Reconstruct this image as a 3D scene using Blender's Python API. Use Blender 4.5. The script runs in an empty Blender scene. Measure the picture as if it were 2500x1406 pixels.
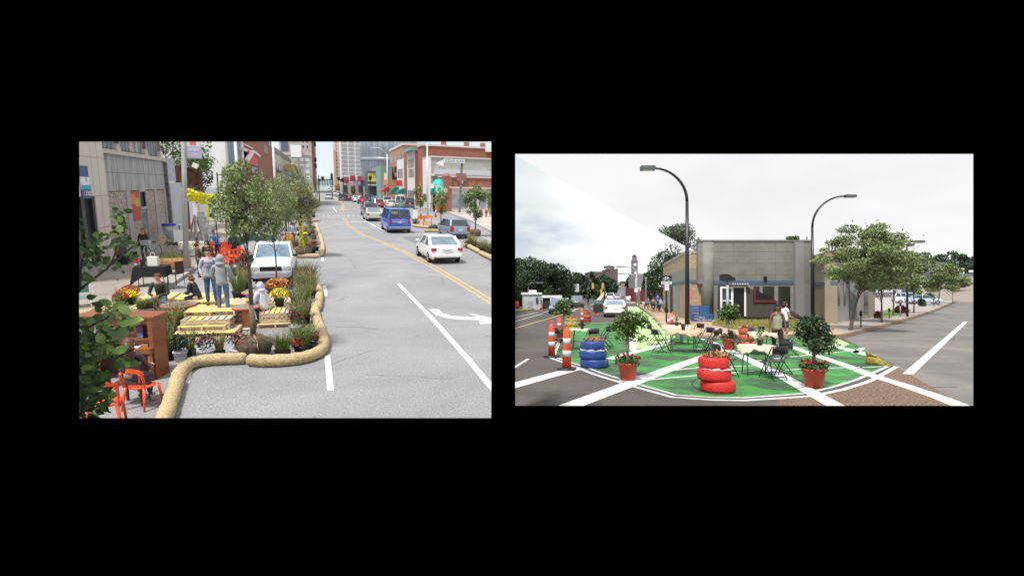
import bpy, math, random
from mathutils import Matrix, Vector, Euler
C = bpy.context.scene.collection
SC = bpy.context.scene
R = math.radians
random.seed(7)
# ---------------------------------------------------------------- camera
F = 1300.0                      # focal length in pixels of a 2500 x 1406 frame
CAM = Vector((0, 0, 2.1))
PITCH = math.atan(9 / F)
cam = bpy.data.objects.new('camera', bpy.data.cameras.new('camera'))
C.objects.link(cam)
cam.location = CAM
cam.rotation_euler = (R(90) + PITCH, 0, 0)
cam.data.sensor_width = 36
cam.data.lens = F / 2500 * 36
cam.data.clip_start = 0.05
cam.data.clip_end = 6000
SC.camera = cam


def ray(px, py):
    v = Vector(((px - 1250) / F, 1, (703 - py) / F))
    return Matrix.Rotation(PITCH, 3, 'X') @ v


# ---------------------------------------------------------------- world, sun, exposure
SUN_EL, SUN_AZ = 58, 205
w = bpy.data.worlds.new('World')
SC.world = w
w.use_nodes = True
nt = w.node_tree
N = nt.nodes
LK = nt.links
for n in list(N):
    N.remove(n)


def nd(tree, kind, **kw):
    n = tree.nodes.new(kind)
    for k, v in kw.items():
        if k in n.inputs:
            n.inputs[k].default_value = v
        else:
            setattr(n, k, v)
    return n


out = nd(nt, 'ShaderNodeOutputWorld')
sky = nd(nt, 'ShaderNodeTexSky')
sky.sky_type = 'NISHITA'
sky.sun_disc = False
sky.sun_elevation = R(SUN_EL)
sky.sun_rotation = R(SUN_AZ)
bg1 = nd(nt, 'ShaderNodeBackground', Strength=0.1)
LK.new(sky.outputs[0], bg1.inputs[0])
tc = nd(nt, 'ShaderNodeTexCoord')
mp = nd(nt, 'ShaderNodeMapping')
mp.inputs['Scale'].default_value = (1, 1, 2.4)
LK.new(tc.outputs['Generated'], mp.inputs[0])
no = nd(nt, 'ShaderNodeTexNoise', Scale=4.5, Detail=5.0, Roughness=0.5)
LK.new(mp.outputs[0], no.inputs['Vector'])
# the broken cloud to the left of the straight montage seam, greyer further left
cr = nd(nt, 'ShaderNodeValToRGB')
cr.color_ramp.elements[0].position = 0.42
cr.color_ramp.elements[0].color = (0.34, 0.42, 0.50, 1)
cr.color_ramp.elements[1].position = 0.60
cr.color_ramp.elements[1].color = (0.62, 0.66, 0.66, 1)
LK.new(no.outputs['Fac'], cr.inputs[0])


def plane_dot(nrm, off=0.0, k=1.0):
    d = nd(nt, 'ShaderNodeVectorMath', operation='DOT_PRODUCT')
    LK.new(tc.outputs['Generated'], d.inputs[0])
    d.inputs[1].default_value = nrm
    m = nd(nt, 'ShaderNodeMath', operation='MULTIPLY_ADD')
    m.use_clamp = True
    LK.new(d.outputs['Value'], m.inputs[0])
    m.inputs[1].default_value = k
    m.inputs[2].default_value = off
    return m


def mixc(fac, a, b):
    m = nd(nt, 'ShaderNodeMix', data_type='RGBA')
    LK.new(fac.outputs[0], m.inputs[0])
    for i, s in ((6, a), (7, b)):
        if isinstance(s, tuple):
            m.inputs[i].default_value = s
        else:
            LK.new(s.outputs[2] if s.bl_idname == 'ShaderNodeMix' else s.outputs[0], m.inputs[i])
    return m


az = plane_dot((1, 0, 0), -0.40, 8.5)          # white towards the right of the broken cloud
nz = nd(nt, 'ShaderNodeMath', operation='ADD')
LK.new(az.outputs[0], nz.inputs[0])
n2 = nd(nt, 'ShaderNodeMath', operation='MULTIPLY_ADD')
LK.new(no.outputs['Fac'], n2.inputs[0])
n2.inputs[1].default_value = 1.5
n2.inputs[2].default_value = -0.78
LK.new(n2.outputs[0], nz.inputs[1])
nz.use_clamp = True
cl = mixc(nz, cr, (0.95, 0.96, 0.96, 1))
nrm = ray(1258, 380).normalized().cross(ray(2355, 990).normalized()).normalized()
if nrm.z < 0:
    nrm = -nrm
fr = plane_dot(tuple(nrm), 0.5, 400)             # straight seam of the montage, painted into the sky colour
hi = nd(nt, 'ShaderNodeValToRGB')
hi.color_ramp.elements[0].position = 0.35
hi.color_ramp.elements[0].color = (0.71, 0.705, 0.715, 1)
hi.color_ramp.elements[1].position = 0.62
hi.color_ramp.elements[1].color = (0.79, 0.785, 0.785, 1)
LK.new(no.outputs['Fac'], hi.inputs[0])
right = mixc(fr, cl, hi)
bl = nd(nt, 'ShaderNodeMix', data_type='RGBA')
el = plane_dot((0, 0, 1), -0.9, 5.0)
blue = mixc(el, (0.76, 0.80, 0.84, 1), (0.52, 0.67, 0.80, 1))
side = plane_dot((1, 0, 0), 0.9, 4.0)             # x/|d| under about -0.2: the paler blue gap in the clouds
allc = mixc(side, blue, right)
high = plane_dot((0, 0, 1), -1.0, 2.5)           # overhead: even bright overcast
allc2 = mixc(high, allc, (0.88, 0.88, 0.90, 1))
bg2 = nd(nt, 'ShaderNodeBackground', Strength=1.0)
LK.new(allc2.outputs[2], bg2.inputs[0])
mx = nd(nt, 'ShaderNodeMixShader')
mx.inputs[0].default_value = 0.9
LK.new(bg1.outputs[0], mx.inputs[1])
LK.new(bg2.outputs[0], mx.inputs[2])
LK.new(mx.outputs[0], out.inputs[0])
sl = bpy.data.lights.new('sun', 'SUN')
sl.energy = 3.7
sl.angle = R(7)
sl.color = (1, 0.97, 0.92)
so = bpy.data.objects.new('sun', sl)
C.objects.link(so)
a = R(SUN_AZ)
sd = Vector((math.sin(a) * math.cos(R(SUN_EL)), math.cos(a) * math.cos(R(SUN_EL)), math.sin(R(SUN_EL))))
so.rotation_euler = sd.to_track_quat('Z', 'Y').to_euler()
so.location = (0, -20, 60)
SC.view_settings.view_transform = 'Standard'
SC.view_settings.look = 'None'
SC.view_settings.exposure = 0.35
SC.view_settings.gamma = 1
SC.render.engine = 'CYCLES'

# ---------------------------------------------------------------- two places, each with its own ground frame
MR = Matrix.Identity(4)
vf = ray(790, 448)
vv = ray(1080, 703 + (1.69e6 + (-460) * (-170)) / 255)
fw = vf.normalized()
up = -(vv - fw * vv.dot(fw)).normalized()
rt = fw.cross(up).normalized()
HL = 4.1
org = CAM - up * HL
ML = Matrix(((rt.x, fw.x, up.x, org.x), (rt.y, fw.y, up.y, org.y), (rt.z, fw.z, up.z, org.z), (0, 0, 0, 1)))
BASE = MR


def use(s):
    global BASE
    BASE = ML if s == 'L' else MR


def _r(px, py):
    inv = BASE.inverted()
    o = inv @ CAM
    d = (inv.to_3x3() @ ray(px, py))
    return o, d


def G(px, py, z=0.0):
    """point of the plane at height z seen at a pixel (local frame)"""
    o, d = _r(px, py)
    t = (z - o.z) / d.z
    p = o + d * t
    return Vector((p.x, p.y, z))


def V(px, py, Y):
    """point at local depth Y seen at a pixel"""
    o, d = _r(px, py)
    t = (Y - o.y) / d.y
    return o + d * t


def VX(px, py, X):
    """point on the plane x = X seen at a pixel"""
    o, d = _r(px, py)
    t = (X - o.x) / d.x
    return o + d * t


def zt(px, py, Y):
    return V(px, py, Y).z


# ---------------------------------------------------------------- materials
_mats = {}


def M(name, col=None, rough=0.75, var=0.12, scale=6.0, metal=0.0, kind='noise', col2=None, bump=0.0, **kw):
    if name in _mats:
        return _mats[name]
    m = bpy.data.materials.new(name)
    _mats[name] = m
    m.use_nodes = True
    t = m.node_tree
    b = t.nodes['Principled BSDF']
    b.inputs['Roughness'].default_value = rough
    b.inputs['Metallic'].default_value = metal
    if rough >= 0.99:
        b.inputs['Specular IOR Level'].default_value = 0.0
    if 'spec' in kw:
        b.inputs['Specular IOR Level'].default_value = kw['spec']
    if 'trans' in kw:
        b.inputs['Transmission Weight'].default_value = kw['trans']
    if 'coat' in kw:
        b.inputs['Coat Weight'].default_value = kw['coat']
        b.inputs['Coat Roughness'].default_value = 0.08
    if 'emit' in kw:
        b.inputs['Emission Color'].default_value = (*kw['emit'], 1)
        b.inputs['Emission Strength'].default_value = kw.get('es', 1.0)
    c1 = Vector(col) * (1 - var)
    c2 = Vector(col2) if col2 else Vector(col) * (1 + var)
    if var == 0 and not col2:
        b.inputs['Base Color'].default_value = (*col, 1)
        return m
    tc = nd(t, 'ShaderNodeTexCoord')
    if kind == 'brick':
        sx = nd(t, 'ShaderNodeSeparateXYZ')
        t.links.new(tc.outputs['Object'], sx.inputs[0])
        ad = nd(t, 'ShaderNodeMath', operation='ADD')
        t.links.new(sx.outputs[0], ad.inputs[0])
        t.links.new(sx.outputs[1], ad.inputs[1])
        cb = nd(t, 'ShaderNodeCombineXYZ')
        t.links.new(ad.outputs[0], cb.inputs[0])
        t.links.new(sx.outputs[2], cb.inputs[1])
        br = nd(t, 'ShaderNodeTexBrick', Scale=scale)
        br.inputs['Color1'].default_value = (*c1, 1)
        br.inputs['Color2'].default_value = (*c2, 1)
        br.inputs['Mortar'].default_value = (*kw.get('mortar', (0.35, 0.33, 0.3)), 1)
        br.inputs['Mortar Size'].default_value = kw.get('ms', 0.012)
        br.inputs['Brick Width'].default_value = kw.get('bw', 0.5)
        br.inputs['Row Height'].default_value = kw.get('rh', 0.17)
        t.links.new(cb.outputs[0], br.inputs['Vector'])
        nn = nd(t, 'ShaderNodeTexNoise', Scale=0.8, Detail=4.0)
        t.links.new(tc.outputs['Object'], nn.inputs['Vector'])
        hs = nd(t, 'ShaderNodeMix', data_type='RGBA', blend_type='MULTIPLY')
        hs.inputs[0].default_value = 0.7
        rp = nd(t, 'ShaderNodeMapRange')
        rp.inputs['To Min'].default_value = 0.65
        rp.inputs['To Max'].default_value = 1.3
        t.links.new(nn.outputs['Fac'], rp.inputs['Value'])
        t.links.new(br.outputs['Color'], hs.inputs[6])
        t.links.new(rp.outputs[0], hs.inputs[7])
        t.links.new(hs.outputs[2], b.inputs['Base Color'])
        return m
    mpn = nd(t, 'ShaderNodeMapping')
    mpn.inputs['Scale'].default_value = kw.get('st', (1, 1, 1))
    t.links.new(tc.outputs['Object'], mpn.inputs[0])
    nn = nd(t, 'ShaderNodeTexNoise', Scale=scale, Detail=6.0, Roughness=kw.get('nr', 0.6))
    t.links.new(mpn.outputs[0], nn.inputs['Vector'])
    r = nd(t, 'ShaderNodeValToRGB')
    r.color_ramp.elements[0].position = kw.get('lo', 0.35)
    r.color_ramp.elements[1].position = kw.get('hi', 0.65)
    r.color_ramp.elements[0].color = (*c1, 1)
    r.color_ramp.elements[1].color = (*c2, 1)
    t.links.new(nn.outputs['Fac'], r.inputs[0])
    last = r.outputs[0]
    if kind == 'road':
        # fine aggregate, broad wear and thin cracks
        n2 = nd(t, 'ShaderNodeTexNoise', Scale=kw.get('fine', 60.0), Detail=2.0)
        t.links.new(tc.outputs['Object'], n2.inputs['Vector'])
        mr = nd(t, 'ShaderNodeMapRange')
        mr.inputs['From Min'].default_value = 0.3
        mr.inputs['From Max'].default_value = 0.7
        mr.inputs['To Min'].default_value = 1 - kw.get('grain', 0.3)
        mr.inputs['To Max'].default_value = 1 + kw.get('grain', 0.3)
        t.links.new(n2.outputs['Fac'], mr.inputs['Value'])
        m1 = nd(t, 'ShaderNodeMix', data_type='RGBA', blend_type='MULTIPLY')
        m1.inputs[0].default_value = 1
        t.links.new(last, m1.inputs[6])
        t.links.new(mr.outputs[0], m1.inputs[7])
        wn = nd(t, 'ShaderNodeTexNoise', Scale=1.6, Detail=5.0)
        t.links.new(tc.outputs['Object'], wn.inputs['Vector'])
        wa = nd(t, 'ShaderNodeMix', data_type='RGBA')
        wa.inputs[0].default_value = 0.25
        t.links.new(tc.outputs['Object'], wa.inputs[6])
        t.links.new(wn.outputs['Color'], wa.inputs[7])
        vo = nd(t, 'ShaderNodeTexVoronoi', feature='DISTANCE_TO_EDGE', Scale=kw.get('cell', 0.45))
        t.links.new(wa.outputs[2], vo.inputs['Vector'])
        ls = nd(t, 'ShaderNodeMath', operation='LESS_THAN')
        ls.inputs[1].default_value = 0.0022
        t.links.new(vo.outputs['Distance'], ls.inputs[0])
        bn = nd(t, 'ShaderNodeTexNoise', Scale=0.5)
        t.links.new(tc.outputs['Object'], bn.inputs['Vector'])
        gt = nd(t, 'ShaderNodeMath', operation='GREATER_THAN')
        gt.inputs[1].default_value = 0.54
        t.links.new(bn.outputs['Fac'], gt.inputs[0])
        mu = nd(t, 'ShaderNodeMath', operation='MULTIPLY')
        t.links.new(ls.outputs[0], mu.inputs[0])
        t.links.new(gt.outputs[0], mu.inputs[1])
        m2 = nd(t, 'ShaderNodeMix', data_type='RGBA')
        t.links.new(mu.outputs[0], m2.inputs[0])
        t.links.new(m1.outputs[2], m2.inputs[6])
        m2.inputs[7].default_value = (*(Vector(col) * 0.45), 1)
        # oily stains, patched squares and pale wear
        sn = nd(t, 'ShaderNodeTexNoise', Scale=0.22, Detail=7.0, Roughness=0.65)
        sn.inputs['Distortion'].default_value = 1.0
        t.links.new(tc.outputs['Object'], sn.inputs['Vector'])
        sr = nd(t, 'ShaderNodeValToRGB')
        sr.color_ramp.elements[0].position = 0.34
        sr.color_ramp.elements[0].color = (0.72, 0.72, 0.73, 1)
        sr.color_ramp.elements[1].position = 0.66
        sr.color_ramp.elements[1].color = (1.16, 1.15, 1.13, 1)
        t.links.new(sn.outputs['Fac'], sr.inputs[0])
        m3 = nd(t, 'ShaderNodeMix', data_type='RGBA', blend_type='MULTIPLY')
        m3.inputs[0].default_value = kw.get('stain', 1.0)
        t.links.new(m2.outputs[2], m3.inputs[6])
        t.links.new(sr.outputs[0], m3.inputs[7])
        last = m3.outputs[2]
    t.links.new(last, b.inputs['Base Color'])
    if bump:
        bp = nd(t, 'ShaderNodeBump', Strength=bump, Distance=kw.get('bd', 0.02))
        t.links.new(nn.outputs['Fac'], bp.inputs['Height'])
        t.links.new(bp.outputs[0], b.inputs['Normal'])
    return m


# ---------------------------------------------------------------- mesh building
class MB:
    def __init__(s):
        s.v = []
        s.f = []
        s.m = []
        s.sm = []

    def add(s, vs, fs, mi=0, sm=False):
        o = len(s.v)
        s.v.extend([tuple(x) for x in vs])
        for f in fs:
            s.f.append([i + o for i in f])
            s.m.append(mi)
            s.sm.append(sm)
        return s

    def box(s, c, d, rot=(0, 0, 0), mi=0, taper=1.0):
        rm = Euler(rot).to_matrix()
        c = Vector(c)
        vs = []
        for z in (-.5, .5):
            k = 1 if z < 0 else taper
            for x, y in ((-.5, -.5), (.5, -.5), (.5, .5), (-.5, .5)):
                vs.append(c + rm @ Vector((x * d[0] * k, y * d[1] * k, z * d[2])))
        return s.add(vs, [(3, 2, 1, 0), (4, 5, 6, 7), (0, 1, 5, 4), (1, 2, 6, 5), (2, 3, 7, 6), (3, 0, 4, 7)], mi)

    def bb(s, x0, y0, z0, x1, y1, z1, mi=0):
        return s.box(((x0 + x1) / 2, (y0 + y1) / 2, (z0 + z1) / 2), (x1 - x0, y1 - y0, z1 - z0), mi=mi)

    def beam(s, p, q, w, h=None, mi=0):
        p, q = Vector(p), Vector(q)
        d = q - p
        L = d.length
        if L < 1e-6:
            return s
        h = h or w
        qt = d.to_track_quat('Z', 'Y').to_matrix()
        vs = []
        for t in (0, L):
            for x, y in ((-.5, -.5), (.5, -.5), (.5, .5), (-.5, .5)):
                vs.append(p + qt @ Vector((x * w, y * h, t)))
        return s.add(vs, [(3, 2, 1, 0), (4, 5, 6, 7), (0, 1, 5, 4), (1, 2, 6, 5), (2, 3, 7, 6), (3, 0, 4, 7)], mi)

    def prism(s, poly, z0, z1, mi=0, tf=None):
        n = len(poly)
        ar = sum(poly[i][0] * poly[(i + 1) % n][1] - poly[(i + 1) % n][0] * poly[i][1] for i in range(n))
        if ar < 0:
            poly = poly[::-1]
        vs = [Vector((p[0], p[1], z0)) for p in poly] + [Vector((p[0], p[1], z1)) for p in poly]
        if tf:
            vs = [tf(v) for v in vs]
        fs = [list(range(n))[::-1], list(range(n, 2 * n))] + [(i, (i + 1) % n, n + (i + 1) % n, n + i) for i in range(n)]
        return s.add(vs, fs, mi)

    def sheet(s, pts, z, mi=0):
        return s.add([(p[0], p[1], z) for p in pts], [list(range(len(pts)))], mi)

    def tube(s, pts, r, n=8, mi=0, sm=True, cap=True, closed=False):
        pts = [Vector(p) for p in pts]
        k = len(pts)
        rs = r if isinstance(r, (list, tuple)) else [r] * k
        vs = []
        ref = Vector((0, 0, 1))
        pu = None
        for i, p in enumerate(pts):
            if closed:
                t = pts[(i + 1) % k] - pts[i - 1]
            else:
                t = pts[min(i + 1, k - 1)] - pts[max(i - 1, 0)]
            if t.length < 1e-9:
                t = Vector((0, 0, 1))
            t.normalize()
            if pu is None:
                rf = ref if abs(t.z) < 0.9 else Vector((1, 0, 0))
                u = t.cross(rf).normalized()
            else:
                u = (pu - t * pu.dot(t))
                u = u.normalized() if u.length > 1e-6 else t.cross(Vector((1, 0, 0))).normalized()
            pu = u
            v = t.cross(u)
            for j in range(n):
                a = 2 * math.pi * j / n
                vs.append(p + (u * math.cos(a) + v * math.sin(a)) * rs[i])
        fs = []
        for i in range(k if closed else k - 1):
            i2 = (i + 1) % k
            for j in range(n):
                fs.append((i * n + j, i * n + (j + 1) % n, i2 * n + (j + 1) % n, i2 * n + j))
        s.add(vs, fs, mi, sm)
        if cap and not closed:
            o = len(s.v) - len(vs)
            s.f.append([o + j for j in range(n)][::-1]); s.m.append(mi); s.sm.append(False)
            s.f.append([o + (k - 1) * n + j for j in range(n)]); s.m.append(mi); s.sm.append(False)
        return s

    def lathe(s, prof, n=16, c=(0, 0, 0), mi=0, sm=True, axis='z', sx=1, sy=1, cap=True):
        vs = []
        for r, z in prof:
            for j in range(n):
                a = 2 * math.pi * j / n
                x, y = r * math.cos(a) * sx, r * math.sin(a) * sy
                if axis == 'z':
                    vs.append((c[0] + x, c[1] + y, c[2] + z))
                elif axis == 'x':
                    vs.append((c[0] + z, c[1] + x, c[2] + y))
                else:
                    vs.append((c[0] + x, c[1] + z, c[2] + y))
        fs = []
        k = len(prof)
        for i in range(k - 1):
            for j in range(n):
                q = (i * n + j, i * n + (j + 1) % n, (i + 1) * n + (j + 1) % n, (i + 1) * n + j)
                fs.append(q if axis != 'y' else q[::-1])
        s.add(vs, fs, mi, sm)
        o = len(s.v) - len(vs)
        if cap and prof[0][0] > 1e-4:
            s.f.append([o + j for j in range(n)][::-1]); s.m.append(mi); s.sm.append(False)
        if cap and prof[-1][0] > 1e-4:
            s.f.append([o + (k - 1) * n + j for j in range(n)]); s.m.append(mi); s.sm.append(False)
        return s

    def ell(s, c, r, nu=12, nv=8, mi=0, jit=0.0, rot=None):
        c = Vector(c)
        if not isinstance(r, (tuple, list)):
            r = (r, r, r)
        vs = []
        for i in range(nv + 1):
            th = math.pi * i / nv
            for j in range(nu):
                ph = 2 * math.pi * j / nu
                k = 1 + (random.uniform(-jit, jit) if jit else 0)
                p = Vector((r[0] * math.sin(th) * math.cos(ph), r[1] * math.sin(th) * math.sin(ph), r[2] * math.cos(th))) * k
                if rot:
                    p = Euler(rot).to_matrix() @ p
                vs.append(c + p)
        fs = []
        for i in range(nv):
            for j in range(nu):
                fs.append((i * nu + j, (i + 1) * nu + j, (i + 1) * nu + (j + 1) % nu, i * nu + (j + 1) % nu))
        return s.add(vs, fs, mi, True)

    def leaf(s, p, size, mi=0, asp=0.55, droop=None):
        d = Vector((random.gauss(0, 1), random.gauss(0, 1), random.gauss(0, 1)))
        if droop is not None:
            d.z = d.z * 0.5 + droop
        if d.length < 1e-3:
            d = Vector((1, 0, 0))
        d.normalize()
        e = d.cross(Vector((random.gauss(0, 1), random.gauss(0, 1), random.gauss(0, 1))))
        if e.length < 1e-3:
            e = Vector((0, 0, 1))
        e.normalize()
        sz = size * random.uniform(0.6, 1.3)
        d *= sz * 0.5
        e *= sz * 0.5 * asp
        p = Vector(p)
        return s.add([p - d, p - d * 0.1 + e, p + d, p - d * 0.1 - e], [(0, 1, 2, 3)], mi)

    def blade(s, p, lean, h, w, mi=0):
        p = Vector(p)
        a = random.uniform(0, 2 * math.pi)
        u = Vector((math.cos(a), math.sin(a), 0))
        l = Vector(lean)
        m_ = p + Vector((0, 0, h * 0.55)) + l * 0.35
        e_ = p + Vector((0, 0, h)) + l
        s.add([p - u * w, p + u * w, m_ + u * w * 0.8, m_ - u * w * 0.8, e_], [(0, 1, 2, 3), (3, 2, 4)], mi)
        return s

    def mesh(s, name, mats, bevel=0):
        me = bpy.data.meshes.new(name)
        me.from_pydata(s.v, [], s.f)
        for m in (mats if isinstance(mats, (list, tuple)) else [mats]):
            me.materials.append(m)
        if s.f:
            me.polygons.foreach_set('material_index', s.m)
            me.polygons.foreach_set('use_smooth', s.sm)
        me.update()
        return me

    def part(s, name, mats, parent, label=None, kind=None, bevel=0):
        o = bpy.data.objects.new(name, s.mesh(name, mats))
        C.objects.link(o)
        o.parent = parent
        if label:
            o['label'] = label
        if kind:
            o['kind'] = kind
        if bevel:
            _bev(o, bevel)
        return o

    def top(s, name, mats, label, cat, loc=(0, 0, 0), rz=0, group=None, bevel=0, kind=None):
        o = bpy.data.objects.new(name, s.mesh(name, mats))
        C.objects.link(o)
        put(o, loc, rz)
        if label:
            o['label'] = label
        if cat:
            o['category'] = cat
        if group:
            o['group'] = group
        if kind:
            o['kind'] = kind
        if bevel:
            _bev(o, bevel)
        return o

    def struct(s, name, mats, loc=(0, 0, 0), rz=0, kind='structure', label=None):
        o = s.top(name, mats, label, None, loc, rz)
        o['kind'] = kind
        return o


def _bev(o, wd):
    b = o.modifiers.new('bevel', 'BEVEL')
    b.width = wd
    b.segments = 2
    b.limit_method = 'ANGLE'


def put(o, loc, rz=0, rx=0, ry=0):
    o.matrix_world = BASE @ Matrix.Translation(Vector(loc)) @ Euler((rx, ry, rz)).to_matrix().to_4x4()


def thing(name, label, cat, loc=(0, 0, 0), rz=0, group=None, rx=0, ry=0, scale=1.0):
    o = bpy.data.objects.new(name, None)
    C.objects.link(o)
    o.empty_display_size = 0.2
    put(o, loc, rz, rx, ry)
    if scale != 1.0:
        o.matrix_world = o.matrix_world @ Matrix.Scale(scale, 4)
    o['label'] = label
    o['category'] = cat
    if group:
        o['group'] = group
    return o


def kids(o):
    return [c for c in o.children]


def dup(root, loc, rz, label=None, group=None, scale=1.0, remat=None):
    r = root.copy()
    C.objects.link(r)
    put(r, loc, rz)
    if scale != 1.0:
        r.matrix_world = r.matrix_world @ Matrix.Scale(scale, 4)
    if label:
        r['label'] = label
    if group:
        r['group'] = group

    def rec(src, dst):
        for ch in kids(src):
            c = ch.copy()
            C.objects.link(c)
            c.parent = dst
            if remat and ch.name.split('.')[0] in remat:
                c.data = c.data.copy()
                c.data.materials[0] = remat[ch.name.split('.')[0]]
            rec(ch, c)
    rec(root, r)
    return r


def textobj(txt, name, mat, parent, loc, rot, size, ext=0.004, align='CENTER', fit=None):
    """lettering as a mesh part"""
    cu = bpy.data.curves.new(name, 'FONT')
    cu.body = txt
    cu.size = size
    cu.extrude = ext
    cu.align_x = align
    cu.align_y = 'CENTER'
    cu.resolution_u = 2
    t = bpy.data.objects.new(name, cu)
    C.objects.link(t)
    dg = bpy.context.evaluated_depsgraph_get()
    me = bpy.data.meshes.new_from_object(t.evaluated_get(dg))
    bpy.data.objects.remove(t)
    if fit and len(me.vertices):
        xs = [v.co.x for v in me.vertices]
        wd = max(xs) - min(xs)
        k = fit / wd
        for v in me.vertices:
            v.co.x *= k
    me.materials.clear()
    me.materials.append(mat)
    o = bpy.data.objects.new(name, me)
    C.objects.link(o)
    o.parent = parent
    o.matrix_local = Matrix.Translation(Vector(loc)) @ Euler(rot).to_matrix().to_4x4()
    return o


def band(pts, wd, z, mb=None, mi=0):
    """a strip of constant width along ground points"""
    mb = mb or MB()
    pts = [Vector((p[0], p[1])) for p in pts]
    L, Rr = [], []
    for i, p in enumerate(pts):
        t = pts[min(i + 1, len(pts) - 1)] - pts[max(i - 1, 0)]
        t.normalize()
        n = Vector((-t.y, t.x)) * wd / 2
        L.append(p + n)
        Rr.append(p - n)
    for i in range(len(pts) - 1):
        mb.sheet([Rr[i], Rr[i + 1], L[i + 1], L[i]], z, mi)
    return mb


def smooth_path(pts, k=6):
    pts = [Vector(p) for p in pts]
    o = []
    n = len(pts)
    for i in range(n - 1):
        p0, p1, p2, p3 = pts[max(i - 1, 0)], pts[i], pts[i + 1], pts[min(i + 2, n - 1)]
        for j in range(k):
            t = j / k
            o.append(0.5 * ((2 * p1) + (p2 - p0) * t + (2 * p0 - 5 * p1 + 4 * p2 - p3) * t * t + (3 * p1 - p0 - 3 * p2 + p3) * t ** 3))
    o.append(pts[-1])
    return o


# ---------------------------------------------------------------- the black wall with its two openings
def black_wall():
    D = 4.0
    wins = ((193.5, 346.5, 1199.3, 1020), (1258, 376.3, 2376, 990))
    X = [-3.86 * 1.12]
    Z = (-3.2, 4.75)

    def P(px, py, Y):
        r_ = ray(px, py)
        p = CAM + r_ * (Y / r_.y)
        return Vector((p.x, Y, p.z))
    mb = MB()
    for Y, ex in ((D, 0), (D + 0.06, 6)):
        cols = [(-4.4, None), (wins[0][0] - ex, wins[0]), (wins[0][2] + ex, None), (wins[1][0] - ex, wins[1]), (wins[1][2] + ex, None), (4.4, None)]
        o = len(mb.v)
        a, b = wins
        q = []
        for wv in wins:
            x0, y0, x1, y1 = wv[0] - ex, wv[1] - ex, wv[2] + ex, wv[3] + ex
            q.append([P(x0, y0, Y), P(x1, y0, Y), P(x1, y1, Y), P(x0, y1, Y)])
        tl, tr, br_, bl_ = Vector((-4.4, Y, Z[1])), Vector((4.4, Y, Z[1])), Vector((4.4, Y, Z[0])), Vector((-4.4, Y, Z[0]))
        xm = (q[0][1].x + q[1][0].x) / 2
        tm, bm = Vector((xm, Y, Z[1])), Vector((xm, Y, Z[0]))
        for (A, B, Cc, Dd), (t0, t1, b1, b0) in ((q[0], (tl, tm, bm, bl_)), (q[1], (tm, tr, br_, bm))):
            vs = [A, B, Cc, Dd, t0, t1, b1, b0]
            mb.add(vs, [(4, 5, 1, 0), (5, 6, 2, 1), (6, 7, 3, 2), (7, 4, 0, 3)])
        q0 = q
        if ex == 0:
            front = q
        else:
            for i in range(2):
                for j in range(4):
                    j2 = (j + 1) % 4
                    mb.add([front[i][j], front[i][j2], q[i][j2], q[i][j]], [(0, 1, 2, 3)])
    # short divider behind the wall, between the two places
    mb.add([(x + dx, y, z) for z in (-3.2, 4.2) for x, dx, y in ((-.066, -.02, 4.07), (-.066, .02, 4.07), (-.149, .02, 9), (-.149, -.02, 9))], [(3, 2, 1, 0), (4, 5, 6, 7), (0, 1, 5, 4), (1, 2, 6, 5), (2, 3, 7, 6), (3, 0, 4, 7)])
    o = mb.struct('black_wall', M('wall_black', (0, 0, 0), 1.0, var=0))
    return o


use('R')
black_wall()
# ================================================================ object library
# ---------------------------------------------------------------- common materials
m_leaf1 = M('leaf_green', (0.115, 0.19, 0.045), 0.6, 0.45, 1.3)
m_leafd = M('leaf_dark', (0.022, 0.045, 0.016), 0.6, 0.4, 1.3)
m_leafo = M('leaf_olive', (0.215, 0.265, 0.10), 0.6, 0.45, 1.5)
m_leaff = M('leaf_fig', (0.05, 0.10, 0.018), 0.35, 0.5, 8.0)
m_leafl = M('leaf_locust', (0.15, 0.20, 0.07), 0.6, 0.35, 1.0)
m_leafy = M('leaf_yellow', (0.36, 0.33, 0.04), 0.6, 0.35, 2.0)
m_leafr = M('leaf_russet', (0.30, 0.17, 0.05), 0.6, 0.35, 2.0)
m_bark = M('bark', (0.10, 0.08, 0.06), 0.9, 0.35, 12, bump=0.4)
m_black = M('black_plastic', (0.012, 0.012, 0.013), 0.4, 0.3, 4)
m_blackm = M('black_metal', (0.012, 0.012, 0.014), 0.35, 0.3, 4)
m_dark = M('dark_void', (0.006, 0.006, 0.007), 0.5, 0.3, 4)
m_tyre = M('tyre_rubber', (0.014, 0.014, 0.014), 0.8, 0.3, 8)
m_rim = M('rim_metal', (0.42, 0.43, 0.45), 0.3, 0.1, 6, metal=0.6)
m_glass = M('car_glass', (0.035, 0.05, 0.06), 0.06, 0.3, 2, spec=0.7)
m_glassl = M('car_glass_pale', (0.13, 0.18, 0.21), 0.08, 0.3, 1.5, spec=0.8)
m_steel = M('galvanised_steel', (0.36, 0.37, 0.37), 0.45, 0.12, 5, metal=0.5)
m_white = M('white_paint', (0.8, 0.8, 0.8), 0.5, 0.04, 3)
m_rock = M('white_line_paint', (0.60, 0.60, 0.59), 0.9, 0.28, 7, nr=.8)
m_yline = M('yellow_line_paint', (0.43, 0.325, 0.15), 0.9, 0.3, 6, nr=.8)
m_wood = M('pallet_wood', (0.60, 0.46, 0.31), 0.8, 0.25, 5, st=(1, 8, 8))
m_woody = M('pallet_yellow', (0.74, 0.62, 0.18), 0.75, 0.2, 6)
m_woodg = M('pallet_grey', (0.50, 0.44, 0.38), 0.85, 0.25, 6)
m_hay = M('straw_wattle', (.45, .345, .19), .95, .55, 24, bump=0.6, nr=0.8)
m_orange = M('orange_plastic', (0.85, 0.085, 0.02), 0.4, 0.08, 2)
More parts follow.
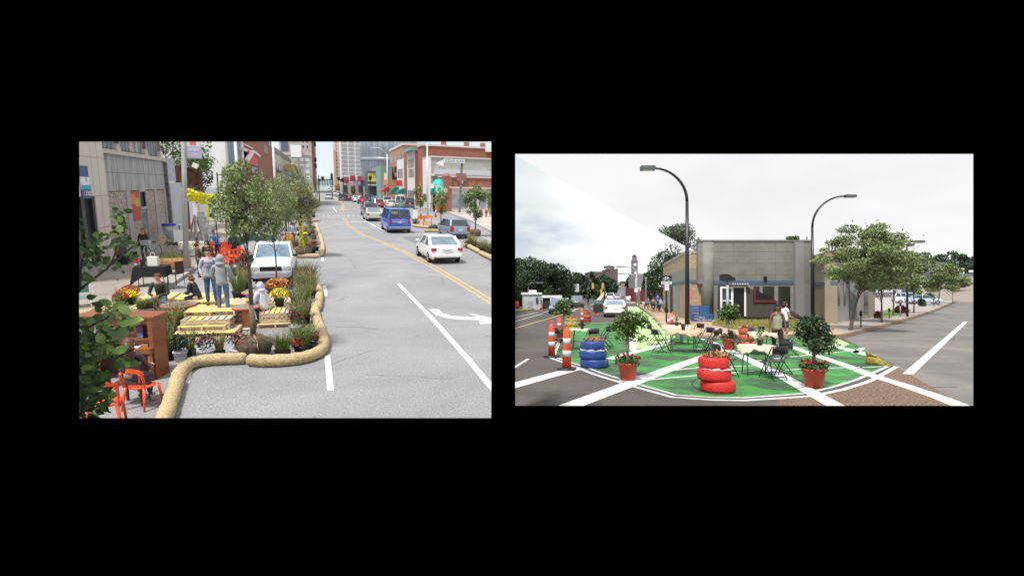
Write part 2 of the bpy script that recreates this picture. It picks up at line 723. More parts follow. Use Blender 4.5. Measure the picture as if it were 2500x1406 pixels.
m_corange = M('cone_orange', (0.80, 0.07, 0.02), 0.5, 0.12, 4)
m_refl = M('reflective_white', (0.55, 0.55, 0.58), 0.4, 0.1, 6)
m_skin = M('skin', (0.55, 0.32, 0.23), 0.55, 0.08, 9)
m_skind = M('skin_dark', (0.12, 0.045, 0.025), 0.5, 0.12, 9)
m_redlamp = M('tail_lamp', (0.45, 0.02, 0.02), 0.15, 0.2, 8)
m_clear = M('head_lamp', (0.6, 0.62, 0.64), 0.1, 0.2, 8)
m_plate = M('number_plate', (0.55, 0.65, 0.66), 0.4, 0.25, 18)
m_soil = M('soil', (0.05, 0.035, 0.022), 0.95, 0.4, 14, bump=0.5)
m_burlap = M('burlap_ball', (0.10, 0.07, 0.045), 0.95, 0.5, 9, bump=0.8)
m_twine = M('twine', (0.45, 0.36, 0.22), 0.9, 0.2, 8)


def paint(name, col, rough=0.25):
    return M('paint_' + name, col, rough, 0.03, 2, coat=0.6)


# ---------------------------------------------------------------- vegetation
def blob_pts(blobs, n, shell=0.45):
    """points spread through a set of ellipsoids (centre, radii)"""
    vol = [b[1][0] * b[1][1] * b[1][2] for b in blobs]
    tot = sum(vol)
    out_ = []
    for b, v in zip(blobs, vol):
        for _ in range(max(3, int(n * v / tot))):
            while True:
                d = Vector((random.uniform(-1, 1), random.uniform(-1, 1), random.uniform(-1, 1)))
                if d.length <= 1:
                    break
            if random.random() < shell and d.length > 0.01:
                d = d.normalized() * random.uniform(0.75, 1.05)
            out_.append(Vector(b[0]) + Vector((d.x * b[1][0], d.y * b[1][1], d.z * b[1][2])))
    return out_


def make_crown(cx, cz, rx, ry, rz, nb, seed, sm=0.42, bz=.8):
    rnd = random.Random(seed)
    bl = []
    for i in range(nb):
        while True:
            d = Vector((rnd.uniform(-1, 1), rnd.uniform(-1, 1), rnd.uniform(-1, 1)))
            if d.length <= 1:
                break
        k = rnd.uniform(0.6, 1.25) * sm
        bl.append(((cx + d.x * rx * 0.8, d.y * ry * 0.8, cz + d.z * rz * 0.85), (rx * k, ry * k, rz * k * bz)))
    return bl


def tree(name, label, cat, loc, h, th, rx, rz_, lm, tr=0.08, n=3500, ls=0.12, nb=16, seed=1, group=None, sparse=0.42, lean=0.0,
         rootball=0.0, cut=None, rz=0, cz=None, shell=0.45, limbs=7, bz=.8):
    """h total height, th height where the crown starts, rx crown radius"""
    t = thing(name, label, cat, loc, rz, group)
    st = random.getstate()
    random.seed(seed)
    cz = cz if cz is not None else (h + th) / 2
    bl = make_crown(lean, cz, rx, rx, rz_, nb, seed, sparse, bz)
    tb = MB()
    z0 = rootball * 0.9
    top = Vector((lean, 0, cz + rz_ * 0.25))
    path = smooth_path([(0, 0, z0), (lean * 0.2 + 0.03, 0.02, (z0 + th) / 2), (lean * 0.5, -0.02, th), top], 5)
    tb.tube(path, [tr * (1 - 0.75 * i / (len(path) - 1)) for i in range(len(path))], 8)
    for i in range(limbs):
        b = bl[i % len(bl)]
        k = random.uniform(0.5, 0.95)
        s_ = path[int(k * (len(path) - 1))]
        e = Vector(b[0]) + Vector((random.uniform(-.3, .3), random.uniform(-.3, .3), 0)) * rx * 0.4
        mdl = (s_ + e) / 2 + Vector((0, 0, -0.08 * rx))
        tb.tube(smooth_path([s_, mdl, e], 3), [tr * q for q in (.3, .28, .24, .2, .17, .13, .09)], 5)
        for _ in range(4):
            e2 = e + Vector((random.uniform(-1, 1), random.uniform(-1, 1), random.uniform(-.2, 1))) * rx * 0.45
            tb.tube([e * 0.6 + s_ * 0.4, e2], [tr * 0.16, tr * 0.05], 4)
    tb.part('trunk', m_bark, t)
    cb = MB()
    for p in blob_pts(bl, n, shell):
        if random.random() < .1:
            p = p + Vector((random.gauss(0, 1), random.gauss(0, 1), random.gauss(0, 1))) * rx * .06
        if cut and not cut(p):
            continue
        cb.leaf(p, ls, 0 if random.random() < 0.8 else 1)
    cb.part('crown', lm if isinstance(lm, list) else [lm, lm], t)
    random.setstate(st)
    if rootball:
        rb = MB()
        r = rootball
        rb.lathe([(0.02, r * 1.22), (r * 0.55, r * 1.18), (r * 0.93, r * 0.95), (r, r * 0.6), (r * 0.85, r * 0.12), (r * 0.7, 0)], 18)
        o = rb.part('root_ball', m_burlap, t)
        tw = MB()
        for k in range(5):
            a_ = k * 1.26
            tw.tube([(math.cos(a_) * q * r * 1.02, math.sin(a_) * q * r * 1.02, r * zz) for q, zz in ((0.08, 1.25), (0.55, 1.2), (0.95, 0.96), (1.01, 0.6))], 0.012, 5)
        tw.part('twine', m_twine, o)
    return t


def mass(mb, blobs, n, ls, mis=(0, 0, 0, 1), asp=0.7):
    for p in blob_pts(blobs, n, 0.6):
        mb.leaf(p, ls, random.choice(mis), asp)
    return mb


def pot_shape(r, h, mb=None, taper=0.78, n=14):
    mb = mb or MB()
    mb.lathe([(r * taper, 0), (r, h * 0.86), (r * 1.07, h * 0.86), (r * 1.07, h), (r * 0.94, h), (r * 0.92, h * 0.85), (0.001, h * 0.85)], n)
    return mb


m_potb = M('pot_black', (0.014, 0.014, 0.016), 0.5, 0.3, 5)
m_potw = M('pot_white', (0.62, 0.63, 0.66), 0.5, 0.12, 9)
m_grass1 = M('grass_green', (0.12, 0.20, 0.045), 0.6, 0.35, 6)
m_grass2 = M('grass_straw', (0.34, 0.28, 0.10), 0.7, 0.3, 6)
m_grassp = M('grass_seed_heads', (0.30, 0.20, 0.14), 0.8, 0.3, 6)
m_rose = M('petal_red', (0.50, 0.03, 0.03), 0.6, 0.3, 20)
m_mumr = M('mum_red', (0.52, 0.07, 0.045), 0.7, 0.35, 25)
m_mumo = M('mum_orange', (0.75, 0.28, 0.03), 0.7, 0.3, 25)
m_mumy = M('mum_yellow', (0.85, 0.66, 0.02), 0.7, 0.2, 25)


def grass_pot(label, loc, h, r, pot=m_potb, straw=0.3, n=130, square=False, group='potted grasses', ph=0.26, spread=0.45, seeds=0.15, name='potted_grass'):
    t = thing(name, label, 'potted grass', loc, random.uniform(0, 6), group)
    if square:
        MB().box((0, 0, ph / 2), (r * 1.6, r * 1.6, ph)).part('pot', pot, t)
    else:
        pot_shape(r, ph).part('pot', pot, t)
    g = MB()
    for _ in range(n):
        a_ = random.uniform(0, 6.283)
        q = r * 0.7 * math.sqrt(random.random())
        ln = random.uniform(0.3, 1) * h * spread
        p = (math.cos(a_) * q, math.sin(a_) * q, ph * 0.8)
        b_ = a_ + random.uniform(-.7, .7)
        hh = h * random.uniform(0.55, 1.0)
        g.blade(p, (math.cos(b_) * ln, math.sin(b_) * ln, 0), hh, 0.007, 1 if random.random() < straw else 0)
        if random.random() < seeds:
            e = Vector(p) + Vector((math.cos(b_) * ln, math.sin(b_) * ln, hh))
            for _k in range(4):
                g.leaf(e - Vector((0, 0, _k * 0.03)), 0.035, 2, 0.5)
    g.part('blades', [m_grass1, m_grass2, m_grassp], t)
    return t


def flower_pot(label, loc, r, h, fm, pot=m_potb, dens=1.0, name='potted_flowers', cat='flower pot', group='potted flowers', ph=0.24, flowers=0.15, dome=False):
    t = thing(name, label, cat, loc, random.uniform(0, 6), group)
    pot_shape(r * 0.72, ph).part('pot', pot, t)
    g = MB()
    if dome:
        for _ in range(int(420 * dens)):
            th = math.acos(random.uniform(0.0, 1))
            a_ = random.uniform(0, 6.283)
            p = Vector((math.sin(th) * math.cos(a_) * r * 1.25, math.sin(th) * math.sin(a_) * r * 1.25, ph + h * 0.3 + math.cos(th) * h * 0.7))
            g.leaf(p, 0.06, 1 if random.random() < 0.8 else 0, 0.9)
        for _ in range(160):
            a_ = random.uniform(0, 6.283)
            q = random.uniform(.5, 1.1) * r
            g.leaf((math.cos(a_) * q, math.sin(a_) * q, ph + random.uniform(0, h * 0.4)), 0.06, 0)
    else:
        for p in blob_pts([((random.uniform(-.4, .4) * r, random.uniform(-.4, .4) * r, ph + h * random.uniform(.35, .7)), (r * .8, r * .8, h * .4)) for _ in range(5)], int(330 * dens), 0.5):
            g.leaf(p, 0.06, 1 if (random.random() < flowers and p.z > ph + h * .45) else 0, 0.7)
    g.part('foliage', [m_leaf1 if dome else m_leafd, fm], t)
    return t


# ---------------------------------------------------------------- vehicles
def wheel(parent, x, y, r=0.32, wd=0.21):
    o = MB().lathe([(r * 0.62, -wd / 2), (r * 0.93, -wd / 2), (r, -wd / 2 + 0.03), (r, wd / 2 - 0.03), (r * 0.93, wd / 2), (r * 0.62, wd / 2)], 20, (x, y, r), axis='x').part('wheel', m_tyre, parent)
    s = 1 if x > 0 else -1
    mb = MB()
    mb.lathe([(0.01, s * (wd / 2 - 0.02)), (r * 0.3, s * (wd / 2 - 0.01)), (r * 0.63, s * (wd / 2 + 0.004))], 16, (x, y, r), axis='x')
    for k in range(5):
        a_ = k * 1.257
        mb.beam((x + s * (wd / 2 + 0.006), y, r), (x + s * (wd / 2 + 0.006), y + math.cos(a_) * r * .6, r + math.sin(a_) * r * .6), 0.05, 0.02)
    mb.part('rim', m_rim, o)
    return o


CAR = {
    # L, W, H, belt, hood z, deck z, cabin: front-base, front-roof, rear-roof, rear-base as fractions of L from the rear
    'sedan': dict(L=4.8, W=1.82, H=1.46, belt=0.98, hood=0.88, deck=1.02, cab=(0.70, 0.54, 0.27, 0.10)),
    'hatch': dict(L=4.0, W=1.70, H=1.53, belt=1.0, hood=0.95, deck=1.05, cab=(0.78, 0.62, 0.10, 0.015)),
    'suv': dict(L=4.7, W=1.86, H=1.78, belt=1.12, hood=1.05, deck=1.15, cab=(0.74, 0.62, 0.08, 0.012)),
    'van': dict(L=5.4, W=2.0, H=2.08, belt=1.25, hood=1.2, deck=1.28, cab=(0.84, 0.72, 0.03, 0.006)),
    'pickup': dict(L=5.2, W=1.84, H=1.72, belt=1.08, hood=1.02, deck=1.06, cab=(0.70, 0.60, 0.40, 0.37)),
}


def car(label, kind, col, loc, rz=0, name=None, group=None, glass=None, detail=True, plate=True, scale=1.0, front=False, cat='car', lights=True):
    """loc is the ground point under the rear bumper (front=True: under the front bumper); the car heads along +y"""
    k = CAR[kind]
    L, W, H, belt, hood, deck = k['L'], k['W'], k['H'], k['belt'], k['hood'], k['deck']
    fb, fr_, rr, rb = [q * L for q in k['cab']]
    t = thing(name or {'sedan': 'parked_car', 'hatch': 'hatchback_car', 'suv': 'sport_utility_car', 'van': 'van', 'pickup': 'pickup_truck'}[kind], label, cat, loc, rz, group, scale=scale)
    off = -L if front else 0
    glass = glass or m_glass
    w2 = W / 2
    # lower body: lofted rings along the length
    st = [(0.0, .86, .36, deck - .17), (0.03, .95, .27, deck - .05), (0.09 * L, 1, .22, deck), (0.3 * L, 1, .2, belt), (0.62 * L, 1, .2, belt), (fb, 1, .2, hood + .03),
          (0.86 * L, .97, .2, hood - .03), (0.95 * L, .9, .24, hood - .13), (L, .74, .34, hood - .27)]
    if kind in ('van', 'suv', 'hatch'):
        st[0] = (0.0, .93, .38, deck - .06)
    if kind in ('van', 'suv', 'pickup'):
        st[-1] = (L, .90, .36, hood - .14)
        st[-2] = (.96 * L, .97, .24, hood - .06)
    mb = MB()
    ring = []
    for y, wf, zb, zt_ in st:
        ww = w2 * wf
        zm = zb + (zt_ - zb) * .5
        ring.append([(-ww * .86, y + off, zb), (-ww * .98, y + off, zb + .1), (-ww, y + off, zm), (-ww * .97, y + off, zt_ - .12), (-ww * .88, y + off, zt_ - .015), (-ww * .4, y + off, zt_ + .02),
                     (ww * .4, y + off, zt_ + .02), (ww * .88, y + off, zt_ - .015), (ww * .97, y + off, zt_ - .12), (ww, y + off, zm), (ww * .98, y + off, zb + .1), (ww * .86, y + off, zb)])
    vs = [p for r_ in ring for p in r_]
    n = 12
    fs = []
    for i in range(len(ring) - 1):
        for j in range(n):
            fs.append((i * n + j, i * n + (j + 1) % n, (i + 1) * n + (j + 1) % n, (i + 1) * n + j))
    fs.append(list(range(n))[::-1])
    fs.append([(len(ring) - 1) * n + j for j in range(n)])
    fs = [f[::-1] for f in fs]
    mb.add(vs, fs, 0, True)
    # roof and pillars belong to the body
    ri = 0.78
    zr = H
    zb = belt - .02
    R4 = [(-w2 * ri, fr_ + off), (w2 * ri, fr_ + off), (w2 * ri, rr + off), (-w2 * ri, rr + off)]
    mb.add([(p[0], p[1], zr - .05) for p in R4] + [(p[0] * .93, p[1] + (-.1 if i < 2 else .1), zr) for i, p in enumerate(R4)],
           [(0, 1, 5, 4), (1, 2, 6, 5), (2, 3, 7, 6), (3, 0, 4, 7), (4, 5, 6, 7)][::1], 0, True)
    bw = w2 * .93
    for s in (-1, 1):
        mb.beam((s * bw, fb + off, hood), (s * w2 * ri, fr_ + off, zr - .03), .07, .05)
        mb.beam((s * bw, rb + off, deck - .03), (s * w2 * ri, rr + off, zr - .03), .16 if kind != 'pickup' else .08, .07)
        for q in ((fr_ * .5 + rr * .5),) + ((rr + .55,) if kind in ('suv', 'van', 'hatch') else ()):
            mb.beam((s * bw * 1.0, q + off, belt - .04), (s * w2 * ri, q + off, zr - .03), .09, .05)
        mb.beam((s * w2 * ri, fr_ + off, zr - .045), (s * w2 * ri, rr + off, zr - .045), .06, .05)
    mb.beam((-w2 * ri, rr + off, zr - .04), (w2 * ri, rr + off, zr - .04), .05, .06)
    if kind == 'van':
        mb.beam((0, .005, belt), (0, rr + off, zr - .05), .06, .04)
    body = mb.part('body', col, t)
    if kind == 'pickup':
        MB().box((0, rb * .5 + off + .05, deck - .02), (W * .8, rb * .8, .12)).part('bed', m_dark, t)
    gm = MB()
    b4 = [(-bw, fb + off, hood - .02), (bw, fb + off, hood - .02), (bw, rb + off, deck - .03), (-bw, rb + off, deck - .03)]
    t4 = [(p[0] * .985, p[1], zr - .055) for p in R4]
    gm.add(b4 + t4, [(0, 1, 5, 4), (1, 2, 6, 5), (2, 3, 7, 6), (3, 0, 4, 7)])
    gm.part('window', glass, t)
    for s in (-1, 1):
        wheel(t, s * (w2 - .1), .18 * L + off)
        wheel(t, s * (w2 - .1), .80 * L + off)
    if detail:
        lw = .2 if kind in ('van', 'suv', 'pickup') else .3
        lh = .34 if kind in ('van', 'suv', 'hatch', 'pickup') else .17
        for s in (-1, 1):
            MB().box((s * w2 * .8, .05 + off, deck - .17 - lh * .2), (lw, .16, lh), (0, 0, -s * .25)).part('tail_light', m_redlamp, t, bevel=0.02)
            MB().box((s * w2 * (.76 if kind == 'pickup' else .68), L * (.99 if kind == 'pickup' else .965) + off, hood - .27), (.34, .16, .17), (0, 0, -s * (.1 if kind == 'pickup' else .35))).part('headlight', m_clear, t, bevel=0.02)
            MB().ell((s * (w2 + .09), fb - .15 + off, belt + .06), (.13, .08, .08), 8, 6).part('mirror', col if not front else m_black, t)
        MB().box((0, L + off - .01, hood - .30 if kind == 'pickup' else hood - .42), (.95, .08, .2)).part('grille', m_dark, t)
        MB().box((0, L + off, .50), (W * (.96 if kind == 'pickup' else .7), .14, .16)).part('front_bumper', M('bumper_chrome', (.45, .46, .48), .3, .1) if kind == 'pickup' else col, t, bevel=.03)
        if plate:
            MB().box((0, -.02 + off, deck - .34), (.34, .02, .16)).part('licence_plate', m_plate, t)
        bp = MB()
        bp.box((0, .06 + off, .47), (W * .93, .22, .2))
        bp.part('bumper', col if kind in ('sedan', 'hatch') else M('bumper_grey', (.25, .26, .28), .4, .1), t, bevel=0.05)
        MB().box((0, .1 + off, .32), (W * .8, .2, .14)).part('valance', m_dark, t)
    return t


# ---------------------------------------------------------------- people
def skinmesh(chains, mats, name, parent, sub=1, extra=None):
    """chains: list of lists of (point, radius); the first point of a chain welds to an existing point when equal"""
    pts, rad, edges = [], [], []
    idx = {}
    for ch in chains:
        prev = None
        for p, r in ch:
            key = (round(p[0], 3), round(p[1], 3), round(p[2], 3))
            if key not in idx:
                idx[key] = len(pts)
                pts.append(p)
                rad.append(r)
            i = idx[key]
            if prev is not None and prev != i:
                edges.append((prev, i))
            prev = i
    me = bpy.data.meshes.new('tmp')
    me.from_pydata([tuple(p) for p in pts], edges, [])
    ob = bpy.data.objects.new('tmp', me)
    C.objects.link(ob)
    sk = ob.modifiers.new('s', 'SKIN')
    sk.use_smooth_shade = True
    for i, v in enumerate(me.skin_vertices[0].data):
        rr = rad[i] if isinstance(rad[i], (tuple, list)) else (rad[i], rad[i])
        v.radius = rr
        v.use_root = (i == 0)
    if sub:
        ss = ob.modifiers.new('u', 'SUBSURF')
        ss.levels = sub
        ss.render_levels = sub
    dg = bpy.context.evaluated_depsgraph_get()
    dg.update()
    m2 = bpy.data.meshes.new_from_object(ob.evaluated_get(dg))
    bpy.data.objects.remove(ob)
    m2.materials.clear()
    mats = mats if isinstance(mats, list) else [mats]
    if extra:
        n0 = len(m2.vertices)
        vs = [v.co[:] for v in m2.vertices]
        fs = [list(p.vertices) for p in m2.polygons]
        mi = [0] * len(fs)
        vs += extra.v
        fs += [[i + n0 for i in f] for f in extra.f]
        mi += extra.m
        m3 = bpy.data.meshes.new(name)
        m3.from_pydata(vs, [], fs)
        m3.polygons.foreach_set('material_index', mi)
        m3.polygons.foreach_set('use_smooth', [True] * len(fs))
        m3.update()
        m2 = m3
    for m in mats:
        m2.materials.append(m)
    o = bpy.data.objects.new(name, m2)
    C.objects.link(o)
    o.parent = parent
    return o


PS = .90
m_face = M('face_dark', (0.03, 0.02, 0.02), 0.5, 0.2, 20)
m_lips = M('lips', (0.35, 0.10, 0.09), 0.5, 0.1, 20)


def lerp(a_, b_, t):
    return Vector(a_) + (Vector(b_) - Vector(a_)) * t


def person(label, loc, rz, top, bot, skin=m_skin, hair=None, h=1.72, sit=False, arms=None, legs=None, hood=None, long_hair=False, head_turn=0.0,
           lean=(0, 0), shoes=None, skirt_len=None, sleeves=1.0, legcover=1.0, coat=0.0, fem=False, seat=0.45, hat=None, name='person', pouch=None, look=0.0):
    """faces +y. arms: ((elbowL, wristL), (elbowR, wristR)); legs: ((kneeL, ankleL), (kneeR, ankleR)) in metres for a body 1.75 m tall"""
    h *= PS if BASE is ML else 1
    seat /= h / 1.75
    t = thing(name, label, 'person', loc, rz, scale=h / 1.75)
    pz = (seat + .10) if sit else 0.95
    lx, ly = lean
    pel = Vector((0, 0, pz))
    ws = Vector((lx * .3, ly * .3, pz + .16))
    ch = Vector((lx * .75, ly * .75, pz + .36))
    nb = Vector((lx, ly, pz + .53))
    hd = nb + Vector((math.sin(head_turn) * .01, .03 + ly * .15, .17 - abs(ly) * .1))
    sw = .17 if fem else .195
    hw = .10
    sl, sr = nb + Vector((-sw, 0, -.06)), nb + Vector((sw, 0, -.06))
    if arms is None:
        arms = ((sl + Vector((-.06, -.02, -.29)), sl + Vector((-.06, .06, -.54))), (sr + Vector((.06, -.02, -.29)), sr + Vector((.06, .06, -.54))))
    if legs is None:
        if sit:
            legs = (((-.13, .42, seat + .06), (-.13, .40, .08)), ((.13, .42, seat + .06), (.13, .42, .08)))
        else:
            legs = (((-.11, .03, .5), (-.12, -.02, .08)), ((.11, .03, .5), (.12, -.02, .08)))
    hl, hr = pel + Vector((-hw, 0, -.03)), pel + Vector((hw, 0, -.03))
    tor = [(pel, (.15, .12)), (ws, (.135 if not fem else .12, .10)), (ch, (.16 if not fem else .145, .115)), (nb - Vector((0, 0, .03)), (.09, .08)), (nb + Vector((0, 0.01, .05)), .055),
           (lerp(nb, hd, .62), .065), (hd, .092), (hd + Vector((0, -.01, .09)), .07)]
    chains = [tor]
    nbq = tor[3][0]
    hands = MB()
    for s, (e_, w_) in ((sl, arms[0]), (sr, arms[1])):
        e_, w_ = Vector(e_), Vector(w_)
        chains.append([(nbq, .09), (s, .062), (lerp(s, e_, .5), .048), (e_, .04), (lerp(e_, w_, .5), .036), (w_, .026), (w_ + (w_ - e_).normalized() * .06, (.036, .018))])
        d = (w_ - e_).normalized()
        sd_ = d.cross(Vector((0, 1, 0.3)))
        sd_ = sd_.normalized() if sd_.length > .1 else Vector((1, 0, 0))
        nn_ = d.cross(sd_).normalized()
        pm = w_ + d * .07
        for f_ in range(4):
            b_ = pm + sd_ * (f_ - 1.5) * .018
            ln = (.07, .08, .075, .058)[f_]
            hands.tube([b_, b_ + d * ln * .5 + nn_ * .006, b_ + d * ln * .85 + nn_ * .024], [.0095, .0085, .006], 5)
        tb_ = w_ + d * .03 - sd_ * .03
        hands.tube([tb_, tb_ - sd_ * .022 + d * .03, tb_ - sd_ * .022 + d * .06 + nn_ * .015], [.011, .0095, .007], 5)
    for hp, (k_, a_) in ((hl, legs[0]), (hr, legs[1])):
        k_, a_ = Vector(k_), Vector(a_)
        chains.append([(pel, .14), (hp, .095), (lerp(hp, k_, .5), .075), (k_, .056), (lerp(k_, a_, .45), .05), (a_, .036)])
    # face
    ft = Matrix.Rotation(-head_turn, 3, 'Z') @ Matrix.Rotation(look, 3, 'X')

    def fp(x, y, z):
        return hd + ft @ Vector((x, y, z))
    hands.ell(fp(0, .095, -.012), (.014, .02, .026), 6, 4)
    for s in (-1, 1):
        hands.ell(fp(s * .034, .082, .014), (.011, .008, .006), 6, 4, 1)
        hands.ell(fp(s * .034, .085, .034), (.015, .005, .003), 6, 4, 1)
        hands.ell(fp(s * .09, 0, 0), (.012, .022, .03), 6, 4)
    hands.ell(fp(0, .083, -.05), (.024, .008, .007), 6, 4, 2)
    skinmesh(chains, [skin, m_face, m_lips], 'body', t, 1, hands)
    # upper garment
    g = 0.02
    ct = [(pel + Vector((0, 0, -.04 - coat)), (.165 + g, .13 + g)), (pel + Vector((0, 0, .02)), (.16 + g, .125 + g)), (ws, (.15 + g, .11 + g)), (ch, (.17 + g, .125 + g)), (nbq, (.10, .09)), (nb + Vector((0, 0, .02)), .065)]
    if coat == 0:
        ct = ct[1:]
    cc = [ct]
    for s, (e_, w_) in ((sl, arms[0]), (sr, arms[1])):
        e_, w_ = Vector(e_), Vector(w_)
        ln = [(nbq, .10), (s, .075), (lerp(s, e_, .5), .064)]
        if sleeves > .4:
            ln += [(e_, .056), (lerp(e_, w_, .5), .05), (lerp(e_, w_, .93), .04)]
        if sleeves > 0:
            cc.append(ln)
    skinmesh(cc, top, 'jacket' if sleeves > .5 else 'shirt', t, 1)
    lc = []
    for hp, (k_, a_) in ((hl, legs[0]), (hr, legs[1])):
        k_, a_ = Vector(k_), Vector(a_)
        seq = [(pel, .15), (hp, .112), (lerp(hp, k_, .5), .092)]
        if legcover > .6:
            seq += [(k_, .075), (lerp(k_, a_, .5), .066), (lerp(k_, a_, .95), .056)]
        elif legcover > .3:
            seq += [(lerp(hp, k_, .9), .08)]
        lc.append(seq)
    lc.insert(0, [(pel + Vector((0, 0, .06)), (.15, .12)), (pel, .15)])
    skinmesh(lc, bot, 'trousers' if legcover > .6 else 'shorts', t, 1)
    for (k_, a_) in legs:
        a_ = Vector(a_)
        s_ = MB()
        s_.ell((a_.x, a_.y + .06, a_.z - .035), (.05, .13, .045), 10, 6)
        s_.part('shoe', shoes or m_dark, t)
    if hood:
        hb = MB()
        hb.ell(hd + Vector((0, -.04, .012)), (.118, .105, .135), 14, 10)
        hb.ell(nb + Vector((0, -.045, .03)), (.14, .10, .075), 12, 6)
        hb.part('hood', hood, t)
    elif hair:
        hb = MB()
        hb.ell(hd + Vector((0, -.045, .032)), (.102, .09, .10), 14, 8)
        hb.ell(hd + Vector((0, .0, .085)), (.088, .088, .045), 12, 6)
        if long_hair:
            hb.tube([hd + Vector((0, -.05, .05)), hd + Vector((0, -.1, -.08)), hd + Vector((0, -.13, -.25)), hd + Vector((0, -.13, -.42))], [.10, .125, .10, .045], 10)
        elif fem:
            hb.tube([hd + Vector((0, -.05, .02)), hd + Vector((0, -.075, -.06)), hd + Vector((0, -.07, -.15))], [.095, .10, .06], 10)
        hb.part('hair', hair, t)
    if hat:
        MB().ell(hd + Vector((0, 0, .06)), (.11, .115, .075), 12, 8).part('cap', hat, t)
    return t


# ---------------------------------------------------------------- furniture
def folding_chair(label, loc, rz, group='black folding chairs around the round tables'):
    """faces +y"""
    t = thing('folding_chair', label, 'chair', loc, rz, group)
    MB().box((0, 0, .445), (.40, .39, .02), (.05, 0, 0)).part('seat', M('chair_seat', (.06, .055, .055), .45, .2), t, bevel=.008)
    b = MB()
    n = 8
    vs, fs = [], []
    for i in range(n + 1):
        u = -1 + 2 * i / n
        for z in (0, .19):
            for d in (0, .02):
                vs.append((u * .205, -.235 - .05 * (1 - u * u) - z * .1 - d, .63 + z))
    for i in range(n):
        o = i * 4
        fs += [(o, o + 4, o + 6, o + 2), (o + 3, o + 7, o + 5, o + 1), (o + 2, o + 6, o + 7, o + 3), (o + 1, o + 5, o + 4, o)]
    fs += [(0, 2, 3, 1), (n * 4 + 1, n * 4 + 3, n * 4 + 2, n * 4)]
    b.add(vs, fs, 0, True)
    b.part('backrest', m_black, t)
    for s in (-1, 1):
        MB().tube([(s * .21, .24, .01), (s * .21, .0, .43), (s * .205, -.235, .80)], .012, 6).part('front_leg', m_blackm, t)
        MB().tube([(s * .19, -.26, .01), (s * .19, .13, .44)], .011, 6).part('rear_leg', m_blackm, t)
    for a_, b_, c_ in ((.21, .17, .14), (.19, -.2, .08), (.19, -.26, .015)):
        MB().tube([(-a_, b_, c_), (a_, b_, c_)], .009, 5).part('stretcher', m_blackm, t)
    return t


m_cloth = M('table_cloth', (.62, .55, .42), .85, .12, 5)


def round_table(label, loc, rz, r=.62, cloth=m_cloth, drop=.16, clabel=None):
    t = thing('round_table', label, 'table', loc, rz, 'round folding tables')
    MB().lathe([(0.001, .715), (r * .97, .715), (r, .725), (r, .74), (r * .97, .745), (.001, .745)], 32).part('tabletop', M('table_grey', (.4, .38, .35), .6, .1), t)
    c = MB()
    n = 48
    vs = [(0, 0, .752)]
    for i in range(n):
        a_ = 2 * math.pi * i / n
        for q, dz in ((r * .9, 0), (r + .012, -.002), (r + .03 + .02 * math.sin(i * 1.9), -drop * (.75 + .35 * math.sin(i * .52) + .15 * math.sin(i * 1.7)))):
            vs.append((math.cos(a_) * q, math.sin(a_) * q, .752 + dz))
    fs = []
    for i in range(n):
        j = (i + 1) % n
        fs.append((0, 1 + i * 3, 1 + j * 3))
        for k in range(2):
            fs.append((1 + i * 3 + k, 2 + i * 3 + k, 2 + j * 3 + k, 1 + j * 3 + k))
    c.add(vs, fs, 0, True)
    o = c.top('tablecloth', cloth, clabel or 'cloth over the ' + label, 'tablecloth', loc, rz, 'tablecloths on the round tables')
    for s in (-1, 1):
        for q in (-1, 1):
            MB().tube([(s * r * .68, q * r * .42, .0), (s * r * .65, q * r * .35, .40), (s * r * .58, q * .05, .71)], .014, 6).part('leg', M('leg_grey', (.16, .16, .15), .4, .2, metal=.4), t)
        MB().tube([(s * r * .66, -r * .39, .25), (s * r * .66, r * .39, .25)], .009, 5).part('brace', M('leg_grey'), t)
    return t


def tyre(mb, r, h, c, mi=0, ri=.55):
    pr = []
    for k in range(13):
        a_ = -math.pi / 2 + math.pi * k / 12
        cq, sq = math.cos(a_), math.sin(a_)
        pr.append((r - h * .36 + max(cq, 0) ** .5 * h * .36, h / 2 + math.copysign(abs(sq) ** .75, sq) * h * .49))
    pr = [(r * ri, h * .12)] + pr + [(r * ri, h * .88)]
    mb.lathe(pr, 30, c)
    return mb


def tyre_stack(label, loc, mat, r=.36, h=.235, n=3, plants=True, offs=((0, 0), (0, 0), (0, 0)), rs=(1, 1, .88), lip=True, group='tyre planters', cat='tyre planter'):
    t = thing('tyre_planter', label, cat, loc, random.uniform(0, 6) * 0, group)
    z = 0
    for k in range(n):
        tyre(MB(), r * rs[k], h, (offs[k][0], offs[k][1], z)).part('tyre', mat, t)
        z += h
    if lip:
        mb = MB()
        pts = []
        for i in range(28):
            a_ = i / 28 * 6.283
            pts.append((math.cos(a_) * r * .93, math.sin(a_) * r * .93, z - h + .0 + .012 * math.sin(i * 2.3)))
        mb.tube(pts, [.018 + .009 * math.sin(i * 1.7) for i in range(28)], 5, closed=True)
        mb.part('liner', M('liner_white', (.55, .57, .6), .7, .1), t)
    MB().lathe([(.001, z - .03), (r * .75, z - .04)], 20).part('soil', m_soil, t)
    if plants:
        g = MB()
        for _ in range(420):
            a_ = random.uniform(0, 6.283)
            q = r * .78 * math.sqrt(random.random())
            g.leaf((math.cos(a_) * q, math.sin(a_) * q, z + random.uniform(-.03, .13) * (1.2 - q / r)), .06, random.choice((0, 1, 1, 2)), .7)
        g.part('plants', [M('sedum_green', (.14, .17, .05), .7, .3), M('sedum_straw', (.36, .24, .10), .7, .3), M('sedum_red', (.38, .10, .07), .7, .3)], t)
    return t


m_terra = M('terracotta_red', (.46, .06, .028), .55, .12, 4)


